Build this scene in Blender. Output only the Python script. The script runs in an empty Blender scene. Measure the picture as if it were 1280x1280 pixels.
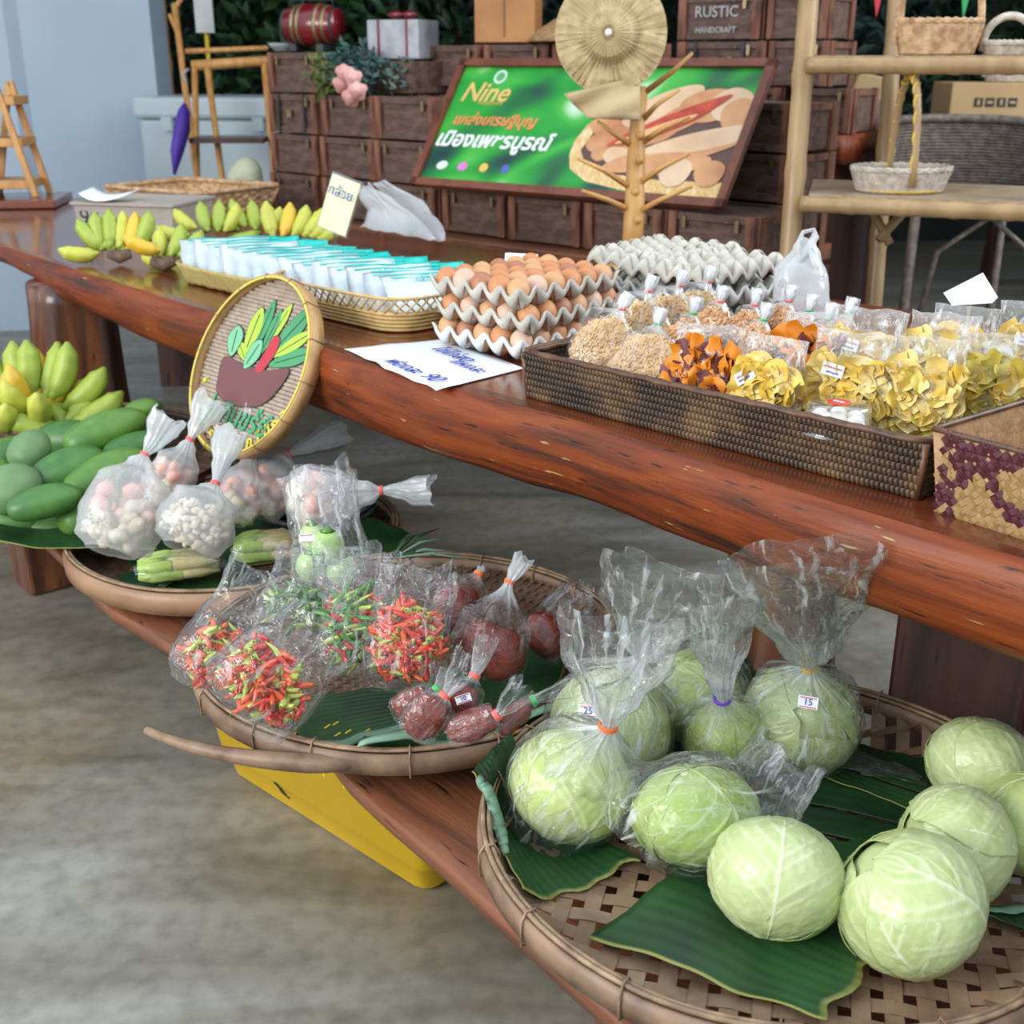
import bpy, bmesh, math, random
from math import sin, cos, pi, radians as R_, sqrt, atan2
from mathutils import Vector as V, Matrix, noise, Quaternion
rnd = random.Random(7)
C = bpy.context.scene.collection
sc = bpy.context.scene
# ---------------------------------------------------------------- camera, world, lights, exposure
F, PIT, CH = 1500.0, R_(20.6), 1.32            # focal length in pixels of the 1280 frame, pitch, eye height
cam_d = bpy.data.cameras.new('camera'); cam = bpy.data.objects.new('camera', cam_d); C.objects.link(cam)
cam.location = (0, 0, CH); cam.rotation_euler = (pi/2-PIT, 0, 0)
cam_d.sensor_width = 36; cam_d.lens = 36*F/1280; cam_d.clip_start = .05; cam_d.clip_end = 100
cam_d.dof.use_dof = True; cam_d.dof.focus_distance = 1.75; cam_d.dof.aperture_fstop = 6.3
sc.camera = cam
vs = sc.view_settings
vs.view_transform = 'Standard'; vs.look = 'None'; vs.gamma = 1; vs.use_curve_mapping = False; vs.exposure = 0.88
sc.cycles.max_bounces = 10; sc.cycles.transparent_max_bounces = 24; sc.cycles.diffuse_bounces = 3
sc.cycles.glossy_bounces = 3; sc.cycles.transmission_bounces = 6
sc.cycles.caustics_reflective = False; sc.cycles.caustics_refractive = False
w = bpy.data.worlds.new('overcast_sky'); sc.world = w; w.use_nodes = True
nt = w.node_tree; bg = nt.nodes['Background']
tc = nt.nodes.new('ShaderNodeTexCoord'); sx = nt.nodes.new('ShaderNodeSeparateXYZ'); cr = nt.nodes.new('ShaderNodeValToRGB')
nt.links.new(tc.outputs['Generated'], sx.inputs[0]); nt.links.new(sx.outputs['Z'], cr.inputs[0]); nt.links.new(cr.outputs[0], bg.inputs[0])
cr.color_ramp.elements[0].position = 0; cr.color_ramp.elements[0].color = (.42, .47, .5, 1)
cr.color_ramp.elements[1].position = .5; cr.color_ramp.elements[1].color = (.80, .90, 1, 1)
bg.inputs[1].default_value = 0.85
def area(name, loc, target, size, power, col=(1, 1, 1)):
    d = bpy.data.lights.new(name, 'AREA'); d.shape = 'RECTANGLE'; d.size = size[0]; d.size_y = size[1]; d.energy = power; d.color = col
    o = bpy.data.objects.new(name, d); C.objects.link(o); o.location = loc
    o.rotation_euler = (V(target)-V(loc)).to_track_quat('-Z', 'Y').to_euler(); return o
area('left_fill_light', (-3.8, -.8, 2.3), (.1, 1.9, .3), (3, 2), 120, (1, .98, .95))  # unseen area lamp, added as fill for the faces turned left
area('daylight_right_opening', (3.8, 2.6, 3.2), (.3, 2.0, .6), (2.6, 2), 62, (.97, .98, 1))

# ---------------------------------------------------------------- helpers
CP, SP = cos(PIT), sin(PIT)
def G(u, v, h):                                  # where the sight line of a photo pixel meets the level z = h
    x, y = (u-640)/F, (640-v)/F
    t = (h-CH)/(-SP+y*CP); return V((t*x, t*(CP+y*SP), h))
def D(u, v, z):                                  # the point of that sight line at distance z
    x, y = (u-640)/F, (640-v)/F
    return V((z*x, z*(CP+y*SP), CH+z*(-SP+y*CP)))
S = V((.7071, -.7071, 0)); N = V((.7071, .7071, 0)); Z = V((0, 0, 1))
TZ = R_(-45)                                     # local x = S, local y = N
def lerp(a, b, t): return a+(b-a)*t
def interp(t, xs, ys):
    if t <= xs[0]: return ys[0]
    for i in range(1, len(xs)):
        if t <= xs[i]:
            k = (t-xs[i-1])/(xs[i]-xs[i-1]); return ys[i-1]+(ys[i]-ys[i-1])*k
    return ys[-1]
def nz(p, s=1.0, o=0): return noise.noise(V((p[0]*s+o, p[1]*s-o*.7, p[2]*s+o*1.3)))
class MB:
    def __init__(s): s.v = []; s.f = []; s.att = None
    def add(s, vs_, fs):
        o = len(s.v); s.v += [V(p) for p in vs_]; s.f += [tuple(i+o for i in f) for f in fs]; return s
    def box(s, c, d, rz=0, rx=0, ry=0, tap=1.0):
        M = Matrix.Rotation(rz, 3, 'Z') @ Matrix.Rotation(ry, 3, 'Y') @ Matrix.Rotation(rx, 3, 'X'); c = V(c)
        p = []
        for k in (-1, 1):
            q = 1 if k < 0 else tap
            for x, y in ((-1, -1), (1, -1), (1, 1), (-1, 1)): p.append(c+M @ V((x*d[0]/2*q, y*d[1]/2*q, k*d[2]/2)))
        return s.add(p, [(3, 2, 1, 0), (4, 5, 6, 7), (0, 1, 5, 4), (1, 2, 6, 5), (2, 3, 7, 6), (3, 0, 4, 7)])
    def loft(s, rings, cap=True, closed=True, wrap=False):
        n = len(rings[0]); p = [q for r in rings for q in r]; f = []
        m = len(rings)
        for i in range(m if wrap else m-1):
            i2 = (i+1) % m
            for j in range(n if closed else n-1):
                k = (j+1) % n; f.append((i*n+j, i*n+k, i2*n+k, i2*n+j))
        if cap and not wrap: f.append(tuple(reversed(range(n)))); f.append(tuple(range((m-1)*n, m*n)))
        return s.add(p, f)
    def tube(s, pts, rad, n=8, cap=True, flat=1.0, up=None, wrap=False):
        pts = [V(p) for p in pts]; m = len(pts)
        if not hasattr(rad, '__len__'): rad = [rad]*m
        rings = []; a = None
        for i in range(m):
            t = (pts[(i+1) % m if wrap else min(i+1, m-1)]-pts[(i-1) if (i or wrap) else 0]).normalized()
            if a is None:
                a = V(up) if up else (V((0, 0, 1)) if abs(t.z) < .9 else V((1, 0, 0)))
            elif up: a = V(up)
            a = (a-t*a.dot(t)).normalized(); b = t.cross(a)
            rings.append([pts[i]+(a*cos(2*pi*j/n)*flat+b*sin(2*pi*j/n))*rad[i] for j in range(n)])
        return s.loft(rings, cap=cap, wrap=wrap)
    def lathe(s, prof, n=32, c=(0, 0, 0), cap=False, sx=1, sy=1):
        c = V(c); return s.loft([[c+V((r*cos(2*pi*j/n)*sx, r*sin(2*pi*j/n)*sy, z)) for j in range(n)] for r, z in prof], cap=cap)
    def sheet(s, grid): return s.loft(grid, cap=False, closed=False)
    def ell(s, c, r, n=10, m=6, rot=None):
        c = V(c); rings = []
        for i in range(m+1):
            a = -pi/2+pi*(i+.0)/m; a = max(min(a, pi/2-.12), -pi/2+.12)
            q = []
            for j in range(n):
                p = V((r[0]*cos(a)*cos(2*pi*j/n), r[1]*cos(a)*sin(2*pi*j/n), r[2]*sin(a)))
                if rot: p = rot @ p
                q.append(c+p)
            rings.append(q)
        return s.loft(rings)
    def mesh(s, name):
        me = bpy.data.meshes.new(name); me.from_pydata([tuple(p) for p in s.v], [], s.f); me.validate(); me.update(); return me
    def build(s, name, m, parent=None, smooth=True, solid=0, bevel=0, sub=0, world=False, loc=None, rz=0):
        if world and parent is not None:
            L = parent.location; q = Matrix.Rotation(-parent.rotation_euler.z, 3, 'Z')
            s.v = [q @ (p-L) for p in s.v]
        if parent is None and world:
            L = V(world); s.v = [p-L for p in s.v]; loc = L
        me = s.mesh(name); o = bpy.data.objects.new(name, me); C.objects.link(o)
        if s.att:
            for k, vals in s.att.items():
                at = me.attributes.new(k, 'FLOAT', 'POINT'); at.data.foreach_set('value', vals)
        if m: me.materials.append(m)
        if smooth:
            me.polygons.foreach_set('use_smooth', [True]*len(me.polygons))
        if solid: q = o.modifiers.new('s', 'SOLIDIFY'); q.thickness = solid; q.offset = 0
        if bevel: q = o.modifiers.new('b', 'BEVEL'); q.width = bevel; q.segments = 2; q.limit_method = 'ANGLE'; q.angle_limit = .7
        if bevel and smooth: q = o.modifiers.new('w', 'WEIGHTED_NORMAL')
        if sub: q = o.modifiers.new('u', 'SUBSURF'); q.levels = q.render_levels = sub
        if parent: o.parent = parent
        if loc is not None: o.location = loc
        if rz: o.rotation_euler.z = rz
        return o
def tag(o, label=None, cat=None, group=None, kind=None):
    if label: o['label'] = label
    if cat: o['category'] = cat
    if group: o['group'] = group
    if kind: o['kind'] = kind
    return o
def thing(name, label, cat, loc=(0, 0, 0), rz=0, group=None):
    o = bpy.data.objects.new(name, None); C.objects.link(o); o.location = loc; o.rotation_euler = (0, 0, rz); o.empty_display_size = .05
    return tag(o, label, cat, group)
def kids(o): return [c for c in allobj.get(o, [])]
allobj = {}
def copy_tree(o, loc=None, rz=None, label=None, group=None, parent=None):
    c = o.copy(); C.objects.link(c)
    if parent: c.parent = parent
    if loc is not None: c.location = loc
    if rz is not None: c.rotation_euler = (0, 0, rz) if not hasattr(rz, '__len__') else rz
    if label: c['label'] = label
    if group: c['group'] = group
    for ch in list(o.children): copy_tree(ch, parent=c)
    return c
def struct(o): o['kind'] = 'structure'; return o
# ---------------------------------------------------------------- materials
def nodes(name):
    m = bpy.data.materials.new(name); m.use_nodes = True; n = m.node_tree; return m, n, n.nodes['Principled BSDF']
def lk(n, a, b): n.links.new(a, b)
def pm(name, c1, c2=None, sc_=20, rough=.6, bump=0, bs=None, st=(1, 1, 1), coat=0, spec=.5, c3=None, det=4, att=None, attc=None, sss=0, metal=0, lo=.35, hi=.65, trans=0):
    m, n, b = nodes(name); c2 = c2 or tuple(x*.75 for x in c1)
    tc = n.nodes.new('ShaderNodeTexCoord'); mp = n.nodes.new('ShaderNodeMapping'); mp.inputs['Scale'].default_value = st
    lk(n, tc.outputs['Object'], mp.inputs[0])
    no = n.nodes.new('ShaderNodeTexNoise'); no.inputs['Scale'].default_value = sc_; no.inputs['Detail'].default_value = det
    lk(n, mp.outputs[0], no.inputs['Vector'])
    r = n.nodes.new('ShaderNodeValToRGB'); e = r.color_ramp.elements
    e[0].position = lo; e[0].color = (*c2, 1); e[1].position = hi; e[1].color = (*c1, 1)
    if c3: q = e.new((lo+hi)/2); q.color = (*c3, 1)
    lk(n, no.outputs['Fac'], r.inputs[0]); col = r.outputs[0]
    if att:
        a = n.nodes.new('ShaderNodeAttribute'); a.attribute_name = att
        mx = n.nodes.new('ShaderNodeMix'); mx.data_type = 'RGBA'; mx.clamp_factor = True
        lk(n, a.outputs['Fac'], mx.inputs[0]); lk(n, col, mx.inputs[6]); mx.inputs[7].default_value = (*attc, 1); col = mx.outputs[2]
    lk(n, col, b.inputs['Base Color'])
    b.inputs['Roughness'].default_value = rough; b.inputs['Coat Weight'].default_value = coat; b.inputs['Coat Roughness'].default_value = .12
    b.inputs['Specular IOR Level'].default_value = spec; b.inputs['Metallic'].default_value = metal
    if sss: b.inputs['Subsurface Weight'].default_value = sss; b.inputs['Subsurface Radius'].default_value = (.02, .02, .01)
    if trans: b.inputs['Transmission Weight'].default_value = trans
    if bump:
        n2 = n.nodes.new('ShaderNodeTexNoise'); n2.inputs['Scale'].default_value = bs or sc_*2; n2.inputs['Detail'].default_value = 3
        lk(n, mp.outputs[0], n2.inputs['Vector'])
        bp = n.nodes.new('ShaderNodeBump'); bp.inputs['Strength'].default_value = bump; bp.inputs['Distance'].default_value = .004
        lk(n, n2.outputs['Fac'], bp.inputs['Height']); lk(n, bp.outputs[0], b.inputs['Normal'])
    return m
def film(name, body=.06, white=(.9, .93, .95), edge=.55, rough=.12, bs=60, bump=.6, base=.10, tint=(1, 1, 1), crease=.35, glint_streak=0):
    """thin plastic: clear body, bright glancing sheen, fine crumple relief"""
    m, n, b = nodes(name); out = n.nodes['Material Output']; n.nodes.remove(b)
    tc = n.nodes.new('ShaderNodeTexCoord')
    no = n.nodes.new('ShaderNodeTexNoise'); no.inputs['Scale'].default_value = bs; no.inputs['Detail'].default_value = 3; no.inputs['Distortion'].default_value = .6
    vo = n.nodes.new('ShaderNodeTexVoronoi'); vo.feature = 'DISTANCE_TO_EDGE'; vo.inputs['Scale'].default_value = bs*.55
    wn = n.nodes.new('ShaderNodeMixRGB'); wn.inputs[0].default_value = .12
    lk(n, tc.outputs['Object'], no.inputs['Vector']); lk(n, tc.outputs['Object'], wn.inputs[1]); lk(n, no.outputs['Color'], wn.inputs[2]); lk(n, wn.outputs[0], vo.inputs['Vector'])
    ad = n.nodes.new('ShaderNodeMath'); ad.operation = 'MULTIPLY_ADD'; ad.inputs[1].default_value = 1.2
    lk(n, vo.outputs['Distance'], ad.inputs[0]); lk(n, no.outputs['Fac'], ad.inputs[2])
    bp = n.nodes.new('ShaderNodeBump'); bp.inputs['Strength'].default_value = bump; bp.inputs['Distance'].default_value = .006; lk(n, ad.outputs[0], bp.inputs['Height'])
    lw = n.nodes.new('ShaderNodeLayerWeight'); lw.inputs['Blend'].default_value = .35; lk(n, bp.outputs[0], lw.inputs['Normal'])
    mr = n.nodes.new('ShaderNodeMapRange'); mr.inputs['From Min'].default_value = .05; mr.inputs['From Max'].default_value = .9; mr.inputs['To Min'].default_value = base; mr.inputs['To Max'].default_value = edge
    lk(n, lw.outputs['Facing'], mr.inputs['Value'])
    # creases along the crumple lines get a little more white
    cs = n.nodes.new('ShaderNodeMapRange'); cs.inputs['From Min'].default_value = 0; cs.inputs['From Max'].default_value = .06; cs.inputs['To Min'].default_value = crease; cs.inputs['To Max'].default_value = 0
    lk(n, vo.outputs['Distance'], cs.inputs['Value'])
    tr = n.nodes.new('ShaderNodeBsdfTransparent'); tr.inputs[0].default_value = (*tint, 1)
    gl = n.nodes.new('ShaderNodeBsdfGlossy'); gl.inputs['Roughness'].default_value = rough; lk(n, bp.outputs[0], gl.inputs['Normal'])
    di = n.nodes.new('ShaderNodeBsdfDiffuse'); di.inputs[0].default_value = (*white, 1)
    tl = n.nodes.new('ShaderNodeBsdfTranslucent'); tl.inputs[0].default_value = (*white, 1)
    dm = n.nodes.new('ShaderNodeMixShader'); dm.inputs[0].default_value = .5; lk(n, di.outputs[0], dm.inputs[1]); lk(n, tl.outputs[0], dm.inputs[2])
    aa, al, ag = [n.nodes.new('ShaderNodeAttribute') for _ in range(3)]; aa.attribute_name = 'ang'; al.attribute_name = 'len'; ag.attribute_name = 'gather'
    cx = n.nodes.new('ShaderNodeCombineXYZ'); lk(n, aa.outputs['Fac'], cx.inputs[0]); lk(n, al.outputs['Fac'], cx.inputs[1])
    sn = n.nodes.new('ShaderNodeTexNoise'); sn.inputs['Scale'].default_value = 1; sn.inputs['Detail'].default_value = 4; sn.inputs['Distortion'].default_value = .8; lk(n, cx.outputs[0], sn.inputs['Vector'])
    sr = n.nodes.new('ShaderNodeMapRange'); sr.inputs['From Min'].default_value = .56; sr.inputs['From Max'].default_value = .74; sr.inputs['To Min'].default_value = 0; sr.inputs['To Max'].default_value = glint_streak; lk(n, sn.outputs['Fac'], sr.inputs['Value'])  # diffuse white streaks painted in as the film's bright highlights
    b1 = n.nodes.new('ShaderNodeMath'); b1.operation = 'ADD'; lk(n, cs.outputs[0], b1.inputs[0]); lk(n, sr.outputs[0], b1.inputs[1])
    b2 = n.nodes.new('ShaderNodeMath'); b2.operation = 'MULTIPLY_ADD'; b2.inputs[1].default_value = .75; lk(n, ag.outputs['Fac'], b2.inputs[0]); lk(n, b1.outputs[0], b2.inputs[2])
    bm = n.nodes.new('ShaderNodeMath'); bm.operation = 'ADD'; bm.inputs[1].default_value = body; bm.use_clamp = True; lk(n, b2.outputs[0], bm.inputs[0])
    m1 = n.nodes.new('ShaderNodeMixShader'); lk(n, bm.outputs[0], m1.inputs[0]); lk(n, tr.outputs[0], m1.inputs[1]); lk(n, dm.outputs[0], m1.inputs[2])
    m2 = n.nodes.new('ShaderNodeMixShader'); lk(n, mr.outputs[0], m2.inputs[0]); lk(n, m1.outputs[0], m2.inputs[1]); lk(n, gl.outputs[0], m2.inputs[2])
    lk(n, m2.outputs[0], out.inputs[0]); return m
M = {}
M['clear'] = film('clear_film', body=.02, base=.035, edge=.5, crease=.05, bs=30, bump=.35, glint_streak=.35)
M['crackle'] = film('crackly_cellophane', body=.05, base=.03, edge=.5, rough=.13, bs=34, bump=.7, crease=.08, glint_streak=.85)
M['thin'] = film('thin_clear_film', body=.008, base=.02, edge=.42, rough=.10, bs=34, bump=.6, crease=.03, glint_streak=.30)
M['milky'] = film('milky_bag_film', body=.36, base=.05, edge=.4, rough=.25, bs=40, bump=.35, crease=.05)
M['milkyneck'] = film('gathered_milky_film', body=.55, base=.08, edge=.4, rough=.3, bs=40, bump=.35, crease=.05)
M['white_bag'] = film('white_carrier_film', body=.6, base=.05, edge=.3, rough=.3, bs=30, bump=.3, crease=.05)
M['acrylic'] = film('clear_acrylic', body=.05, base=.12, edge=.6, rough=.03, bs=5, bump=.02, crease=0)
M['white'] = pm('white_paper', (.85, .88, .92), (.80, .84, .9), 6, .7)
M['pale_yellow'] = pm('pale_yellow_card', (.80, .80, .50), (.74, .74, .44), 6, .5)
def solid(name, c, rough=.5, **k): return pm(name, c, tuple(x*.9 for x in c), 12, rough, **k)
M['ink'] = solid('blue_ink', (.03, .05, .35)); M['black'] = solid('black_ink', (.01, .01, .015)); M['redink'] = solid('red_ink', (.6, .04, .03))
for k, c in dict(orange=(.85, .18, .05), yellow=(.9, .55, .02), purple=(.16, .06, .5), pinkred=(.85, .15, .12), green=(.08, .45, .12)).items():
    M['band_'+k] = solid(k+'_rubber_band', c, .5)
# varnished slab
def wood(name, a, b, c, st, rough=.3, coat=.4, cracks=True, pale=(.45, .33, .15), sc_=9, bump=.5):
    m, n, bs = nodes(name)
    tc = n.nodes.new('ShaderNodeTexCoord'); mp = n.nodes.new('ShaderNodeMapping'); mp.inputs['Scale'].default_value = st; lk(n, tc.outputs['Object'], mp.inputs[0])
    n1 = n.nodes.new('ShaderNodeTexNoise'); n1.inputs['Scale'].default_value = sc_; n1.inputs['Detail'].default_value = 6; n1.inputs['Distortion'].default_value = .4; lk(n, mp.outputs[0], n1.inputs['Vector'])
    r = n.nodes.new('ShaderNodeValToRGB'); e = r.color_ramp.elements; e[0].position = .28; e[0].color = (*c, 1); e[1].position = .68; e[1].color = (*a, 1); q = e.new(.45); q.color = (*b, 1)
    lk(n, n1.outputs['Fac'], r.inputs[0]); col = r.outputs[0]
    n2 = n.nodes.new('ShaderNodeTexNoise'); n2.inputs['Scale'].default_value = sc_*4; n2.inputs['Detail'].default_value = 4; lk(n, mp.outputs[0], n2.inputs['Vector'])
    if cracks:
        rr = n.nodes.new('ShaderNodeValToRGB'); e = rr.color_ramp.elements; e[0].position = .70; e[0].color = (0, 0, 0, 1); e[1].position = .74; e[1].color = (1, 1, 1, 1)
        lk(n, n2.outputs['Fac'], rr.inputs[0])
        mx = n.nodes.new('ShaderNodeMix'); mx.data_type = 'RGBA'; lk(n, rr.outputs[0], mx.inputs[0]); lk(n, col, mx.inputs[6]); mx.inputs[7].default_value = (*pale, 1); col = mx.outputs[2]
        r3 = n.nodes.new('ShaderNodeValToRGB'); e = r3.color_ramp.elements; e[0].position = .28; e[0].color = (1, 1, 1, 1); e[1].position = .36; e[1].color = (0, 0, 0, 1)
        lk(n, n2.outputs['Fac'], r3.inputs[0])
        mx = n.nodes.new('ShaderNodeMix'); mx.data_type = 'RGBA'; lk(n, r3.outputs[0], mx.inputs[0]); lk(n, col, mx.inputs[6]); mx.inputs[7].default_value = (c[0]*.3, c[1]*.3, c[2]*.3, 1); col = mx.outputs[2]
    lk(n, col, bs.inputs['Base Color'])
    bp = n.nodes.new('ShaderNodeBump'); bp.inputs['Strength'].default_value = bump; bp.inputs['Distance'].default_value = .003; lk(n, n2.outputs['Fac'], bp.inputs['Height']); lk(n, bp.outputs[0], bs.inputs['Normal'])
    bs.inputs['Specular IOR Level'].default_value = .5 if coat > .3 else .28; bs.inputs['Roughness'].default_value = rough; bs.inputs['Coat Weight'].default_value = coat; bs.inputs['Coat Roughness'].default_value = .1
    return m
M['slab'] = wood('varnished_red_slab', (.25, .055, .012), (.15, .030, .009), (.04, .018, .011), (.9, 12, 12), rough=.46, coat=.05, sc_=3.2)
M['slab_top'] = wood('varnished_slab_top', (.19, .042, .011), (.12, .026, .009), (.05, .016, .008), (.7, 9, 9), rough=.26, coat=.6, cracks=False, sc_=2.5, bump=.12)
M['log'] = wood('log_bark_varnished', (.25, .09, .035), (.10, .035, .018), (.02, .01, .008), (9, 9, 1.2), rough=.35, coat=.4, pale=(.40, .26, .12), sc_=2.2)
M['bench'] = wood('worn_bench_plank', (.26, .10, .045), (.17, .06, .03), (.07, .035, .022), (1.0, 8, 8), rough=.4, coat=.25, sc_=3, pale=(.3, .18, .1))
M['crate'] = wood('grey_brown_crate_wood', (.19, .115, .09), (.12, .07, .056), (.06, .035, .03), (2.5, 9, 9), rough=.6, coat=0, sc_=4, pale=(.3, .22, .18))
M['crate_post'] = wood('red_brown_crate_batten', (.26, .12, .075), (.18, .075, .048), (.08, .035, .025), (9, 9, 2.5), rough=.6, coat=0, cracks=False, sc_=4)
M['bamboo'] = pm('dry_bamboo', (.42, .28, .135), (.29, .18, .08), 3, .4, .05, st=(5, 5, 1), coat=.1)
M['bamboo_rim'] = pm('weathered_bamboo_band', (.30, .19, .12), (.14, .08, .05), 14, .5, .4, st=(1, 1, 1), c3=(.23, .145, .09))
M['strip'] = pm('bamboo_strip', (.30, .19, .115), (.17, .10, .06), 16, .55, .4, bs=60, c3=(.245, .155, .095))
M['strip_dark'] = pm('brown_bamboo_strip', (.20, .125, .08), (.10, .055, .035), 22, .55, .4, bs=60)
M['cane'] = pm('cane_binding', (.36, .24, .14), (.18, .11, .07), 40, .5)
M['palegold'] = pm('pale_gold_weave', (.66, .47, .20), (.50, .33, .12), 40, .55)
M['honey'] = pm('honey_stained_wood', (.62, .33, .11), (.45, .21, .06), 10, .45, .2, st=(6, 6, 1))
M['rattan'] = pm('dark_rattan', (.17, .095, .04), (.018, .010, .006), 16, .42, 0, c3=(.065, .034, .016), lo=.3, hi=.72)
M['rattan_rim'] = pm('dark_rattan_rim', (.15, .07, .035), (.05, .022, .012), 30, .45)
M['wicker'] = pm('tan_wicker', (.66, .45, .25), (.36, .20, .10), 45, .6, .5, bs=120)
M['leaf'] = pm('banana_leaf', (.026, .085, .024), (.008, .032, .012), 7, .42, .25, bs=3, st=(1, 1, 1), c3=(.015, .058, .018), att='edge', attc=(.30, .30, .07))
M['leaf_under'] = pm('banana_leaf_underside', (.22, .36, .25), (.15, .27, .18), 9, .6, .2)
M['cardboard'] = pm('cardboard', (.50, .34, .17), (.44, .29, .14), 5, .8)
def conc():
    m, n, b = nodes('polished_concrete'); tc = n.nodes.new('ShaderNodeTexCoord')
    mp = n.nodes.new('ShaderNodeMapping'); mp.inputs['Rotation'].default_value = (0, 0, R_(-35)); mp.inputs['Scale'].default_value = (.6, 2.2, 1); lk(n, tc.outputs['Object'], mp.inputs[0])
    a = n.nodes.new('ShaderNodeTexNoise'); a.inputs['Scale'].default_value = 2.2; a.inputs['Detail'].default_value = 8; a.inputs['Distortion'].default_value = .8; lk(n, mp.outputs[0], a.inputs['Vector'])
    r = n.nodes.new('ShaderNodeValToRGB'); e = r.color_ramp.elements; e[0].position = .3; e[0].color = (.13, .118, .09, 1); e[1].position = .7; e[1].color = (.33, .325, .30, 1); q = e.new(.5); q.color = (.24, .23, .195, 1)
    lk(n, a.outputs['Fac'], r.inputs[0])
    a2 = n.nodes.new('ShaderNodeTexNoise'); a2.inputs['Scale'].default_value = 1.1; a2.inputs['Detail'].default_value = 5; lk(n, tc.outputs['Object'], a2.inputs['Vector'])
    r2 = n.nodes.new('ShaderNodeValToRGB'); e = r2.color_ramp.elements; e[0].position = .5; e[0].color = (0, 0, 0, 1); e[1].position = .72; e[1].color = (.6, .6, .6, 1); lk(n, a2.outputs['Fac'], r2.inputs[0])
    mx = n.nodes.new('ShaderNodeMix'); mx.data_type = 'RGBA'; lk(n, r2.outputs[0], mx.inputs[0]); lk(n, r.outputs[0], mx.inputs[6]); mx.inputs[7].default_value = (.30, .215, .10, 1)
    a3 = n.nodes.new('ShaderNodeTexNoise'); a3.inputs['Scale'].default_value = 26; a3.inputs['Detail'].default_value = 6; lk(n, tc.outputs['Object'], a3.inputs['Vector'])
    r3 = n.nodes.new('ShaderNodeValToRGB'); e = r3.color_ramp.elements; e[0].position = .3; e[0].color = (.72, .72, .72, 1); e[1].position = .6; e[1].color = (1, 1, 1, 1); lk(n, a3.outputs['Fac'], r3.inputs[0])
    m3 = n.nodes.new('ShaderNodeMix'); m3.data_type = 'RGBA'; m3.blend_type = 'MULTIPLY'; m3.inputs[0].default_value = 1; lk(n, mx.outputs[2], m3.inputs[6]); lk(n, r3.outputs[0], m3.inputs[7])
    lk(n, m3.outputs[2], b.inputs['Base Color']); b.inputs['Roughness'].default_value = .38; return m
M['concrete'] = conc()
# ---------------------------------------------------------------- text as thin raised print
def text(body, size, mat_, parent, loc, ex, ey, name='lettering', off=.0006, align='CENTER', shear=0, bold=0, wid=None):
    cu = bpy.data.curves.new('t', 'FONT'); cu.body = body; cu.size = size; cu.align_x = align; cu.align_y = 'CENTER'; cu.extrude = .0004; cu.offset = bold; cu.shear = shear; cu.resolution_u = 3
    to = bpy.data.objects.new('t', cu); C.objects.link(to); bpy.context.view_layer.update()
    me = bpy.data.meshes.new_from_object(to.evaluated_get(bpy.context.evaluated_depsgraph_get())); bpy.data.objects.remove(to); bpy.data.curves.remove(cu)
    ex = V(ex).normalized(); ey = V(ey); ey = (ey-ex*ey.dot(ex)).normalized(); ez = ex.cross(ey)
    k = 1
    if wid and len(me.vertices): xs = [v.co.x for v in me.vertices]; k = wid/(max(xs)-min(xs))
    for v in me.vertices: v.co = V(loc)+ex*v.co.x*k+ey*v.co.y*k+ez*(v.co.z+off)
    me.materials.clear(); me.materials.append(mat_); o = bpy.data.objects.new(name, me); C.objects.link(o); o.parent = parent; return o
def flat(pts, o, ex, ey, z=0.0005):
    ex = V(ex).normalized(); ey = V(ey).normalized(); ez = ex.cross(ey); o = V(o)
    n = len(pts); a = [o+ex*p[0]+ey*p[1]+ez*z for p in pts]; b = [q-ez*.0004 for q in a]
    return MB().add(a+b, [tuple(range(n)), tuple(reversed(range(n, 2*n)))]+[(i, n+i, n+(i+1) % n, (i+1) % n) for i in range(n)])
# ---------------------------------------------------------------- the setting
TH = .79                                        # table height
fl = struct(MB().box((0, 4, -.05), (16, 18, .1)).build('floor', M['concrete'], smooth=False))
mwall = pm('blue_grey_painted_sheet', (.40, .49, .585), (.35, .44, .53), 1.4, .45, .05, bs=3)
wl = MB()
g = []
for i, (x, y) in enumerate(((-6, 5.6), (-3.55, 6.05), (-2.45, 6.25), (-2.40, 6.30), (-1.80, 6.42), (-1.78, 6.60))):
    g.append([V((x, y, z)) for z in (0, 1.5, 3.2)])
wl.sheet(g); wl.build('wall_left', mwall, smooth=False, solid=.03)['kind'] = 'structure'
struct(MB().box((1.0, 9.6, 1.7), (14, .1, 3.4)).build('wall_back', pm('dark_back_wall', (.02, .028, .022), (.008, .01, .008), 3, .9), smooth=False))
struct(MB().box((0, 7.3, 3.45), (14, 5.0, .12)).build('rear_shade_roof', pm('shade_roof_underside', (.10, .09, .08), (.05, .045, .04), 2, .9), smooth=False))  # unseen roof slab over the rear, added to darken the background
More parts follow.
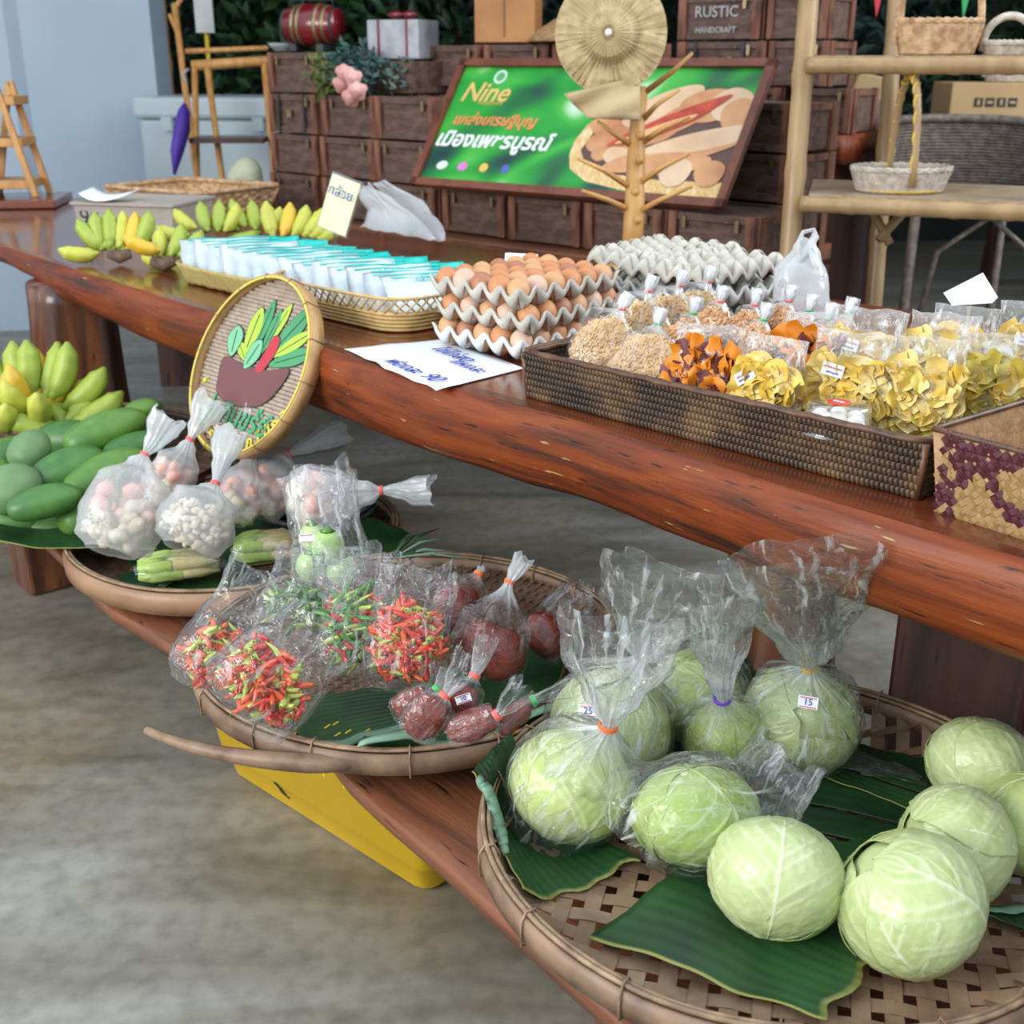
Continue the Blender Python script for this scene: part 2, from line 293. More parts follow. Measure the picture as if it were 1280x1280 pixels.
# ---------------------------------------------------------------- long slab table
Tp = V((-.087, 2.004, 0))
tb = thing('slab_table', 'long varnished red-brown live-edge slab table carrying eggs, snacks and bananas', 'table', Tp, TZ)
rings = []; nsl = 120
for i in range(nsl):
    s = lerp(-3.4, 1.9, i/(nsl-1))
    nf = interp(s, (-3.4, -2.08, -1.2, -.1, .27, .82, 1.0, 1.9), (.3, .15, .09, .0, -.004, -.046, -.06, -.09))+.010*nz((s, 0, 0), 2.2, 3)+.004*nz((s, 0, 0), 9)
    th = interp(s, (-3, -2.25, -2.05, -1.85, -1.3, -.2, .8, 1.9), (.06, .06, .075, .105, .135, .145, .135, .14))+.006*nz((s, 5, 0), 5)
    nb = 1.19+.02*nz((s, 9, 0), 1.5)
    rings.append([V((s, n, TH+z)) for n, z in ((nb, 0), (nf+.03, 0), (nf+.010, -.002), (nf+.001, -.007), (nf-.005, -.016), (nf-.012+.004*nz((s, 1, 0), 7), -.35*th), (nf-.006+.005*nz((s, 2, 0), 7), -.65*th), (nf+.006, -.86*th), (nf+.02, -.97*th), (nf+.06, -th), (nb, -th))])
sl = MB().loft(rings).build('slab', M['slab'], tb)
sl.data.materials.append(M['slab_top'])
for p in sl.data.polygons:
    if p.center.z > TH-.001 and len(p.vertices) == 4: p.material_index = 1; p.use_smooth = False
def log(name, s, n, r, top, mat_=M['log'], squash=1.0, seed=0):
    rg = []
    for i in range(15):
        z = top*i/14; k = 1.18-.22*i/14+.06*nz((seed, z, 0), 4)
        rg.append([V((s+r*k*cos(2*pi*j/28)*(1+.16*nz((cos(2*pi*j/28)*1.5+seed, sin(2*pi*j/28)*1.5, z*1.2), 1.5)+.03*sin(j*2.1)), n+squash*r*k*sin(2*pi*j/28)*(1+.16*nz((cos(2*pi*j/28), sin(2*pi*j/28)+seed, z*1.5), 1.8)), z)) for j in range(28)])
    return MB().loft(rg).build(name, mat_, tb)
log('leg', -1.93, .22, .125, TH-.07, seed=1)
log('leg', .40, .42, .10, TH-.12, seed=2, squash=.8)
M['log_dark'] = wood('dark_plank_leg', (.09, .03, .02), (.05, .018, .014), (.015, .007, .006), (9, 9, 1.2), rough=.4, coat=.3, pale=(.2, .13, .1), sc_=2.2)
MB().box((.74, .52, .33), (.24, .16, .665)).build('leg', M['log_dark'], tb, smooth=False, bevel=.01)
MB().tube([(.62, .62, .40), (.95, .50, .30), (1.35, .30, .12)], [.05, .055, .06], 12).build('brace', M['log_dark'], tb)
# root stool left of the table leg
rt = thing('root_stool', 'reddish gnarled root stool under the left end of the table', 'stool', (-1.80, 3.46, 0))
rg = []
for i in range(12):
    z = .56*i/11; rg.append([V(((.22-.10*sin(pi*i/11)+.03*nz((j, z*3, 0), .6))*cos(2*pi*j/24), (.2-.1*sin(pi*i/11))*sin(2*pi*j/24)*(1+.1*nz((j*.5, z, 3), 1)), z)) for j in range(24)])
MB().loft(rg).build('stump', M['log'], rt)
MB().tube([(.1, -.02, .5), (.22, -.1, .25), (.26, -.14, 0)], [.05, .045, .06], 10).build('root', M['log'], rt)
# ---------------------------------------------------------------- low bench of one worn plank
BP = V((-.80, 2.17, 0)); BZ = atan2(-.762, .647); BH = .30
be = thing('low_bench', 'low reddish wooden plank bench under the winnowing baskets', 'bench', BP, BZ)
rings = []
for i in range(70):
    s = lerp(-1.2, 1.75, i/69)
    nf = interp(s, (-1.2, 0, .25, .45, .6, .8, 1.3, 1.75), (.10, .0, .02, .07, .07, .03, .0, -.03))+.006*nz((s, 0, 0), 5)
    rings.append([V((s, n, BH+z)) for n, z in ((.52, 0), (nf+.03, 0), (nf+.006, -.004), (nf, -.012), (nf+.005, -.035), (nf+.03, -.05), (.52, -.05))])
MB().loft(rings).build('plank', M['bench'], be)
MB().box((1.38, .22, .125), (.14, .30, .249)).build('leg', M['log'], be, smooth=False, bevel=.012)
MB().box((-.9, .25, .125), (.14, .30, .249)).build('leg', M['log'], be, smooth=False, bevel=.012)
# yellow crate
yc = thing('yellow_crate', 'yellow plastic crate on the floor propping up the low bench', 'crate', (-.2425, 1.973, 0), R_(-42.5))
my = pm('yellow_plastic', (.95, .62, .02), (.90, .56, .015), 5, .35, coat=.1)
m = MB()
def rr(x, y, z, r=.03):
    q = []
    for cx, cy, a0 in ((x-r, y-r, 0), (-x+r, y-r, pi/2), (-x+r, -y+r, pi), (x-r, -y+r, 3*pi/2)):
        for k in range(4): q.append(V((cx+r*cos(a0+pi/2*k/3), cy+r*sin(a0+pi/2*k/3), z)))
    return q
m.loft([rr(x*1.1, y, z) for x, y, z in ((.245, .15, 0), (.255, .16, .008), (.265, .17, .060), (.272, .176, .062), (.29, .195, .225), (.298, .203, .227), (.30, .205, .249), (.285, .19, .249), (.25, .155, .03))])
m.build('shell', my, yc)
for k in range(11):
    x = -.28+k*.056
    MB().tube([(x*.93, -.1735, .085), (x, -.194, .222)], .0035, 6).build('rib', my, yc)
flat([(-.02, .004), (.0, .0), (.014, -.014), (.022, -.012), (.018, -.018), (-.004, -.012), (-.016, .012)], (-.10, -.168, .05), (1, 0, 0), (0, -.22, .97), z=.003).build('leaf_scrap', M['leaf'], yc, smooth=False)

# ---------------------------------------------------------------- winnowing baskets (bamboo dishes)
def hprof(r, R, zf, zr):
    t = max(0, min(1, (r-.80*R)/(.20*R))); return zf+(zr-zf-.012)*t*t
def dish(label, c, R, zf, zr, pitch, sw, ms, mrim, group=None, strips=True, rot=0, band=.034, nb=15, amp=.0016, accent=None, name='winnowing_basket', sxy=(1, 1)):
    t = thing(name, label, 'basket', (c[0], c[1], zf), rot); H_ = zr-zf; thk = .0009
    big = MB()
    nn = int(R/pitch)
    for d in (0, 1):
        for k in range(-nn, nn+1):
            o = k*pitch
            if abs(o) > R*.985: continue
            L = sqrt(R*R-o*o); js = [j for j in range(-nn-1, nn+2) if abs(j*pitch) < L]
            P = [(-L, 0)]+[(j*pitch, (1 if (j+k+d) % 2 else -1)) for j in js]+[(L, 0)]
            rg = []
            for q, sg in P:
                x, y = (q, o) if d == 0 else (o, q)
                z = hprof(sqrt(x*x+y*y), R, 0, H_)+sg*amp+.003
                wv = sw/2*(1+.08*nz((k, q*20, d), 1.3))
                e = V((0, wv, 0)) if d == 0 else V((wv, 0, 0)); p = V((x, y, z))
                if d == 1: e = -e
                rg.append([p-e, p+e, p+e+V((0, 0, thk)), p-e+V((0, 0, thk))])
            if strips: MB().loft(rg).build('woven_strip', ms if (k*7+d*3) % 5 else M['strip_alt'], t, smooth=False)
            else: big.loft(rg)
    if not strips: o = big.build('woven_floor', ms, t, smooth=False); o['kind'] = 'stuff'
    def band_(r0, r1, z0, z1, nm, mt, jit=.0): 
        pr = [(r0, z0), (r1, z0), (r1+.002, (z0+z1)/2), (r1, z1), (r0, z1)]
        b = MB(); b.loft([[V((r*cos(2*pi*j/96)*(1+jit*nz((cos(j*.0654)*2, sin(j*.0654)*2, 0), 1)), r*sin(2*pi*j/96)*(1+jit*nz((cos(j*.0654)*2, sin(j*.0654)*2, 0), 1)), z)) for j in range(96)] for r, z in pr], wrap=True, cap=False)
        return b.build(nm, mt, t)
    band_(R+.001, R+.009, H_-band, H_, 'rim_band', mrim, .012)
    band_(R-.009, R-.002, H_-band*.75, H_-.002, 'inner_band', mrim, .012)
    for q, (dr, dz) in enumerate(((-.004, .003), (.003, .005))):
        MB().tube([(((R+dr)*(1+.012*nz((cos(j*.0654)*2, sin(j*.0654)*2, 0), 1)))*cos(2*pi*j/96), ((R+dr)*(1+.012*nz((cos(j*.0654)*2, sin(j*.0654)*2, 0), 1)))*sin(2*pi*j/96), H_+dz+.003*nz((j*.1, q*9, 0), 1)) for j in range(96)], .0032, 6, wrap=True).build('cane_hoop', M['cane'], t)
    for k in range(nb):
        a = 2*pi*(k+.3*rnd.random())/nb; e = V((cos(a), sin(a), 0)); o = e*R*(1+.012*nz((cos(a)*2, sin(a)*2, 0), 1))
        q = [o+e*x+V((0, 0, z)) for x, z in ((.0125, H_-band-.002), (.013, H_-.004), (.006, H_+.009), (-.006, H_+.009), (-.013, H_-.006), (-.012, H_-band-.002), (0, H_-band-.005))]
        MB().tube(q, .0016, 5, wrap=True).build('binding', M['cane'], t)
    return t
M['strip_alt'] = pm('paler_bamboo_strip', (.36, .245, .155), (.21, .13, .08), 16, .55, .4, bs=60)
B3 = (.345, 1.325, .38, .335, .40)                # x, y, radius, floor, rim
B2 = (-.17, 1.87, .367, .335, .385)
BA = (-.605, 2.45, .35, .315, .365)
BM_ = (-1.20, 2.92, .47, .32, .38)
dish('large open-weave bamboo winnowing basket at the front holding the cabbages', B3, B3[2], B3[3], B3[4], .0355, .0205, M['strip'], M['bamboo_rim'], nb=16, rot=R_(-14))
b2 = dish('brown closely woven winnowing basket in the middle holding chillies and chilli paste', B2, B2[2], B2[3], B2[4], .0135, .0118, M['strip_dark'], M['bamboo_rim'], strips=False, rot=R_(10), nb=18)
q = []                                            # the sprung end of its rim band
for k in range(14): a = lerp(R_(262), R_(213), k/13); rr_ = B2[2]+.004+.098*(k/13)**1.5; q.append((rr_*cos(a-R_(10)), rr_*sin(a-R_(10)), .030-.012*k/13))
MB().tube(q, [.007, .012, .015]+[.016-.0009*k for k in range(11)], 8, flat=1, up=(0, 0, 1)).build('loose_rim_end', M['bamboo_rim'], b2)
m = MB()
for k in range(90):
    a = rnd.uniform(pi*1.0, pi*1.55); r = rnd.uniform(.24, .355); x, y = r*cos(a), r*sin(a); z = hprof(r, B2[2], 0, .05)+.0085
    m.box((x, y, z), (.013, .0035, .001), rz=R_(45))
o = m.build('yellow_strand', solid('yellow_cane', (.75, .55, .04)), b2, smooth=False); o['kind'] = 'stuff'; o['label'] = 'bright yellow weft accents'
dish('pale wooden-rimmed winnowing tray holding bagged garlic and baby corn', BA, BA[2], BA[3], BA[4], .016, .0145, M['strip_dark'], pm('smooth_pale_wood_rim', (.36, .21, .12), (.24, .13, .07), 10, .45, .2), strips=False, nb=2, band=.046)
dish('dark winnowing basket at the far left heaped with mangoes and bananas', BM_, BM_[2], BM_[3], BM_[4], .018, .016, M['strip_dark'], M['log_dark'], strips=False, nb=12)
# ---------------------------------------------------------------- banana leaves
def zdish(B, extra=.008):
    def f(x, y):
        r = sqrt((x-B[0])**2+(y-B[1])**2)
        if r < B[2]*.97: return hprof(r, B[2], B[3], B[4])+extra
        if r < B[2]+.018: return lerp(hprof(B[2]*.97, B[2], B[3], B[4])+extra, B[4]+.014+extra*.3, min(1, (r-B[2]*.97)/(B[2]*.03)))
        return B[4]+.014+extra*.3-1.1*(r-B[2]-.018)**1.25
    return f
def leaf(label, cs, zf, lift=0, fold=None, wav=.006, nu=90, nv=26, tears=(), roll=None, foldw=.022, hang=0, seed=0, name='banana_leaf', jag=.006):
    """cs: four world xy corners A B C D; ribs run from edge AB to edge DC"""
    A, B, C_, D_ = [V((p[0], p[1], 0)) for p in cs]
    t = thing(name, label, 'leaf', (A+B+C_+D_)/4+V((0, 0, zf(*((A+B+C_+D_)/4).xy))))
    rows = []; att = []
    for i in range(nu+1):
        u = i/nu; row = []
        for j in range(nv+1):
            v = j/nv
            p = A.lerp(B, u).lerp(D_.lerp(C_, u), v)
            d = (D_-A).normalized(); e = (B-A).normalized()
            p += d*(jag*2*nz((u*5, v, seed), 1.3)*(v*v)-jag*nz((u*4, 7, seed), 1.5)*(1-v)**2)
            p += e*(jag*1.5*nz((v*4, u, seed), 1.3)*(2*u-1)*abs(2*u-1))
            z = zf(p.x, p.y)+lift+wav*(.5+nz((p.x*7, p.y*7, seed), 1))+.0003*sin(u*nu*.9)
            row.append(V((p.x, p.y, z))); att.append(.9 if (v > .975 or u < .012 or u > .99) else 0)
        rows.append(row)
    mb = MB().sheet(rows)
    if tears:
        keep = []
        for f in mb.f:
            i, j = divmod(min(f), nv+1)
            if any(a <= i/nu < b and c0 < j/nv < c1 for a, b, c0, c1 in tears): continue
            keep.append(f)
        mb.f = keep
    mb.att = {'edge': att}
    mb.build('blade', M['leaf'], t, world=True, solid=.0008)
    if fold:
        for (i0, j0, i1, j1) in fold:
            rg = []
            for k in range(25):
                a = k/24; i = int(round(lerp(i0, i1, a)*nu)); j = int(round(lerp(j0, j1, a)*nv)); p = rows[i][j]
                i_, j_ = (i, nv//2) if j0 == j1 else (nu//2, j); ins = (rows[i_][j_]-p); ins.z = 0; ins.normalize()
                ww = foldw*(.35+.65*sin(pi*min(1, a*1.0+.05))**.6)*(1+.2*nz((a*5, seed, 0), 1))
                rg.append([p-ins*.002, p-ins*.003+Z*.003, p+ins*ww*.4+Z*.005, p+ins*ww+Z*.0035])
            MB().sheet(rg).build('folded_edge', M['leaf_under'], t, world=True, solid=.0008)['label'] = 'pale underside of the leaf folded over along its edge'
    return t
z3 = zdish(B3); z2 = zdish(B2); zA = zdish(BA); zM = zdish(BM_)
def g2(u, v, h): return G(u, v, h).xy
leaf('banana leaf piece hanging over the left rim of the cabbage basket', [g2(590, 975, .41), g2(640, 925, .41), g2(800, 1075, .35), g2(655, 1125, .36)], z3, wav=.014, fold=[(0, .1, 0, .7)], foldw=.016, seed=1)
leaf('large banana leaf piece under the front bare cabbages', [g2(738, 1172, .35), g2(930, 1030, .35), g2(1125, 1170, .35), g2(1030, 1278, .35)], z3, wav=.012, lift=.004, seed=2, fold=[(1, .25, 1, .98)], foldw=.016)
leaf('dark banana leaf spread in the middle of the cabbage basket', [g2(930, 1085, .35), g2(960, 950, .35), g2(1230, 1010, .35), g2(1060, 1110, .35)], z3, wav=.006, lift=.001, seed=3, tears=[(.42, .45, .0, .6), (.66, .68, .2, .9)])
leaf('dark banana leaf behind the bagged cabbages touching the back rim', [g2(985, 960, .35), g2(1080, 905, .39), g2(1190, 935, .38), g2(1180, 1025, .35)], z3, wav=.008, lift=.003, seed=4, tears=[(.3, .33, .2, 1)])
leaf('banana leaf under the bags at the back of the cabbage basket', [g2(735, 840, .40), g2(890, 790, .40), g2(960, 900, .36), g2(800, 960, .36)], z3, wav=.010, seed=5)
leaf('narrow rolled banana leaf at the right of the cabbage basket', [g2(1215, 1140, .355), g2(1300, 1130, .36), g2(1330, 1175, .37), g2(1290, 1160, .36)], z3, wav=.01, lift=.008, seed=6, nu=30, fold=[(0, 0, 1, 0)], foldw=.014)
leaf('banana leaf under the chilli bags with a pale folded front edge', [g2(390, 930, .36), g2(340, 865, .36), g2(505, 845, .36), g2(530, 895, .36)], z2, seed=7, wav=.005, fold=[(0, .05, 0, 1)], foldw=.016)
leaf('banana leaf under the small chilli paste bags with a grey-green folded front edge', [g2(450, 955, .38), g2(470, 925, .37), g2(745, 855, .37), g2(740, 900, .38)], z2, lift=.006, seed=8, wav=.005, fold=[(0, 0, 0, 1)], foldw=.022)
leaf('dark banana leaf below the large chilli paste bags', [g2(590, 900, .36), g2(520, 840, .36), g2(735, 780, .36), g2(690, 860, .36)], z2, seed=9, wav=.006, lift=.002)
leaf('banana leaf between the chilli and cabbage baskets', [g2(690, 850, .37), g2(735, 830, .39), g2(775, 770, .39), g2(745, 815, .38)], z2, seed=10, nu=30, lift=.004)
zAM = lambda x, y: max(min(zA(x, y), .39), .30)
zMM = lambda x, y: max(min(zM(x, y), .40), .20)
leaf('broad banana leaf drooping from the mango basket toward the aisle', [g2(-60, 690, .37), g2(-40, 615, .37), g2(180, 620, .38), g2(190, 700, .36)], lambda x, y: .372+.03*nz((x, y, 0), 3), seed=11, wav=.02, jag=.02)
leaf('small banana leaf curled beside the baby corn on the pale-rimmed tray', [g2(140, 735, .34), g2(150, 705, .35), g2(205, 700, .345), g2(195, 735, .335)], zAM, seed=12, nu=40, wav=.012)
leaf('banana leaf under the bagged garlic', [g2(190, 725, .33), g2(110, 640, .36), g2(330, 600, .34), g2(400, 690, .33)], zAM, seed=13, wav=.006)
leaf('banana leaf tip sticking out right of the tall clear bag', [g2(440, 700, .40), g2(440, 635, .40), g2(512, 655, .41), g2(500, 672, .41)], lambda x, y: .385+.02*nz((x, y, 0), 6), seed=14, nu=40, wav=.012)
leaf('upright strip of banana leaf in front of the painted round sign', [g2(244, 620, .50), g2(246, 600, .50), g2(268, 600, .50), g2(268, 625, .50)], lambda x, y: .45, seed=15, nu=30, wav=.004)
leaf('banana leaf under the baby corn packs', [g2(200, 735, .33), g2(250, 690, .335), g2(330, 715, .33), g2(320, 745, .34)], zAM, seed=16, wav=.006, lift=.004, nu=50, fold=[(0, 0, 1, 0)])
# ---------------------------------------------------------------- bags of thin plastic
def cosi(t): return (1-cos(pi*t))/2
def bagmesh(path, rad, flat, pleat, face, npl=9, nr=36, ns=48, crk=.003, seed=0, tip=.0):
    path = [V(p) for p in path]; m = len(path)-1; rings = []
    ts = [0]
    for i in range(m): ts.append(ts[-1]+max(.004, (path[i+1]-path[i]).length))
    T = ts[-1]; face = V(face).normalized()
    def at(arr, t, c=True):
        for i in range(m):
            if t <= ts[i+1] or i == m-1:
                k = min(1, (t-ts[i])/(ts[i+1]-ts[i])); 
                return arr[i]+(arr[i+1]-arr[i])*(cosi(k) if c else k)
    sm = []
    for i in range(nr+1):
        sm.append(T*i/nr)
    for x in ts:                                  # keep rings at the control points
        j = min(range(len(sm)), key=lambda q: abs(sm[q]-x)); sm[j] = x
    pc = [at(path, t, False) for t in sm]
    for it in range(2): pc = [pc[0]]+[(pc[i-1]+pc[i]*2+pc[i+1])/4 for i in range(1, nr)]+[pc[-1]]
    for i in range(nr+1):
        t = sm[i]; tg = (pc[min(i+1, nr)]-pc[max(i-1, 0)]).normalized()
        a = tg.cross(face).normalized(); b = a.cross(tg)
        r = at(rad, t); fl_ = at(flat, t); pl = at(pleat, t, False); q = []
        for j in range(ns):
            th = 2*pi*j/ns; ph = th+.35*sin(3*th+seed)
            k = 1+pl*(.75*cos(npl*ph+seed+.8*sin(i*.11))+.35*cos((npl*2+1)*ph+seed*2))
            e = a*cos(th)+b*sin(th)*fl_
            p = pc[i]+e*r*k
            if i == nr and tip: p += tg*tip*(.8*sin(2*th+seed)+.6*sin(5*th+seed*3))
            s_ = crk*min(1, r/.02)
            nv = noise.noise_vector(p*22+V((seed, 0, 0)))*s_+noise.noise_vector(p*60)*s_*.55
            q.append(p+nv)
        rings.append(q)
    mb = MB().loft(rings, cap=False); rm = max(rad); at_, le_, ga_ = [], [], []
    for i in range(nr+1):
        r = at(rad, sm[i]); fl_ = at(flat, sm[i])
        for j in range(ns): at_.append(abs(j/ns*2-1)*16+seed); le_.append(sm[i]*16); ga_.append(max(0, 1-r/(rm*.55))**1.3 if 0 < i/nr and sm[i] > T*.3 else 0)
    mb.att = {'ang': at_, 'len': le_, 'gather': ga_}; return mb
def band(pos, tg, r, m, parent, name='rubber_band'):
    tg = V(tg).normalized(); a = tg.orthogonal().normalized(); b = tg.cross(a); mb = MB()
    for k in (-1, 0, 1):
        mb.tube([V(pos)+tg*k*.0022+(a*cos(2*pi*j/14)+b*sin(2*pi*j/14))*r for j in range(14)], .0016, 5, wrap=True)
    return mb.build(name, m, parent, world=True)
CAM = V((0, 0, CH))
def tocam(p): return (CAM-V(p)).normalized()
def sticker(parent, pos, nrm, w_, h_, txt, tilt=0, mt=None):
    nrm = V(nrm).normalized(); ex = Z.cross(nrm).normalized(); ey = nrm.cross(ex)
    ex2 = ex*cos(tilt)+ey*sin(tilt); ey2 = -ex*sin(tilt)+ey*cos(tilt)
    L = parent.location; o = V(pos)-L
    pts = [(-w_/2, -h_/2), (w_/2, -h_/2), (w_/2, h_/2), (-w_/2, h_/2)]
    s_ = flat(pts, o, ex2, ey2, 0).build('price_sticker', M['white'], parent, smooth=False)
    for y, t_ in ((h_*.36, M['redink']), (-h_*.40, M['redink'])):
        flat([(-w_*.42, y-.0006), (w_*.42, y-.0006), (w_*.42, y+.0006), (-w_*.42, y+.0006)], o, ex2, ey2, .0008).build('border_line', t_, s_, smooth=False)
    if txt:
        q = text(txt, h_*.75, mt or M['ink'], s_, o, ex2, ey2, 'handwriting', .0008)
    return s_
# ---------------------------------------------------------------- cabbages
cab_cols = [((.40, .48, .19), (.52, .60, .30)), ((.36, .46, .13), (.50, .58, .24)), ((.25, .38, .05), (.43, .54, .16))]
def cabmat(nm, a, b):
    return pm(nm, b, a, 9, .36, .35, bs=26, det=5, att='vein', attc=(.80, .83, .64), coat=.12, sss=.0, lo=.3, hi=.7)
MC = [cabmat('cabbage_leaf_pale', *cab_cols[0]), cabmat('cabbage_leaf_light', *cab_cols[1]), cabmat('cabbage_leaf_green', *cab_cols[2])]
m_core = pm('cabbage_stem_cut', (.62, .60, .38), (.40, .33, .18), 30, .6)
def cab_leaf(seed, R, az, wid, top, lay, flatz):
    """one wrapped leaf: rises from the stem pole below over the head; veins stand out as relief"""
    nu, nv = 76, 84; rows = []; att = []; r0 = random.Random(seed)
    tilt = r0.uniform(-.25, .25)
    for i in range(nu+1):
        u = -1+2*i/nu; row = []
        for j in range(nv+1):
            v = j/nv; th = v*top
            hw = wid*(.55+.45*min(1, v*3))*(1-v**5)**.5*(1+.05*sin(v*9+seed))
            vein = max(0, 1-abs(u)/(.042*(1.1-v)))*1.0
            for k in range(1, 7):
                v0 = .08+.125*k; vv = v-abs(u)**.9*.42*(1.15-v0*.5)
                vein = max(vein, (1-abs(vv-v0+.03*sin(seed+k*3+(u>0)*2)+.015*nz((u*4, k, seed), 1))/.016)*(.8-.5*abs(u)))
            vein = max(vein, .4*(1-abs(nz((u*3, v*3, seed), 2.2))/.035))
            vein = max(0, min(1, vein))
            phi = az+u*hw+tilt*v
            dirv = V((sin(th)*cos(phi), sin(th)*sin(phi), -cos(th)*flatz))
            edge = max(0, abs(u)-.86)/.14
            rr_ = R*(1+lay*.016+.020*vein*(1-.3*v)+.03*nz(dirv, 1.6, seed)+.016*nz(dirv, 5, seed)+.010*nz(dirv, 13, seed)+.014*edge*(1+nz((v*6, seed, 0), 1)))
            if v > .93: rr_ *= 1+.02*(v-.93)/.07
            row.append(dirv*rr_); att.append(vein*.6)
        rows.append(row)
    mb = MB().sheet(rows); mb.att = {'vein': att}; return mb
def cabbage(label, seed, pos, R, rot, col=0, flatz=.88, group=None, stemup=False):
    t = thing('cabbage', label, 'cabbage', pos, 0, group); t.rotation_euler = rot
    mb = MB(); rings = []
    for i in range(15):
        a = -pi/2+.06+(pi-.12)*i/14
        rings.append([V((cos(a)*cos(2*pi*j/28), cos(a)*sin(2*pi*j/28), sin(a)*flatz))*R*(.975+.02*nz((cos(a)*cos(2*pi*j/28), cos(a)*sin(2*pi*j/28), sin(a)), 3, seed)) for j in range(28)])
    mb.loft(rings).build('head', MC[col], t)
    r0 = random.Random(seed); n = 5; a0 = -pi/2
    for k in range(n):
        cab_leaf(seed*7+k, R, a0+k*2*pi/n*2, r0.uniform(1.25, 1.6), r0.uniform(2.7, 3.05), 1+(4-k)*.6, flatz).build('outer_leaf', MC[(col+(k % 2)*(1 if col < 2 else 0)) % 3], t, solid=.0011)
    MB().lathe([(R*.16, -R*flatz*1.04), (R*.19, -R*flatz*.98), (R*.22, -R*flatz*.85)], 14, cap=True).build('stem_stub', m_core, t)
    return t
def dn(p): return p
CB = []
bare = [((970, 1098), .077, 1, (R_(-48), R_(6), R_(-14)), 0, .86, 'bare pale cabbage at the front with a branching white midrib down its middle'),
        ((1137, 1128), .081, 2, (R_(-38), R_(-22), R_(60)), 0, .90, 'largest bare cabbage at the front right with a whitish loose right side'),
        ((1194, 1058), .072, 3, (R_(-70), R_(20), R_(100)), 0, .9, 'smooth bare cabbage behind the largest one at the front right'),
        ((1228, 960), .073, 4, (R_(-30), R_(50), R_(10)), 0, .85, 'bare cabbage farthest back at the right against the basket rim'),
        ((1298, 1030), .070, 5, (R_(170), R_(10), R_(90)), 1, .9, 'bare yellowish-green cabbage cut by the right edge of the photo')]
for (u, v), R, sd, rot, col, fz, lab in bare:
    CB.append(cabbage(lab, sd, G(u, v, B3[3]+R+.004), R, rot, col, fz))
bagged = dict(
    A=((713, 982), .078, 11, (R_(-20), R_(30), R_(20)), 1, .92, 'light green cabbage in the orange-banded bag at the front left'),
    B=((762, 908), .084, 12, (R_(20), R_(10), R_(0)), 0, .9, 'pale cabbage in the bag with the red-edged price sticker at the back left'),
    Cc=((868, 1018), .078, 13, (R_(168), R_(-8), R_(0)), 2, .74, 'flattened deep-green cabbage with its brown cut stem showing at the top'),
    Dd=((910, 925), .062, 14, (R_(150), R_(10), R_(30)), 2, .85, 'small yellow-green cabbage in the purple-banded bag'),
    E=((872, 872), .073, 15, (R_(30), R_(0), R_(50)), 1, .9, 'cabbage mostly hidden behind the others at the back of the basket'),
    Ff=((1000, 900), .080, 16, (R_(60), R_(0), R_(0)), 0, .93, 'pale bagged cabbage with the white 15 price sticker and yellow band'))
cp = {}
for k, ((u, v), R, sd, rot, col, fz, lab) in bagged.items():
    p = G(u, v, B3[3]+R*.95+.004); cp[k] = (p, R); cabbage(lab, sd, p, R, rot, col, fz)
def cabbag(label, key, tie, ztie, top, ztop, wtop, bandc, seed, stickpos=None, txt=None, ftop=.35, open_=False, extra=None, fl2=.95, npl=10):
    p, R = cp[key]; tp = D(*tie, ztie); tq = D(*top, ztop)
    t = thing('plastic_bag', label, 'bag', (p.x, p.y, p.z-R)); ax = (tp-p).normalized()
    lowk = p-ax*R*1.06
    path = [lowk, p-ax*R*.85, p, p+ax*R*.75, tp, tp+(tq-tp)*.25, tp+(tq-tp)*.65, tq]
    rad = [R*.45, R*.98, R*1.13, R*.92, .010, wtop*.42, wtop*.85, wtop]
    bagmesh(path, rad, [fl2, fl2, fl2, .9, 1, .6, ftop, ftop], [0, .02, .015, .08, .25, .28, .14, .10], tocam(p), npl=npl, nr=54, ns=72, crk=.0045, seed=seed, tip=.012).build('film', M['crackle'], t, world=True)
    if bandc: band(tp, tq-p, .0115, M['band_'+bandc], t)
    if stickpos:
        sp = V(stickpos[:3]); nrm = ((sp-p).normalized()*.4+tocam(sp)).normalized(); sticker(t, sp+tocam(sp)*(.036 if key == 'Ff' else .022), nrm, .027, .017, txt, tilt=stickpos[3])
    return t
def onsphere(key, u, v):                          # point on the near side of a bagged cabbage seen at a pixel
    p, R = cp[key]; d = (D(u, v, 1)-CAM).normalized(); oc = CAM-p; b = oc.dot(d); c = oc.dot(oc)-R*R; h = max(0, b*b-c)
    return CAM+d*(-b-sqrt(h))
cabbag('clear bag with an orange band and wide double flare round the front left cabbage', 'A', (760, 908), 1.53, (775, 775), 1.50, .078, 'orange', 1)
cabbag('clear bag round the back left cabbage, its open mouth the tallest peak on the left', 'B', (800, 822), 1.70, (838, 722), 1.56, .090, None, 2, stickpos=(*onsphere('B', 735, 889), .05), txt='25', npl=7)
cabbag('clear bag with a purple band and a narrow upright neck', 'Dd', (903, 872), 1.62, (905, 762), 1.52, .043, 'purple', 3, npl=8)
cabbag('clear bag with a yellow band and the largest fan-shaped crumpled top', 'Ff', (1012, 832), 1.70, (1003, 692), 1.48, .095, 'yellow', 4, stickpos=(*onsphere('Ff', 1010, 878), -.05), txt='15', ftop=.22, npl=12)
cabbag('clear bag at the back of the basket with a dull crumpled top behind the fan', 'E', (905, 800), 1.80, (915, 735), 1.66, .050, None, 5, npl=7)
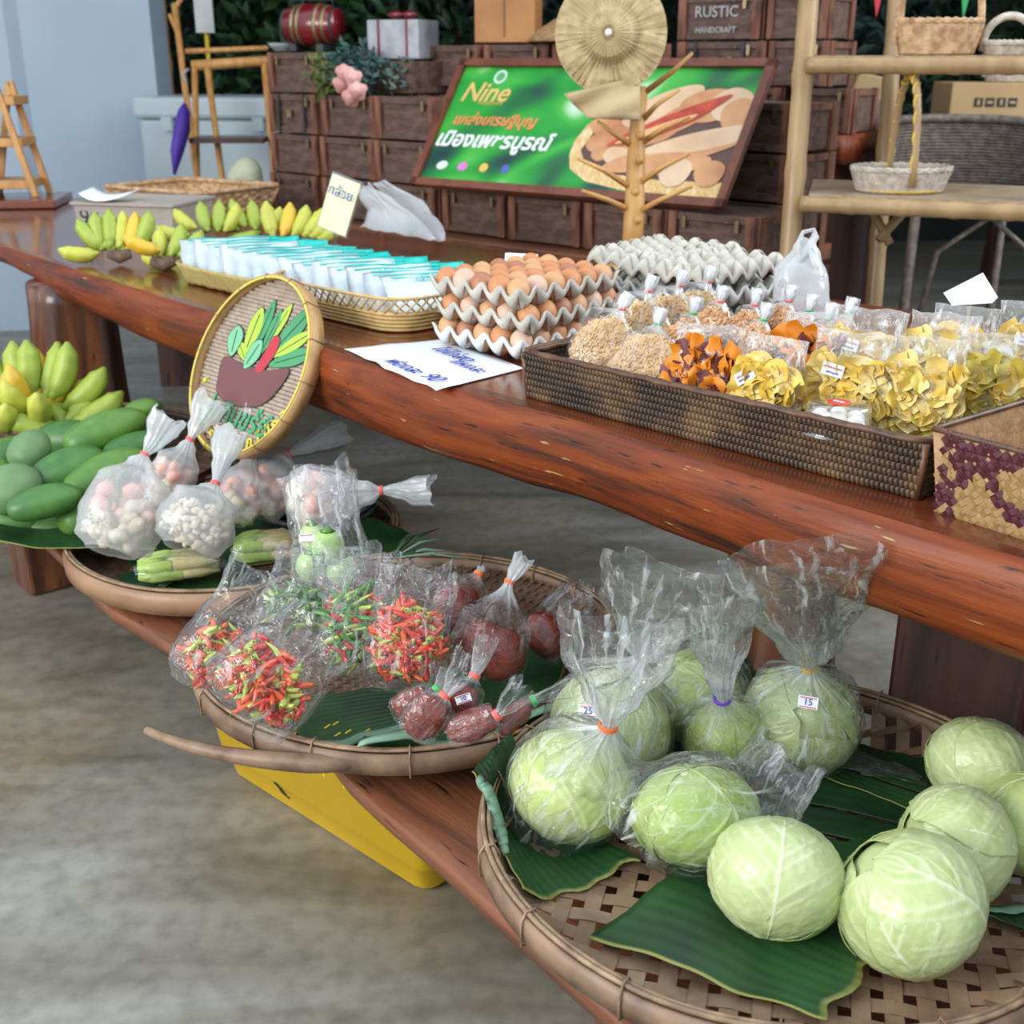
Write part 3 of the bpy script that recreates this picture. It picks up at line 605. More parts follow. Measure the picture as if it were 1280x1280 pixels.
# the loose bag of the flattened cabbage
p, R = cp['Cc']; t = thing('plastic_bag', 'clear untied bag lying loose over the flattened cabbage', 'bag', (p.x, p.y, p.z-R))
bagmesh([p-V((.10, .01, .02)), p-V((.08, 0, 0)), p, p+V((.07, .01, .01)), p+V((.10, .03, .03)), p+V((.13, .05, .06))], [.03, .066, .083, .075, .055, .05], [.9, .9, .95, .8, .4, .12], [.03, .03, .02, .08, .15, .12], (0, -.3, 1), nr=36, ns=60, crk=.005, seed=8, tip=.01).build('film', M['crackle'], t, world=True)
p, R = cp['Ff']; q = p+V((.055, -.05, -.062))
t = [o for o in bpy.data.objects if o.get('label', '').startswith('clear bag with a yellow band')][0]
gr = [[q+V((.105*i/10+.01*nz((i, j, 0), .5), .0-.045*i/10+.05*(j/6)*(1-.4*i/10), .012+.02*(1-i/10)*(j/6)+.008*nz((i*.6, j*.8, 2), 1))) for j in range(7)] for i in range(11)]
MB().sheet(gr).build('bag_corner', M['crackle'], t, world=True)
M['thin2'] = film('chilli_bag_film', body=.015, base=.03, edge=.5, rough=.10, bs=34, bump=.8, crease=.05, glint_streak=.5)
# ---------------------------------------------------------------- chillies in bags
chm = {'red': pm('red_chilli', (.66, .035, .012), (.5, .015, .01), 9, .22, coat=.4), 'orange': pm('orange_chilli', (.80, .13, .015), (.70, .07, .01), 9, .22, coat=.4),
       'lime': pm('yellow_green_chilli', (.50, .55, .09), (.36, .46, .07), 9, .25, coat=.4), 'green': pm('green_chilli', (.10, .28, .03), (.05, .17, .02), 9, .25, coat=.4)}
chmesh = {}
def chilli_mesh(col, L, r, curve, nm):
    mb = MB(); n = 8; pts = []; rd = []
    for i in range(n):
        a = i/(n-1); pts.append(V((L*(a-.5), curve*sin(a*pi), 0))); rd.append(r*(.55+.45*sin(min(1, a*2.2)*pi/2))*(1-a**3*.93))
    mb.tube(pts, rd, 7); b0 = len(mb.f)
    mb.tube([(-L*.5+.001, 0, 0), (-L*.5-.004, .0005, .001), (-L*.5-.008, .002, .001)], [r*.35, .0007, .0006], 5)
    me = mb.mesh('chilli'); me.materials.append(chm[col]); me.materials.append(chm['green'])
    for k, p_ in enumerate(me.polygons): p_.use_smooth = True; p_.material_index = 1 if k >= b0 else 0
    return me
for c_ in chm: chmesh[c_] = [chilli_mesh(c_, .036, .0054, .003, c_), chilli_mesh(c_, .044, .0047, .006, c_), chilli_mesh(c_, .030, .0062, .001, c_)]
def chbag(label, c, ext, cols, n, top, ztop, wbody, wtop, seed, ax_up=None, long_=1.0, flat_=.62, ly=0):
    """c: centre px + depth; chillies packed in an ellipsoid; open crumpled bag above"""
    c = V(c); r0 = random.Random(seed); t = thing('bag_of_chillies', label, 'bag', (c.x, c.y, c.z-ext[2]))
    up = (V(top)-c).normalized(); side = up.cross(tocam(c)).normalized(); fr = side.cross(up)
    for k in range(n):
        while True:
            q = V((r0.uniform(-1, 1), r0.uniform(-1, 1), r0.uniform(-1, 1)))
            if .35 < q.length < 1: break
        if q.y < -.2 and r0.random() < .9: q.y = -q.y
        pos = c+side*q.x*ext[0]+fr*q.y*ext[1]+up*q.z*ext[2]
        col = cols[int(r0.random()*len(cols))]
        o = bpy.data.objects.new('chilli', chmesh[col][int(r0.random()*3)]); C.objects.link(o); o.parent = t; o.location = pos-t.location
        o.rotation_euler = (r0.uniform(0, 6.3), r0.uniform(-.9, .9), r0.uniform(0, 6.3)); o.scale = (long_, 1, 1)
    path = [c-up*ext[2]*1.25, c-up*ext[2]*.8, c, c+up*ext[2]*.95, c+(V(top)-c)*.62, V(top)]
    bagmesh(path, [ext[0]*.95, ext[0]*1.2, ext[0]*1.22, ext[0]*1.12, lerp(wbody, wtop, .5), wtop], [ .25, .75*ext[1]/ext[0]*1.7, ext[1]/ext[0]*1.15, ext[1]/ext[0]*1.1, .35, .2], [.02, .03, .02, .05, .08, .10], tocam(c), npl=7, nr=40, ns=56, crk=.0058, seed=seed, tip=.014).build('film', M['thin2'], t, world=True)
    return t
rcol = ['red']*5+['orange']*4+['lime']*2
chbag('clear bag of short red and yellow-green chillies at the left rim of the middle basket', D(279, 822, 1.83), (.061, .034, .048), ['red', 'orange', 'lime', 'lime', 'orange', 'red', 'orange'], 130, D(335, 715, 1.86), 1.8, .055, .058, 21)
chbag('clear bag of small red chillies lying in front, its mouth spread to the right', D(334, 853, 1.73), (.066, .034, .050), rcol, 170, D(405, 790, 1.74), 1.7, .06, .062, 22)
chbag('clear bag of slim green chillies behind the two red bags at the left', D(380, 765, 1.93), (.06, .03, .04), ['green', 'green', 'green', 'lime'], 60, D(400, 695, 1.98), 1.9, .06, .07, 23, long_=1.3)
chbag('clear bag of long green chillies with a few bright red ones in the middle', D(443, 785, 1.85), (.048, .03, .066), ['green', 'green', 'green', 'lime', 'red'], 110, D(440, 690, 1.92), 1.85, .06, .062, 24, long_=1.7)
chbag('upright clear bag of thin orange-red chillies next to the large paste bags', D(507, 803, 1.80), (.054, .032, .060), rcol, 180, D(520, 705, 1.84), 1.8, .06, .060, 25, long_=1.15)
# tall clear bag of pale green eggplants with sticker
c = D(412, 690, 2.12); t = thing('bag_of_eggplants', 'tall clear bag with round pale green eggplants at its bottom between the baskets', 'bag', (c.x, c.y, c.z-.06))
meg = pm('pale_green_eggplant', (.50, .66, .25), (.28, .48, .12), 20, .3, coat=.4)
for dx, dy, dz, r in ((.0, -.01, .015, .030), (.02, .0, -.035, .028), (-.035, .005, -.03, .028), (-.03, .01, .025, .024)):
    pp = c+V((dx, dy, dz))-t.location; rg = MB().ell(pp, (r, r, r*1.1), 18, 12).build('eggplant', meg, t)
    MB().lathe([(r*.5, r*.97), (r*.25, r*1.1), (.004, r*1.25)], 8, c=pp, cap=True).build('calyx', chm['green'], t)
tp = D(395, 590, 2.16)
bagmesh([c-Z*.07, c-Z*.04, c, c+(tp-c)*.35, c+(tp-c)*.7, tp], [.05, .068, .07, .062, .062, .066], [.3, .7, .7, .5, .4, .3], [.02, .03, .03, .08, .10, .12], tocam(c), npl=8, nr=50, ns=56, crk=.006, seed=31, tip=.02).build('film', M['crackle'], t, world=True)
sticker(t, c+V((-.028, -.06, .05)), tocam(c), .026, .015, None)
# ---------------------------------------------------------------- chilli paste bags
m_paste = pm('dark_red_chilli_paste', (.20, .022, .007), (.085, .009, .004), 60, .4, .5, bs=160, coat=.12)
def paste(label, c, ext, tie, top, wtop, bc, seed, rotup=None, txt=None, neck=.0065, blob=True, mfilm='crackle'):
    c = V(c); t = thing('bag_of_chilli_paste', label, 'bag', (c.x, c.y, c.z-ext[2]*.8))
    up = (V(tie)-c).normalized(); side = up.cross(tocam(c)).normalized(); fr = side.cross(up)
    rings = []
    for i in range(15):
        a = -pi/2+.1+(pi-.2)*i/14
        ca = cos(a)**.6; row = []
        for j in range(32):
            th = 2*pi*j/32; e = (abs(cos(th))**.75*(1 if cos(th) > 0 else -1), abs(sin(th))**.8*(1 if sin(th) > 0 else -1))
            p_ = c+side*e[0]*ext[0]*ca+fr*e[1]*ext[1]*ca+up*(sin(a)*ext[2]-(.12*ext[2]*ca if i > 8 else 0)); p_ += noise.noise_vector(p_*30)*.005
            row.append(p_)
        rings.append(row)
    MB().loft(rings).build('chilli_paste', m_paste, t, world=True)
    tie = V(tie); top = V(top)
    path = [c-up*ext[2]*1.05, c-up*ext[2]*.8, c, c+up*ext[2]*.85, tie, tie+(top-tie)*.5, top]
    r = ext[0]; k = ext[1]/ext[0]
    bagmesh(path, [r*.8, r*1.06, r*1.1, r*.98, neck, wtop*.75, wtop], [k, k, k, k, 1, .5, .3], [0, .02, .02, .06, .25, .2, .12], tocam(c), npl=7, nr=40, ns=44, crk=.003, seed=seed, tip=.006).build('film', M['thin'], t, world=True)
    if bc: band(tie, top-c, neck+.001, M['band_'+bc], t)
    if txt: sticker(t, c+tocam(c)*(ext[1]*1.25)+up*ext[2]*.2, tocam(c)+Z*.3, .022, .012, txt, tilt=.3)
    return t
paste('largest bag of dark red chilli paste, tied tall with an orange band', D(612, 812, 1.86), (.058, .035, .042), D(637, 727, 1.87), D(655, 698, 1.86), .017, 'orange', 41)
paste('bag of chilli paste tied with orange behind the upright bag of red chillies', D(570, 762, 1.96), (.040, .03, .048), D(598, 718, 1.99), D(602, 710, 2.0), .007, 'orange', 42)
paste('bag of chilli paste at the right of the basket with an untied crumpled top', D(684, 793, 1.97), (.042, .03, .034), D(725, 745, 2.0), D(737, 738, 2.0), .03, None, 43, neck=.036)
paste('small flat bag of chilli paste with a green band, leftmost of the small bags', D(515, 880, 1.70), (.022, .011, .030), D(547, 862, 1.69), D(560, 835, 1.70), .014, 'green', 44)
paste('small square-ended bag of chilli paste with a red band, frontmost of the small bags', D(532, 897, 1.65), (.027, .012, .034), D(556, 869, 1.64), D(590, 815, 1.64), .022, 'pinkred', 45)
paste('small bag of chilli paste carrying the white 10 price sticker', D(577, 878, 1.68), (.024, .012, .028), D(593, 845, 1.68), D(610, 795, 1.70), .016, 'pinkred', 46, txt='10')
paste('small long bag of chilli paste with a red band lying at the right front', D(592, 906, 1.63), (.021, .012, .038), D(621, 894, 1.62), D(658, 858, 1.62), .022, 'pinkred', 47)
paste('small bag of chilli paste with a green band, rightmost of the small bags', D(642, 897, 1.66), (.015, .010, .030), D(667, 876, 1.67), D(712, 860, 1.68), .014, 'green', 48)
# lemongrass sprig behind
t = thing('herb_sprig', 'green herb sprig with thin leaves behind the middle basket', 'herb', G(500, 690, .385))
for k, (u, v, z) in enumerate(((560, 672, 2.35), (550, 660, 2.35), (572, 690, 2.3), (545, 695, 2.3), (590, 700, 2.28), (520, 668, 2.33))):
    a = D(490, 697, 2.3); b = D(u, v, z); mdl = (a+b)/2+Z*.012
    MB().tube([a, mdl, b], [.003, .007, .0008], 6, flat=.25).build('leaf', M['leaf'] if k % 2 else M['leaf_under'], t, world=True)
# ---------------------------------------------------------------- bagged garlic and shallot
m_gar = pm('garlic_clove', (.78, .70, .55), (.58, .47, .32), 25, .5); m_pink = pm('pink_shallot_skin', (.80, .36, .30), (.70, .45, .36), 30, .45)
def garlic(label, c, ext, tie, top, wtop, seed, pink=.3, big=False, bc='pinkred', n=110):
    c = V(c); tie = V(tie); top = V(top); t = thing('bag_of_garlic', label, 'bag', (c.x, c.y, c.z-ext[2])); r0 = random.Random(seed)
    up = (tie-c).normalized(); side = up.cross(tocam(c)).normalized(); fr = side.cross(up); a, b = MB(), MB()
    for k in range(n if not big else n//3):
        while True:
            q = V((r0.uniform(-1, 1), r0.uniform(-1, 1), r0.uniform(-1, .75)))
            if .45 < q.length < .98: break
        s_ = (.010 if not big else .021)*r0.uniform(.75, 1.2); rot = Matrix.Rotation(r0.uniform(0, 6), 3, V((r0.random(), r0.random(), r0.random())).normalized())
        pk = big and q.z > -.1 and r0.random() < pink*2.2
        (b if pk else a).ell(c+side*q.x*ext[0]*.86+fr*q.y*ext[1]*.86+up*(q.z*ext[2]*.86-.1*ext[2]), (s_, s_*.7, s_*.62), 7, 5, rot)
    a.build('garlic_cloves', m_gar, t, world=True)['kind'] = 'stuff'
    if b.v: b.build('pink_shallots', m_pink, t, world=True)['kind'] = 'stuff'
    r = ext[0]; k = ext[1]/ext[0]; L = (tie-c).length
    path = [c-up*ext[2]*1.1, c-up*ext[2]*.85, c-up*ext[2]*.2, c+up*ext[2]*.7, c+up*(L*.8), tie]
    bagmesh(path, [r*.6, r*.95, r*1.08, r*.92, r*.35, .007], [k, k, k, k, .9, 1], [0, .02, .015, .05, .12, .25], tocam(c), npl=9, nr=40, ns=56, crk=.0035, seed=seed).build('film', M['milky'], t, world=True)
    bagmesh([tie, tie+(top-tie)*.35, tie+(top-tie)*.75, top], [.007, wtop*.5, wtop*.92, wtop], [1, .6, .45, .4], [.25, .2, .12, .1], tocam(c), npl=9, nr=26, ns=48, crk=.0035, seed=seed+1, tip=.008).build('gathered_top', M['milkyneck'], t, world=True)
    band(tie, top-c, .0085, M['band_'+bc], t); return t
garlic('leftmost milky bag of garlic with pink shallots, tied with red, near the mangoes', D(156, 638, 2.28), (.076, .05, .078), D(181, 568, 2.32), D(212, 520, 2.32), .034, 51, big=True)
garlic('milky bag of pink shallots just behind the leftmost garlic bag', D(213, 600, 2.46), (.05, .035, .055), D(238, 549, 2.46), D(266, 500, 2.48), .037, 52, big=True, pink=.9)
garlic('milky bag of small peeled garlic cloves in the middle of the pale-rimmed tray', D(248, 650, 2.27), (.070, .045, .056), D(269, 604, 2.30), D(290, 538, 2.34), .034, 53, n=190)
garlic('milky bag of garlic with its fan-shaped top upright before the painted sign', D(298, 622, 2.44), (.05, .035, .05), D(316, 568, 2.47), D(331, 508, 2.5), .040, 54, big=True, pink=.5)
garlic('milky bag of pinkish garlic whose neck points up to the right', D(330, 612, 2.48), (.062, .04, .05), D(360, 568, 2.52), D(430, 538, 2.58), .032, 55, big=True, pink=.5)
garlic('milky bag of garlic whose neck lies out to the right beyond the tray', D(392, 622, 2.30), (.06, .04, .042), D(477, 613, 2.28), D(538, 612, 2.26), .032, 56, big=True, pink=.3)
# baby corn packs
m_corn = pm('pale_yellow_baby_corn', (.80, .70, .36), (.70, .58, .24), 60, .5, .3, bs=200); m_husk = pm('light_green_husk', (.48, .62, .18), (.32, .48, .10), 14, .45, st=(1, 8, 8))
def corn(label, c, ang, L, W, seed):
    c = V(c); t = thing('baby_corn_pack', label, 'vegetable pack', (c.x, c.y, c.z-.028), ang); r0 = random.Random(seed)
    for k in range(8):
        y = (k % 4-1.5)*W/4; z = .016+(k//4)*.02
        MB().tube([(-L*.42, y*.8, z), (-L*.1, y, z+.004), (L*.22, y*1.0, z+.004), (L*.46, y*.8, z)], [.008, .011, .011, .003], 9).build('baby_corn', m_corn, t)
        MB().tube([(-L*.55, y*.5, z), (-L*.38, y*.9, z+.003), (-L*.2, y*1.0, z+.005), (-L*(.02+.12*(k % 3)), y*1.02, z+.004)], [.006, .013, .0125, .012], 9, cap=False).build('husk', m_husk, t)
    bagmesh([V((-L*.6, 0, .025)), V((-L*.45, 0, .027)), V((0, 0, .03)), V((L*.42, 0, .028)), V((L*.55, 0, .02))], [W*.3, W*.5, W*.66, W*.55, W*.2], [.5]*5, [.02]*5, (0, 0, 1), nr=30, ns=40, crk=.002, seed=seed).build('wrap_film', M['clear'], t)
    return t
corn('wrapped pack of baby corn at the front left of the pale-rimmed tray', G(228, 706, .37), R_(18), .155, .075, 61)
corn('wrapped pack of baby corn behind, right of the peeled garlic bag', G(338, 682, .40), R_(14), .13, .085, 62)
# ---------------------------------------------------------------- mangoes
mm = [pm('mango_skin_deep', (.085, .22, .045), (.04, .13, .035), 16, .42, .12, bs=90, det=6), pm('mango_skin_mid', (.14, .29, .05), (.07, .18, .035), 14, .42, .12, bs=90, det=6), pm('mango_skin_bloom', (.18, .29, .13), (.10, .20, .08), 10, .5, .12, bs=90, det=6)]
mgp = {}
def mango(label, c, L, W, yaw, pitch_, mi, seed):
    t = None
    rings = []; n = 22
    for i in range(n):
        a = i/(n-1); x = -cos(a*pi); r = sin(a*pi)**.78*(1+.12*cos(a*pi))*(1-.05*sin(a*2*pi)); r = max(r, .06)
        rings.append([V((x*L, .10*L*sin(a*pi)*(1 if i else 1)-.12*L*a*a+r*W*1.13*cos(2*pi*j/24)*(1+.04*nz((a*3, cos(2*pi*j/24), seed), 1)), r*W*.98*sin(2*pi*j/24))) for j in range(24)])
    o = MB().loft(rings).build('mango', mm[mi], None, loc=c); o.rotation_euler = (0, -pitch_, yaw)
    MB().tube([(L*.98, -.12*L, 0), (L*1.04, -.125*L, .001)], [.004, .0025], 7).build('stem_nub', M['log_dark'], o)
    return tag(o, label, 'mango', 'mangoes heaped on the left basket')
ml = [((133, 540), 2.75, .098, .045, 38, .22, 1, 'long light green mango reaching up to the right along the back of the heap'),
      ((86, 587), 2.62, .082, .046, 35, .25, 0, 'dark green mango in front centre of the heap'),
      ((133, 592), 2.62, .098, .043, 45, .25, 1, 'mango half hidden behind the leftmost garlic bag'),
      ((38, 563), 2.70, .052, .040, 80, .5, 2, 'short dusty-green mango standing end-on above the front ones'),
      ((16, 611), 2.55, .060, .052, 60, .35, 2, 'plump dusty-green mango at the front left corner of the heap'),
      ((56, 628), 2.50, .075, .036, 25, .15, 0, 'low mango just above the drooping leaf'),
      ((8, 572), 2.75, .06, .038, 60, .2, 0, 'mango at the left edge behind the plump one'),
      ((60, 606), 2.70, .06, .035, 20, .1, 1, 'mango wedged underneath between the two front ones'),
      ((170, 560), 2.72, .075, .035, 40, .1, 0, 'shaded mango at the right foot of the heap'),
      ((178, 512), 2.90, .045, .026, 20, .2, 1, 'small dark mango tip at the back right of the heap'),
      ((-25, 600), 2.65, .075, .045, 60, .2, 1, 'mango cut off by the left edge of the photo')]
for (u, v), z, L, W, yaw, pt, mi, lab in ml: mango(lab, D(u, v, z), L, W, R_(yaw), pt, mi, u)
for k, ((u, v), z, L, W, yaw) in enumerate((((60, 660), 2.62, .08, .045, 10), ((120, 640), 2.6, .09, .045, 60), ((0, 650), 2.6, .09, .045, 0), ((40, 600), 2.85, .09, .05, 30), ((110, 590), 2.85, .09, .05, -10), ((20, 570), 3.0, .09, .05, 50), ((90, 550), 3.0, .09, .05, 0))):
    mango('green mango in the lower layer of the heap, mostly covered by others', D(u, v, z), L, W, R_(yaw), 0, k % 2, 90+k)['group'] = 'covered mangoes in the lower layer'
# ---------------------------------------------------------------- bananas
mbn = {'g': pm('green_banana_skin', (.42, .50, .08), (.26, .36, .05), 12, .45, .1), 'y': pm('yellow_banana_skin', (.80, .52, .04), (.68, .44, .05), 14, .45, .1), 'm': pm('turning_banana_skin', (.58, .58, .09), (.44, .48, .07), 10, .45, .1)}
m_bst = pm('banana_stalk_brown', (.22, .15, .09), (.08, .05, .035), 30, .8, .5)
def bmeshd(L, W, bend, seed):
    rings = []; n = 16
    for i in range(n):
        a = i/(n-1); th = bend*(a-.5); Rr = L/max(bend, .05)
        c = V((0, Rr*(1-cos(th)), Rr*sin(th)+L/2)); tg = V((0, sin(th), cos(th)))
        r = W*interp(a, (0, .06, .2, .5, .8, .93, .97, 1), (.30, .33, .82, 1, .85, .4, .22, .16))
        bx = V((1, 0, 0)); by = tg.cross(bx)
        rings.append([c+(bx*cos(2*pi*j/15)+by*sin(2*pi*j/15))*r*(1+.07*cos(5*2*pi*j/15)) for j in range(15)])
    return MB().loft(rings)
bme = {}
for k_ in mbn:
    me = bmeshd(.112, .0225, .85, 1).mesh('banana'); me.materials.append(mbn[k_]); me.polygons.foreach_set('use_smooth', [True]*len(me.polygons)); bme[k_] = me
def bunch(label, pos, dirs, scale=1, stalk=True):
    """dirs: list of (azimuth deg, elevation deg, colour, dx, dz)"""
    t = thing('banana_bunch', label, 'bananas', pos)
    for az, el, cl, off, dz in dirs:
        o = bpy.data.objects.new('banana', bme[cl]); C.objects.link(o); o.parent = t
        d = V((cos(R_(el))*cos(R_(az)), cos(R_(el))*sin(R_(az)), sin(R_(el))))
        back = V((0, 0, 1))-d*d.z                 # bend upward
        if back.length < .15: back = V((-1, 0, 0))-d*(-d.x)
        by = back.normalized(); bx = by.cross(d)
        o.matrix_local = Matrix.Translation(V((off, 0, dz))+d*.008) @ Matrix((bx, by, d)).transposed().to_4x4() @ Matrix.Scale(scale, 4)
    if stalk:
        MB().tube([(-.03, -.005, .03), (0, -.012, .022), (.03, -.005, .03)], [.014, .019, .014], 9).build('stalk', m_bst, t)
    return t
def fan(c, n, az0, az1, el, spread, dz=.03, seed=0):
    r0 = random.Random(seed); out = []
    for k in range(n):
        a = k/(n-1); out.append((lerp(az0, az1, a)+r0.uniform(-5, 5), el+r0.uniform(-8, 8), c[k % len(c)], lerp(-spread, spread, a), dz+r0.uniform(-.004, .008)))
    return out
bunch('green banana bunch standing on the table left of the teal packets', G(152, 330, TH), fan('gggm', 4, 175, 110, 40, .04, .025, 1)+fan('ggmy', 5, 120, 50, 62, .05, .03, 2)+[(200, 8, 'm', -.05, .02), (-20, 5, 'g', .06, .02)], .98)
bunch('short banana bunch with a browning yellow finger lying beside the teal packets', G(206, 340, TH), [(100, 40, 'm', -.01, .03), (70, 50, 'g', .02, .03), (50, 35, 'g', .04, .03), (200, 25, 'y', .0, .045), (150, 5, 'm', .02, .02)], .92)
bunch('banana bunch lying with dull green fingers behind the left packets', G(262, 312, TH), [(180, 15, 'm', -.05, .03), (150, 30, 'm', -.03, .05), (120, 55, 'g', .0, .04), (90, 60, 'g', .03, .04), (60, 50, 'm', .05, .04), (10, 10, 'g', .05, .02)], .92)
bunch('banana bunch with one bright yellow finger in the middle of the row', G(318, 310, TH), [(170, 40, 'g', -.04, .04), (140, 50, 'g', -.02, .05), (110, 55, 'g', .01, .04), (165, 15, 'y', -.04, .05), (60, 45, 'm', .04, .03)], .92)
bunch('yellowish banana bunch at the right end of the row by the pale yellow sign', G(376, 314, TH), [(120, 65, 'm', -.08, .03), (70, 58, 'y', -.05, .03), (58, 50, 'm', -.02, .03), (50, 42, 'm', .01, .03), (40, 38, 'm', .03, .025), (30, 30, 'm', .05, .02)], 1.0)
bunch('upright green and yellow banana bunch behind the mangoes', G(48, 528, .44), [(165, 25, 'm', -.05, .03), (150, 45, 'g', -.05, .05), (120, 65, 'g', -.03, .05), (95, 75, 'g', -.01, .05), (95, 60, 'y', .0, .03), (70, 60, 'g', .03, .05), (50, 55, 'y', .03, .03), (45, 65, 'g', .05, .05), (20, 40, 'g', .07, .02), (15, 15, 'g', .06, 0), (250, 50, 'm', -.005, .0), (210, 20, 'm', -.06, 0), (330, 10, 'g', .05, -.02), (135, 35, 'y', -.02, .01), (75, 40, 'y', .015, .01), (110, 30, 'm', -.005, .02), (55, 30, 'm', .04, .0), (290, 40, 'm', .01, -.01), (265, 60, 'y', -.02, .02)], 1.4)
bunch('short green banana bunch at the far left edge behind the mangoes', G(5, 540, .42), [(150, 50, 'm', -.03, .03), (110, 60, 'g', .0, .03), (80, 55, 'g', .02, .03), (200, 20, 'm', 0, .02), (95, 30, 'y', -.01, .0), (60, 20, 'm', .03, .01), (300, 35, 'm', 0, 0)], 1.35, stalk=False)
bunch('green bananas lying between the upright bunch and the long mango', G(95, 548, .41), [(30, 25, 'g', .0, .03), (60, 30, 'g', -.02, .03), (10, 5, 'g', .0, .02), (120, 30, 'g', -.03, .02), (340, 5, 'g', -.01, 0), (200, 20, 'g', -.02, .01)], 1.3, stalk=False)
# ---------------------------------------------------------------- on the table: egg trays
m_pulp = pm('grey_egg_tray_pulp', (.58, .55, .48), (.46, .43, .37), 40, .9, .4, bs=160)
m_pulpw = pm('white_egg_tray_pulp', (.72, .72, .69), (.62, .62, .58), 40, .9, .4, bs=160)
me_egg = {}
pr = [(.0004, -.0275)]+[(.0222*sin(pi*i/13)*(1-.10*cos(pi*i/13)*-1*.9), -.0275*cos(pi*i/13)) for i in range(1, 13)]+[(.0004, .0275)]
egg_cols = {'brown': ((.60, .27, .12), (.52, .21, .085)), 'light brown': ((.66, .36, .18), (.58, .30, .14)), 'pale pinkish': ((.70, .47, .35), (.62, .39, .28)), 'dark brown': ((.44, .19, .11), (.38, .15, .085))}
for k_, (a, b) in egg_cols.items():
    me = MB().lathe([(r*(1.0-.0), -z) for r, z in reversed(pr)], 20, cap=True).mesh('egg'); me.materials.append(pm(k_.replace(' ', '_')+'_eggshell', a, b, 30, .5, .05, bs=300)); me.polygons.foreach_set('use_smooth', [True]*len(me.polygons)); me_egg[k_] = me
NX, NY, PC, TH_ = 5, 6, .0475, .044
def tray_mesh(m, seed):
    nx, ny = NX*12, NY*12; rows = []
    for i in range(nx+1):
        row = []
        for j in range(ny+1):
            x, y = i/12, j/12
            cx, cy = cos(2*pi*x), cos(2*pi*y)         # 1 on cell borders, -1 at cell centres
            h = .5+.25*(cx+cy); h = h**1.15*(.97)
            z = TH_*min(h, .98)*(1+.05*nz((x, y, seed), 1.1))
            bd = min(x, NX-x, y, NY-y)
            if bd == 0: z = max(z, TH_*(.66+.32*((cos(2*pi*(x if y in (0, NY) else y))+1)/2)))
            ox = .006*(1 if bd == 0 else 0)*(1-h)
            row.append(V(((x-NX/2)*PC, (y-NY/2)*PC, z-ox)))
        rows.append(row)
    me_ = MB().sheet(rows)
    per = [(i, 0) for i in range(nx)]+[(nx, j) for j in range(ny)]+[(i, ny) for i in range(nx, 0, -1)]+[(0, j) for j in range(ny, 0, -1)]
    g = []
    for i, j in per:
        p = rows[i][j]; a = (1-cos(2*pi*((i if j in (0, ny) else j)/12)))/2      # 1 at cup centre
        o = V((-1 if i == 0 else 1 if i == nx else 0, -1 if j == 0 else 1 if j == ny else 0, 0)); zb = TH_*(.74-.72*a**.55)
        g.append([p, V((p.x, p.y, p.z))+o*.003*(.5+a), V((p.x, p.y, lerp(p.z, zb, .5)))+o*.002*(a-.6), V((p.x, p.y, zb))-o*(.011*a+.002)])
    g.append(g[0]); me_.sheet(g); return me_
tms = [tray_mesh(0, 0), tray_mesh(0, 7)]
def egg_tray(label, c, rz, m, up=True, group='egg trays', k=0, tilt=0):
    t = thing('egg_tray', label, 'egg tray', c, rz, None); mb = MB(); mb.v = [p.copy() for p in tms[k].v]; mb.f = list(tms[k].f)
    if not up: mb.v = [V((p.x, -p.y, TH_-p.z)) for p in mb.v]; 
    o = mb.build('pulp_tray', m, t, solid=.0022); t.rotation_euler = (tilt, 0, rz)
    return t
ec = V((.007, 2.165, 0))+S*(-.13)+N*(.155)+N*0                # centre of the stack
ec = G(648, 458, TH)+S*(-NX*PC/2)+N*(NY*PC/2); RZ = TZ+R_(2)
labs = ['bottom', 'middle', 'top']
eggn = 0
rg = random.Random(5)
for L in range(3):
    z0 = TH+.006+L*.0475; off = S*((0, .006, .0)[L])+N*((0, .004, -.004)[L])
    egg_tray(f'grey pulp egg tray, {labs[L]} of the three-high stack full of eggs', (ec.x+off.x, ec.y+off.y, z0), RZ+R_((0, 2.5, -1)[L]), m_pulpw if L == 0 else m_pulp, k=L % 2)
    for i in range(NX):
        for j in range(NY):
            if L < 2 and not (j == 0 or i == NX-1 or i == 0): continue
            if L < 2 and i == 0 and j > 1: continue
            lx, ly = (i+.5-NX/2)*PC, (j+.5-NY/2)*PC
            a = RZ+R_((0, 2.5, -1)[L]); p = V((ec.x+off.x+lx*cos(a)-ly*sin(a), ec.y+off.y+lx*sin(a)+ly*cos(a), z0+.003+.027))
            kk = rg.choices(list(egg_cols), (5, 4, 1.6, 2))[0]
            o = bpy.data.objects.new('egg', me_egg[kk]); C.objects.link(o); o.location = p; o.rotation_euler = (rg.uniform(-.12, .12), rg.uniform(-.12, .12), 0); s_ = rg.uniform(.96, 1.08); o.scale = (s_, s_, s_)
            od = ('first', 'second', 'third', 'fourth', 'fifth', 'sixth'); rw = ('front', 'second', 'third', 'fourth', 'fifth', 'back')
            where = f'{rw[j]} row, {od[i]} from the left' if (L == 2 or j == 0) else f'{"right" if i else "left"} side, {od[j]} from the front'
            tag(o, f'{kk} egg in the {labs[L]} tray, {where}', 'egg', f'eggs in the {labs[L]} tray')
ep = G(828, 372, TH+.07); ec2 = V((ep.x, ep.y, 0))+S*.01+N*.12; RZ2 = TZ-R_(6)
for L, (up, h) in enumerate(((True, 0), (True, .048), (False, .10))):
    egg_tray(['open egg tray at the bottom of the right-hand stack', 'egg tray in the middle of the right-hand stack', 'empty upturned egg tray with its bumps up on top of the right-hand stack'][L], (ec2.x, ec2.y, TH+.006+h), RZ2+R_((2, 0, 3)[L]), m_pulpw if L == 1 else m_pulp, up, k=L % 2)
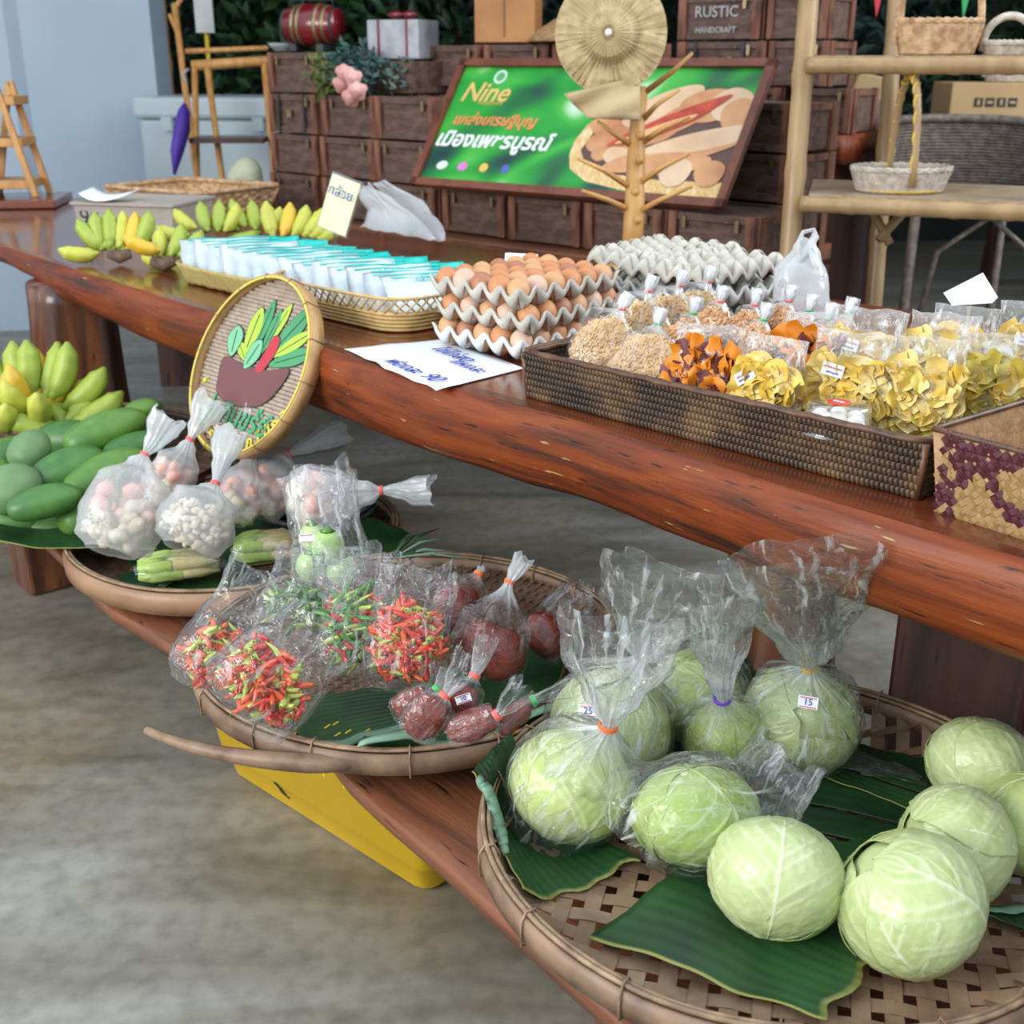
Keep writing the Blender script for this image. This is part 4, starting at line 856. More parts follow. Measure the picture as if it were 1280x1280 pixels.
egg_tray('empty upturned egg tray behind the full egg stack', (ec2.x-.06, ec2.y+.14, TH+.006+.10), RZ2+R_(12), m_pulp, False, k=1)
egg_tray('flat egg tray under the rear upturned one', (ec2.x-.06, ec2.y+.14, TH+.006+.045), RZ2+R_(9), m_pulp, True, k=0)
# paper with handwriting under the trays
pc = [G(430, 438, TH).xy, G(545, 490, TH).xy, G(655, 462, TH).xy, G(560, 425, TH).xy]
pp = thing('price_paper', 'white paper with blue handwriting lying under the egg trays over the table edge', 'paper', (*((pc[0]+pc[2])/2), TH+.002))
rows = []
for i in range(21):
    row = []
    for j in range(13):
        a = pc[0].lerp(pc[1], i/20).lerp(pc[3].lerp(pc[2], i/20), j/12)
        jj = .010*nz((i*.35, 0, 2), 1)*(1-j/12)
        row.append(V((a.x-.7*jj, a.y-.7*jj, TH+.0025+.003*abs(nz((i*.2, j*.3, 0), 1))*(j < 8))))
    rows.append(row)
MB().sheet(rows).build('sheet', M['white'], pp, world=True, solid=.0005)
Lp = pp.location; dx = V((pc[1]-pc[0]).to_3d()).normalized(); dy = Z.cross(dx)
for (u, v), tx, sz in (((505, 458), 'ฟองละ', .045), ((566, 443), 'ไข่ไก่สด', .045), ((540, 472), '90', .05), ((585, 458), 'แผงละ', .04)):
    text(tx, sz, M['ink'], pp, G(u, v, TH+.006)-Lp, dx, dy, 'handwriting', .001, shear=.25)
# acrylic card stand behind the eggs
def cardstand(label, u, v, h, z, W, Hh, card, cat='sign', rz=0, lines=()):
    p = D(u, v, z); p.z = h; t = thing('card_stand', label, cat, p, rz)
    MB().box((0, 0, Hh*.5+.012), (W, .004, Hh+.02), rx=R_(-10)).build('acrylic_holder', M['acrylic'], t, smooth=False)
    MB().box((0, -.0035, Hh*.46), (W*.94, .0012, Hh*.86), rx=R_(-10)).build('card', card, t, smooth=False)
    MB().box((0, -.01, .002), (W, .06, .004)).build('foot', M['acrylic'], t, smooth=False)
    for k, (tx, sz, zz) in enumerate(lines): text(tx, sz, M['ink'], t, (0, -.006-(zz-Hh*.46)*-.17, zz), (1, 0, 0), (0, .17, .98), 'lettering', .001)
    return t
cardstand('small clear acrylic stand holding a white card behind the egg stack', 650, 330, TH, 2.62, .075, .115, M['white'], rz=R_(-18), lines=(('ไข่', .022, .07), ('100', .02, .045)))
# pale yellow sign on a clear clip
t = thing('price_sign', 'pale yellow price card in a clear frame tilted on a small clear stand', 'sign', G(418, 312, TH), R_(-30))
b0 = D(425, 256, 3.15)-t.location; q = Matrix.Rotation(R_(30), 3, 'Z'); b0 = q @ b0
MB().box(b0, (.10, .006, .15), ry=R_(15), rx=R_(-12)).build('clear_frame', M['acrylic'], t, smooth=False)
MB().box(b0+V((0, -.004, 0)), (.092, .002, .14), ry=R_(15), rx=R_(-12)).build('card', M['pale_yellow'], t, smooth=False)
text('กล้วย', .036, M['ink'], t, b0+V((.01, -.0065, .03)), (cos(R_(15)), 0, -sin(R_(15))), (.25, .2, .96), 'lettering', .002)
text('35', .038, M['redink'], t, b0+V((-.006, -.0065, -.035)), (cos(R_(15)), 0, -sin(R_(15))), (.25, .2, .96), 'lettering', .002)
MB().tube([(0, 0, 0), (0, 0, .03), b0+V((-.018, 0, -.07))], [.022, .006, .006], 8).build('stand', M['acrylic'], t)
# translucent sheet bag lying behind
p = G(478, 300, TH); t = thing('plastic_sheet_bag', 'crumpled translucent grey plastic bag lying behind the pale yellow sign', 'bag', (p.x, p.y, TH+.002))
m_ts = film('hazy_plastic_sheet', body=.6, base=.04, edge=.3, rough=.35, bs=25, bump=.4, crease=.05)
a, b, c_, d_ = D(450, 285, 3.6), D(545, 300, 3.3), D(470, 228, 3.6), D(455, 232, 3.65)
rows = [[a.lerp(b, i/14).lerp(d_.lerp(c_, i/14), (j/10))+noise.noise_vector(V((i*.5, j*.5, 1)))*.012+N*.02*sin(j*.5) for j in range(11)] for i in range(15)]
MB().sheet(rows).build('film', m_ts, t, world=True, solid=.002)
rows = [[a.lerp(b, i/14).lerp(d_.lerp(c_, i/14), (j/10))+noise.noise_vector(V((i*.5, j*.5, 9)))*.012+N*(.03+.06*sin(j*.3)) for j in range(11)] for i in range(15)]
MB().sheet(rows).build('film', m_ts, t, world=True, solid=.002)
# ---------------------------------------------------------------- packets with teal ends in two woven trays
p0 = G(262, 348, TH); p1 = G(478, 432, TH)
m_pk = pm('white_packet_print', (.60, .66, .70), (.50, .58, .62), 30, .35, .3, bs=60, coat=.2); m_teal = pm('teal_packet_print', (.02, .52, .46), (.01, .42, .38), 30, .3, .2, bs=60, coat=.3)
base = V((-.83, 3.03, TH)); nP = 14; Lrow = .82
for k in range(nP):
    a = k/(nP-1); cpos = base+S*(a*Lrow)+N*(.16+.0*a); t = thing('snack_packet', '', 'packet', (cpos.x, cpos.y, TH+.022+.004*(k % 2)), R_(-72+(k*37 % 9)-4))
    Wd, Hh, Tk = .27, .135, .010; g1 = []
    lean = R_(27+(k*13 % 8)); Rm = Matrix.Rotation(lean, 3, 'Y')
    rows = []
    for i in range(15):
        u = i/14; row = []
        for j in range(16):
            th = 2*pi*j/16; x = cos(th); z = sin(th); e = (1-abs(2*u-1)**4)
            pz = z*Tk*e*(.3+.7*(1-abs(x)**3))
            pt = V((x*Hh/2, (u-.5)*Wd, pz))+noise.noise_vector(V((x*2, u*5, k)))*.0045
            row.append(Rm @ V((pt.x, pt.y, pt.z))+V((0, 0, .042)))
        rows.append(row)
    MB().loft(rows[:11]).build('packet_body', m_pk, t)
    MB().loft([[q+V((0, .0005, 0)) for q in r] for r in rows[10:]]).build('teal_end', m_teal, t)['label'] = 'teal printed end of the packet'
    e0 = Rm @ V((-Hh/2+.004, 0, .001))+V((0, 0, .042))
    for s_ in (0, 1):
        ee = Rm @ V((-Hh/2+.003+s_*.016, 0, .0025+s_*.004))+V((0, 0, .042))
        MB().tube([ee+V((0, y, .002*sin(y*40+k))) for y in (-.115, -.06, 0, .05, .08)], .0017, 5).build('teal_edge_line', m_teal, t)
    if k % 3 == 1 or k > 10:
        ee = Rm @ V((-Hh/4, -.03, Tk+.002))+V((0, 0, .042))
        text('กล้วยฉาบ', .018, m_teal, t, ee, (0, 1, 0), Rm @ V((-1, 0, 0)), 'lettering', .001)
    t['label'] = ['leftmost white packet of the leaning row, nearest the bananas', None][0] if k == 0 else ('rightmost white packet of the row, lying nearest the eggs with green print' if k == nP-1 else f'white packet with a teal end, {("", "second", "third", "fourth", "fifth", "sixth", "seventh", "eighth", "ninth", "tenth", "eleventh", "twelfth", "thirteenth")[k]} from the left in the leaning row')
    t['group'] = 'white packets with teal ends in the woven trays'
# left tray: printed leaf-like woven tray with zigzag lower edge ; right tray: pale bamboo with lattice rim
m_yt = pm('yellow_tan_woven_palm', (.52, .43, .16), (.40, .32, .10), 70, .6, .5, bs=200)
def tray_wall(mb, pts, h0, h1, flare, zig=0, n=60, closed=True):
    P = [V((*p, 0)) for p in pts]; m = len(P); ctr = sum(P, V((0, 0, 0)))/m; rows = []
    for i in range(n+1):
        t_ = i/n*m; k = int(t_) % m; f = t_-int(t_); a = P[k]; b = P[(k+1) % m]; q = a.lerp(b, f)
        out = (q-ctr).normalized(); r = []
        for j in range(7):
            v = j/6; z = lerp(h0, h1, v)
            if zig and j == 0: z += zig*(1 if i % 2 else 0)
            r.append(q+out*flare*v+V((0, 0, z)))
        rows.append(r)
    mb.sheet(rows); return mb
def rrp(c, ax, ay, hx, hy, r, n=6):
    out = []
    for sx_, sy_, a0 in ((1, 1, 0), (-1, 1, pi/2), (-1, -1, pi), (1, -1, 3*pi/2)):
        for k in range(n):
            a = a0+pi/2*k/(n-1); q = V(c)+V(ax)*(sx_*(hx-r)+r*cos(a))+V(ay)*(sy_*(hy-r)+r*sin(a)); out.append((q.x, q.y))
    return out
cL = base+S*.16+N*.17; t = thing('woven_tray', 'yellow-tan woven palm tray with a saw-toothed lower edge holding the left packets', 'tray', (cL.x, cL.y, TH))
tray_wall(MB(), rrp(cL, S, N, .20, .15, .05), TH+.002, TH+.055, .028, zig=.006, n=150).build('wall', m_yt, t, world=True, solid=.003)
MB().loft([[V((x, y, z)) for x, y in rrp(cL, S, N, .20, .15, .05)] for z in (TH+.004, TH+.009)]).build('bottom', m_yt, t, world=True)
cR = base+S*.62+N*.16; t = thing('bamboo_tray', 'pale woven bamboo tray with an open lattice rim holding the right packets', 'tray', (cR.x, cR.y, TH))
pts = rrp(cR, S, N, .215, .155, .07, 10); tray_wall(MB(), pts, TH+.002, TH+.045, .016, n=120).build('wall', M['palegold'], t, world=True, solid=.003)
MB().loft([[V((x, y, z)) for x, y in pts] for z in (TH+.003, TH+.007)]).build('bottom', M['palegold'], t, world=True)
lat = MB(); P = [V((*p, 0)) for p in pts]; m_ = len(P); ctr = V((cR.x, cR.y, 0))
def onp(t_): k = int(t_) % m_; return P[k].lerp(P[(k+1) % m_], t_-int(t_))
peri = []
for k in range(400): q = onp(k/400*m_); peri.append(q+(q-ctr).normalized()*.016)
ds = [0]
for k in range(400): ds.append(ds[-1]+(peri[(k+1) % 400]-peri[k]).length)
def atd(d):
    d = d % ds[-1]
    for k in range(400):
        if ds[k+1] >= d: return peri[k].lerp(peri[(k+1) % 400], (d-ds[k])/(ds[k+1]-ds[k]+1e-9))
nl = 64
for k in range(nl):
    for sgn in (1, -1):
        d0 = ds[-1]*k/nl; pts_ = []
        for j in range(5): v = j/4; q = atd(d0+sgn*v*.032); pts_.append(q+(q-ctr).normalized()*(.012*v+.0015*sgn)+V((0, 0, TH+.043+.032*v)))
        lat.tube(pts_, .0022, 5)
lat.tube([atd(ds[-1]*k/120)+(atd(ds[-1]*k/120)-ctr).normalized()*.013+V((0, 0, TH+.075)) for k in range(120)], .0035, 6, wrap=True)
lat.build('lattice_rim', M['palegold'], t, world=True)['kind'] = 'stuff'
m = MB()
for r_ in range(5):
    m.tube([atd(ds[-1]*k/120)+(atd(ds[-1]*k/120)-ctr).normalized()*(-.014+.003*r_+.0008)+V((0, 0, TH+.006+.0085*r_)) for k in range(120)], .0042, 6, wrap=True)
o = m.build('weaver', M['palegold'], t, world=True); o['kind'] = 'stuff'
# ---------------------------------------------------------------- grey box, wicker tray, A-frame stand at the far end
p = G(150, 298, TH); t = thing('cardboard_box', 'greyish cardboard box with black handwritten letters beside the green bananas', 'box', p, R_(-14))
m_gb = pm('grey_brown_card', (.42, .38, .33), (.36, .32, .28), 8, .8)
MB().box((.03, .12, .052), (.33, .26, .10), tap=1.05).build('body', m_gb, t, smooth=False, bevel=.003)
MB().box((.03, .12, .108), (.36, .29, .008)).build('lid', m_gb, t, smooth=False)
text('9รู', .075, M['black'], t, (-.09, -.013, .062), (1, 0, 0), (0, .0, 1), 'handwriting', .002)
g = [[V((-.13+.17*i/14, .0+.09*j/4-.03*sin(i/14*pi), .118+.018*(abs(i/7-1))**2+.003*j)) for j in range(5)] for i in range(15)]
o = MB().sheet(g).build('paper_strip', M['white'], None, solid=.002, loc=p); o.rotation_euler.z = R_(-14)
tag(o, 'curled white paper lying on top of the grey cardboard box', 'paper')
# generic rectangular woven basket built of coils
def rect_basket(name, label, c, rz, LX, LY, h, flare, mat_, rows_n, st_p, r_=.5, tw=0, relief=.0022, rim=None, rimr=.007, cat='basket'):
    """upright stakes and horizontal weavers as real relief on four walls"""
    t = thing(name, label, cat, c, rz); hx, hy = LX/2, LY/2
    def wall(x0, y0, x1, y1, nx_, ny_):
        L = sqrt((x1-x0)**2+(y1-y0)**2); nu = int(L/st_p)*(6 if tw else 4); nv = rows_n*(6 if tw else 4); g = []
        for i in range(nu+1):
            row = []
            for j in range(nv+1):
                u, v = i/nu, j/nv
                cell = int(v*rows_n-1e-6)
                s1 = abs(sin(pi*v*rows_n))**.6; s2 = sin(pi*u*int(L/st_p)+(pi if cell % 2 else 0))
                d = relief*s1*(.35+.65*s2) if not tw else relief*abs(sin(pi*v*rows_n))**.22*(.0+1.0*abs(sin(pi*(u*int(L/st_p)+.45*(v*rows_n % 1)+.5*(cell % 2))))**1.1)
                e = flare*v
                x = lerp(x0, x1, u)*(1+e/hx)+nx_*d; y = lerp(y0, y1, u)*(1+e/hy)+ny_*d
                row.append(V((x, y, v*h)))
            g.append(row)
        return MB().sheet(g)
    for (x0, y0, x1, y1, a, b) in ((-hx, -hy, hx, -hy, 0, -1), (hx, -hy, hx, hy, 1, 0), (hx, hy, -hx, hy, 0, 1), (-hx, hy, -hx, -hy, -1, 0)):
        o = wall(x0, y0, x1, y1, a, b).build('woven_wall', mat_, t, solid=.004)
    MB().box((0, 0, .004), (LX, LY, .006)).build('bottom', mat_, t, smooth=False)
    f = flare; ex, ey = hx+f, hy+f
    P = []; nn = 120; per = [(-ex, -ey), (ex, -ey), (ex, ey), (-ex, ey)]
    for k in range(4):
        a, b = V((*per[k], h)), V((*per[(k+1) % 4], h))
        for i in range(1, 30): P.append(a.lerp(b, i/30))
    for q in (-1, 1):
        MB().tube([p_+V((0, 0, .002+q*.001)) + V((p_.x/abs(ex), p_.y/abs(ey), 0))*q*rimr*.5 + V((0, 0, .0012*sin(i*2.0+q))) for i, p_ in enumerate(P)], rimr*.72, 8, wrap=True).build('rim_coil', rim or mat_, t)
    for (x, y) in per:
        MB().tube([(x*(1-f/ex), y*(1-f/ey), 0), (x*(1-f/ex*.5), y*(1-f/ey*.5), h*.5), (x, y, h)], rimr*.8, 8).build('corner_coil', rim or mat_, t)
    return t
wf, wr = V((.03, 1.957, TH)), V((.524, 1.454, TH)); wc = (wf+wr)/2+N*.205
rect_basket('rattan_tray_basket', 'long dark brown rattan tray basket at the front of the table full of bagged snacks', (wc.x, wc.y, TH+.001), atan2(wr.y-wf.y, wr.x-wf.x), (wr-wf).length, .41, .076, .006, M['rattan'], 7, .0072, relief=.0042, tw=1, rim=M['rattan_rim'])
p = G(238, 262, TH); rect_basket('wicker_tray', 'light tan wicker tray with low sloping sides behind the banana bunches', G(243, 262, TH)+V((0, 0, .001)), R_(-33), .44, .34, .085, .03, M['wicker'], 7, .03, relief=.005, rimr=.011)
# A-frame stand on its dark plank
p = G(18, 262, TH); pl = thing('dark_plank', 'dark glossy plank lying on the far left end of the table', 'plank', p+V((-.10, .15, .002)), R_(8))
MB().box((-.10, 0, .016), (.66, .34, .030)).build('board', M['slab_top'], pl, smooth=False, bevel=.004)
sp = D(25, 250, 4.75); sz = TH+.034
st = thing('a_frame_stand', 'small honey-coloured wooden A-frame stand with three shelves of trinkets at the far left', 'stand', (sp.x-.12, sp.y, sz), R_(4)); st.scale = (.92, .92, .92)
for y in (-.10, .10):
    for s_, x0 in ((1, .12), (-1, .12)):
        MB().box((x0+s_*.055, y, .23), (.026, .02, .47), ry=R_(-s_*13)).build('leg', M['honey'], st, smooth=False, bevel=.003)
    MB().box((-.26+.0, y, .23), (.026, .02, .47), ry=R_(11)).build('leg', M['honey'], st, smooth=False, bevel=.003)
for z, w2 in ((.05, .32), (.22, .26), (.385, .20)):
    MB().box((-.02, 0, z), (.36+w2*.3, .20, .035)).build('shelf', M['honey'], st, smooth=False, bevel=.004)
    for k in range(3):
        q = thing('trinket', f'small pale knick-knack on the {"bottom" if z < .1 else "middle" if z < .3 else "top"} shelf of the A-frame stand', 'trinket', (st.location.x-.13+k*.075, st.location.y-.03, sz+z+.018)); q['group'] = 'knick-knacks on the '+("bottom" if z < .1 else "middle" if z < .3 else "top")+' shelf'
        MB().ell((0, 0, .018), (.028, .022, .018), 10, 7).build('stone', M['white'] if k % 2 == 0 else M['wicker'], q); MB().ell((.01, -.01, .036), (.012, .010, .009), 8, 5).build('knob', M['cane'], q)
# ---------------------------------------------------------------- driftwood hat stand
m_drift = pm('golden_driftwood', (.62, .36, .12), (.42, .21, .06), 9, .45, .4, bs=20, st=(1, 1, .5))
hp = D(790, 300, 3.22); hp.z = TH; t = thing('driftwood_hat_stand', 'golden driftwood branch stand with stubby twigs behind the egg trays', 'stand', hp)
def DL(u, v, z): return D(u, v, z)-t.location
MB().tube([(0, 0, 0), DL(793, 260, 3.22), DL(795, 200, 3.24), DL(797, 150, 3.25), DL(805, 110, 3.26)], [.029, .027, .025, .020, .012], 12).build('trunk', m_drift, t)
for a, b, c_ in (((803, 118, 3.26), (840, 90, 3.22), (866, 66, 3.2)), ((790, 182, 3.24), (765, 165, 3.2), (747, 152, 3.18)), ((786, 233, 3.22), (755, 213, 3.15), (722, 198, 3.12)), ((786, 262, 3.22), (760, 250, 3.16), (727, 238, 3.12)), ((800, 228, 3.22), (830, 208, 3.16), (862, 192, 3.12)), ((798, 265, 3.22), (825, 250, 3.17), (865, 233, 3.1)), ((800, 180, 3.24), (830, 160, 3.2), (862, 146, 3.16)), ((803, 150, 3.25), (822, 130, 3.2), (850, 112, 3.2))):
    MB().tube([DL(*a), DL(*b), DL(*c_)], [.009, .007, .0045], 8).build('twig', m_drift, t)
for u, v in ((800, 200), (794, 240), (797, 275), (800, 170)):
    MB().ell(DL(u, v, 3.20), (.012, .012, .012), 8, 6).build('knot', m_drift, t)
MB().lathe([(.09, 0), (.09, .012), (.05, .02)], 20, cap=True).build('base', m_drift, t)
m_straw = pm('pale_straw', (.56, .44, .24), (.40, .29, .14), 30, .7, .6, bs=60)
hc = D(763, 42, 3.12); t = thing('straw_hat', 'round pale straw hat with radiating ribs hung on the driftwood stand', 'hat', hc)
nrm = (tocam(hc)+V((-.1, 0, .05))).normalized(); e1 = Z.cross(nrm).normalized(); e2 = nrm.cross(e1)
rg = []
for r_, dz in ((.006, .045), (.03, .043), (.055, .034), (.066, .012), (.075, .004), (.11, .002), (.146, -.010)):
    rg.append([e1*(r_*cos(2*pi*j/96))+e2*(r_*1.03*sin(2*pi*j/96))+nrm*(dz+.0016*(j % 3 == 0)*(r_ > .02)+.003*sin(j*.5+r_*40)*(r_ > .1)) for j in range(96)])
MB().loft(list(reversed(rg)), cap=False).build('brim_and_crown', m_straw, t, smooth=False, solid=.002)
MB().ell(nrm*.05, (.009, .009, .009), 10, 7).build('button', M['white'], t)
rgm = MB()
for k in range(48):
    a = 2*pi*k/48; pts_ = [e1*cos(a)*r_+e2*sin(a)*r_*1.03+nrm*(dz+.002) for r_, dz in ((.012, .045), (.053, .035), (.066, .014), (.077, .005), (.143, -.008))]
    rgm.tube(pts_, [.0006, .0012, .0012, .0012, .0018], 5)
rgm.build('straw_ribs', m_straw, t)['kind'] = 'stuff'
hc = D(755, 128, 3.16); t = thing('cloth_hat', 'folded beige cloth hat hanging below the straw hat', 'hat', hc)
g = [[D(lerp(lerp(705, 800, i/12), lerp(735, 800, i/12), j/8), lerp(lerp(118, 95, i/12), lerp(148, 150, i/12), j/8), 3.16-.02*sin(i/12*pi)-.012*sin(j*.9+i*.4)) for j in range(9)] for i in range(13)]
MB().sheet(g).build('cloth', pm('beige_cloth', (.52, .40, .22), (.44, .33, .18), 20, .8, .3, bs=150), t, world=True, solid=.006)
# ---------------------------------------------------------------- snacks in the dark rattan basket
m_rice = pm('puffed_rice', (.72, .48, .22), (.52, .30, .11), 60, .55); m_pnut = pm('peanut_brittle', (.74, .45, .24), (.52, .26, .11), 60, .5)
WB = atan2(wr.y-wf.y, wr.x-wf.x); wS = V((cos(WB), sin(WB), 0)); wN = V((-sin(WB), cos(WB), 0))
def W(s, n, z): return V((wf.x, wf.y, TH))+wS*s+wN*n+Z*z        # basket frame: along its front edge, inward, up
rice_me = {}
def grains(m_, R, Tn, n, seed, sz):
    r0 = random.Random(seed); mb = MB(); mb.loft([[V((r_*cos(2*pi*j/28), y, r_*sin(2*pi*j/28))) for j in range(28)] for r_, y in ((R*.1, -Tn), (R*.85, -Tn), (R, -Tn*.4), (R, Tn*.4), (R*.85, Tn), (R*.1, Tn))])
    for k in range(n):
        a = r0.uniform(0, 2*pi); r_ = R*sqrt(r0.random()); side = -1 if r0.random() < .85 else 1
        y = side*Tn*(1 if r_ < R*.85 else .6); rot = Matrix.Rotation(r0.uniform(0, pi), 3, 'Y') @ Matrix.Rotation(r0.uniform(-.5, .5), 3, 'Z')
        mb.ell((r_*cos(a), y+r0.uniform(-.001, .001), r_*sin(a)), (sz*1.25, sz*.45, sz*.5), 5, 4, rot)
    me = mb.mesh('cracker'); me.materials.append(m_); me.polygons.foreach_set('use_smooth', [True]*len(me.polygons)); return me
rme = grains(m_rice, .061, .008, 950, 3, .0045); nme = grains(m_pnut, .030, .010, 90, 4, .0062)
bagme = {}
LF = []
def puff(label, pos, R, rz, tiltx, me_, seed, tie, grp=None, s_=1.0, bc='pinkred'):
    t = thing('bag_of_crackers', label, 'snack bag', pos, rz, grp)
    o = bpy.data.objects.new('puffed_cracker', me_); C.objects.link(o); o.parent = t; o.location = (0, 0, R+.004); o.rotation_euler = (tiltx, 0, 0)
    Rt = Matrix.Rotation(tiltx, 3, 'X'); up = Rt @ V((0, 0, 1))
    c0 = V((0, 0, R+.004)); tp = c0+up*(R*1.28)+V((tie, 0, 0)); tq = tp+up*.028+V((tie*.6, -.004, 0))
    key = (round(R, 3), tiltx, tie, seed % 3)
    if key not in bagme:
        mb = bagmesh([c0-up*R*1.08, c0-up*R*.85, c0, c0+up*R*.8, tp, tp+(tq-tp)*.6, tq], [R*.5, R*.92, R*1.1, R*.8, .006, .011, .011], [.3, .34, .34, .4, 1, .8, .7], [0, .01, .015, .08, .25, .2, .2], Rt @ V((0, -1, 0)), npl=8, nr=34, ns=40, crk=.002, seed=seed)
        bagme[key] = mb
        o = mb.build('film', M['clear'], t)
        mb2 = MB(); mb2.ell(tp+up*.010, (.008, .008, .013), 9, 6).ell(tp+up*.021+V((.003, 0, 0)), (.008, .007, .006), 9, 5); k2 = mb2.build('twisted_top', M['white'], t); bagme[(key, 'k')] = k2.data; bagme[(key, 'f')] = o.data
    else:
        o = bpy.data.objects.new('film', bagme[(key, 'f')]); C.objects.link(o); o.parent = t
        o = bpy.data.objects.new('twisted_top', bagme[(key, 'k')]); C.objects.link(o); o.parent = t
    mbb = MB(); mbb.tube([tp+V((.0068*cos(2*pi*j/10), .0068*sin(2*pi*j/10), 0)) for j in range(10)], .0018, 5, wrap=True); mbb.build('rubber_band', M['band_'+bc], t)
    return t
puff('round puffed-rice cracker bag at the left front corner of the rattan basket', W(.078, .100, .004), .062, WB+R_(26), R_(-24), rme, 1, .018)
puff('frontmost round puffed-rice cracker bag tied with green, beside the orange and purple chips', W(.190, .066, .002), .062, WB+R_(18), R_(-30), rme, 2, .004, bc='green')
for k, (s_, n_) in enumerate(((.055, .17), (.06, .25), (.07, .32))):
    puff(('puffed-rice cracker bag directly behind the left corner one', 'puffed-rice cracker bag third in the left column', 'puffed-rice cracker bag farthest back in the left column by the upturned trays')[k], W(s_+.015, n_+.02, .02), .062, WB+R_(26), R_(-20), rme, 4, .012, grp='cracker bags behind the left front corner')
for k, (s_, n_, b_) in enumerate(((.17, .20, 'green'), (.15, .30, 'pinkred'), (.22, .30, 'pinkred'), (.28, .24, 'green'), (.30, .34, 'green'), (.24, .37, 'pinkred'), (.35, .38, 'green'), (.36, .30, 'green'))):
    puff(('nut cluster bag tied green just behind the frontmost rice cracker', 'nut cluster bag tied red behind the third rice cracker', 'nut cluster bag tied red in the middle of the back group', 'nut cluster bag tied green behind the orange and purple chips', 'nut cluster bag tied green in front of the carrier bag', 'nut cluster bag tied red nearest the upturned egg trays', 'nut cluster bag tied green, farthest right at the back', 'nut cluster bag tied green just left of the rear orange chips')[k], W(s_, n_, .062+.004*(k % 3)), .032, WB+R_(20-k*4), R_(-14), nme, 5, .006, grp='nut cluster bags at the back of the rattan basket', bc=b_)
# chips
def chip_mesh(w_, l_, curl, th=.0012, seed=0, n=9):
    r0 = random.Random(seed); g = []
    for i in range(n+4):
        u = i/(n+3)-.5; row = []
        for j in range(6):
            v = j/5-.5; wv = 1-abs(2*u)**4*.35
            a = curl*u*2.2
            row.append(V((v*w_*wv+.004*sin(u*7+seed), l_*sin(a)/max(.1, curl*2.2), l_*(1-cos(a))/max(.1, curl*2.2)+.07*w_*sin(u*8+v*4+seed)+.09*w_*cos(v*5+seed))))
        g.append(row)
    return MB().sheet(g)
m_chip = [pm('yellow_chip', (.84, .60, .12), (.72, .46, .06), 12, .45, .1, coat=.15), pm('pale_yellow_chip', (.86, .68, .26), (.76, .56, .16), 12, .45, .1, coat=.15), pm('orange_chip', (.86, .30, .02), (.72, .22, .015), 12, .4, .1, coat=.2), pm('purple_chip', (.20, .055, .05), (.11, .03, .04), 20, .45, .3, bs=60, coat=.15), pm('greenish_yellow_chip', (.66, .56, .12), (.56, .44, .06), 12, .45, .1, coat=.15)]
chips = {}
for mi in range(5):
    for q in range(3):
        mb = chip_mesh((.032, .028, .024)[q], (.058, .046, .066)[q], (.5, .9, .35)[q], seed=mi*3+q); me = mb.mesh('chip'); me.materials.append(m_chip[mi]); me.polygons.foreach_set('use_smooth', [True]*len(me.polygons)); chips[mi, q] = me
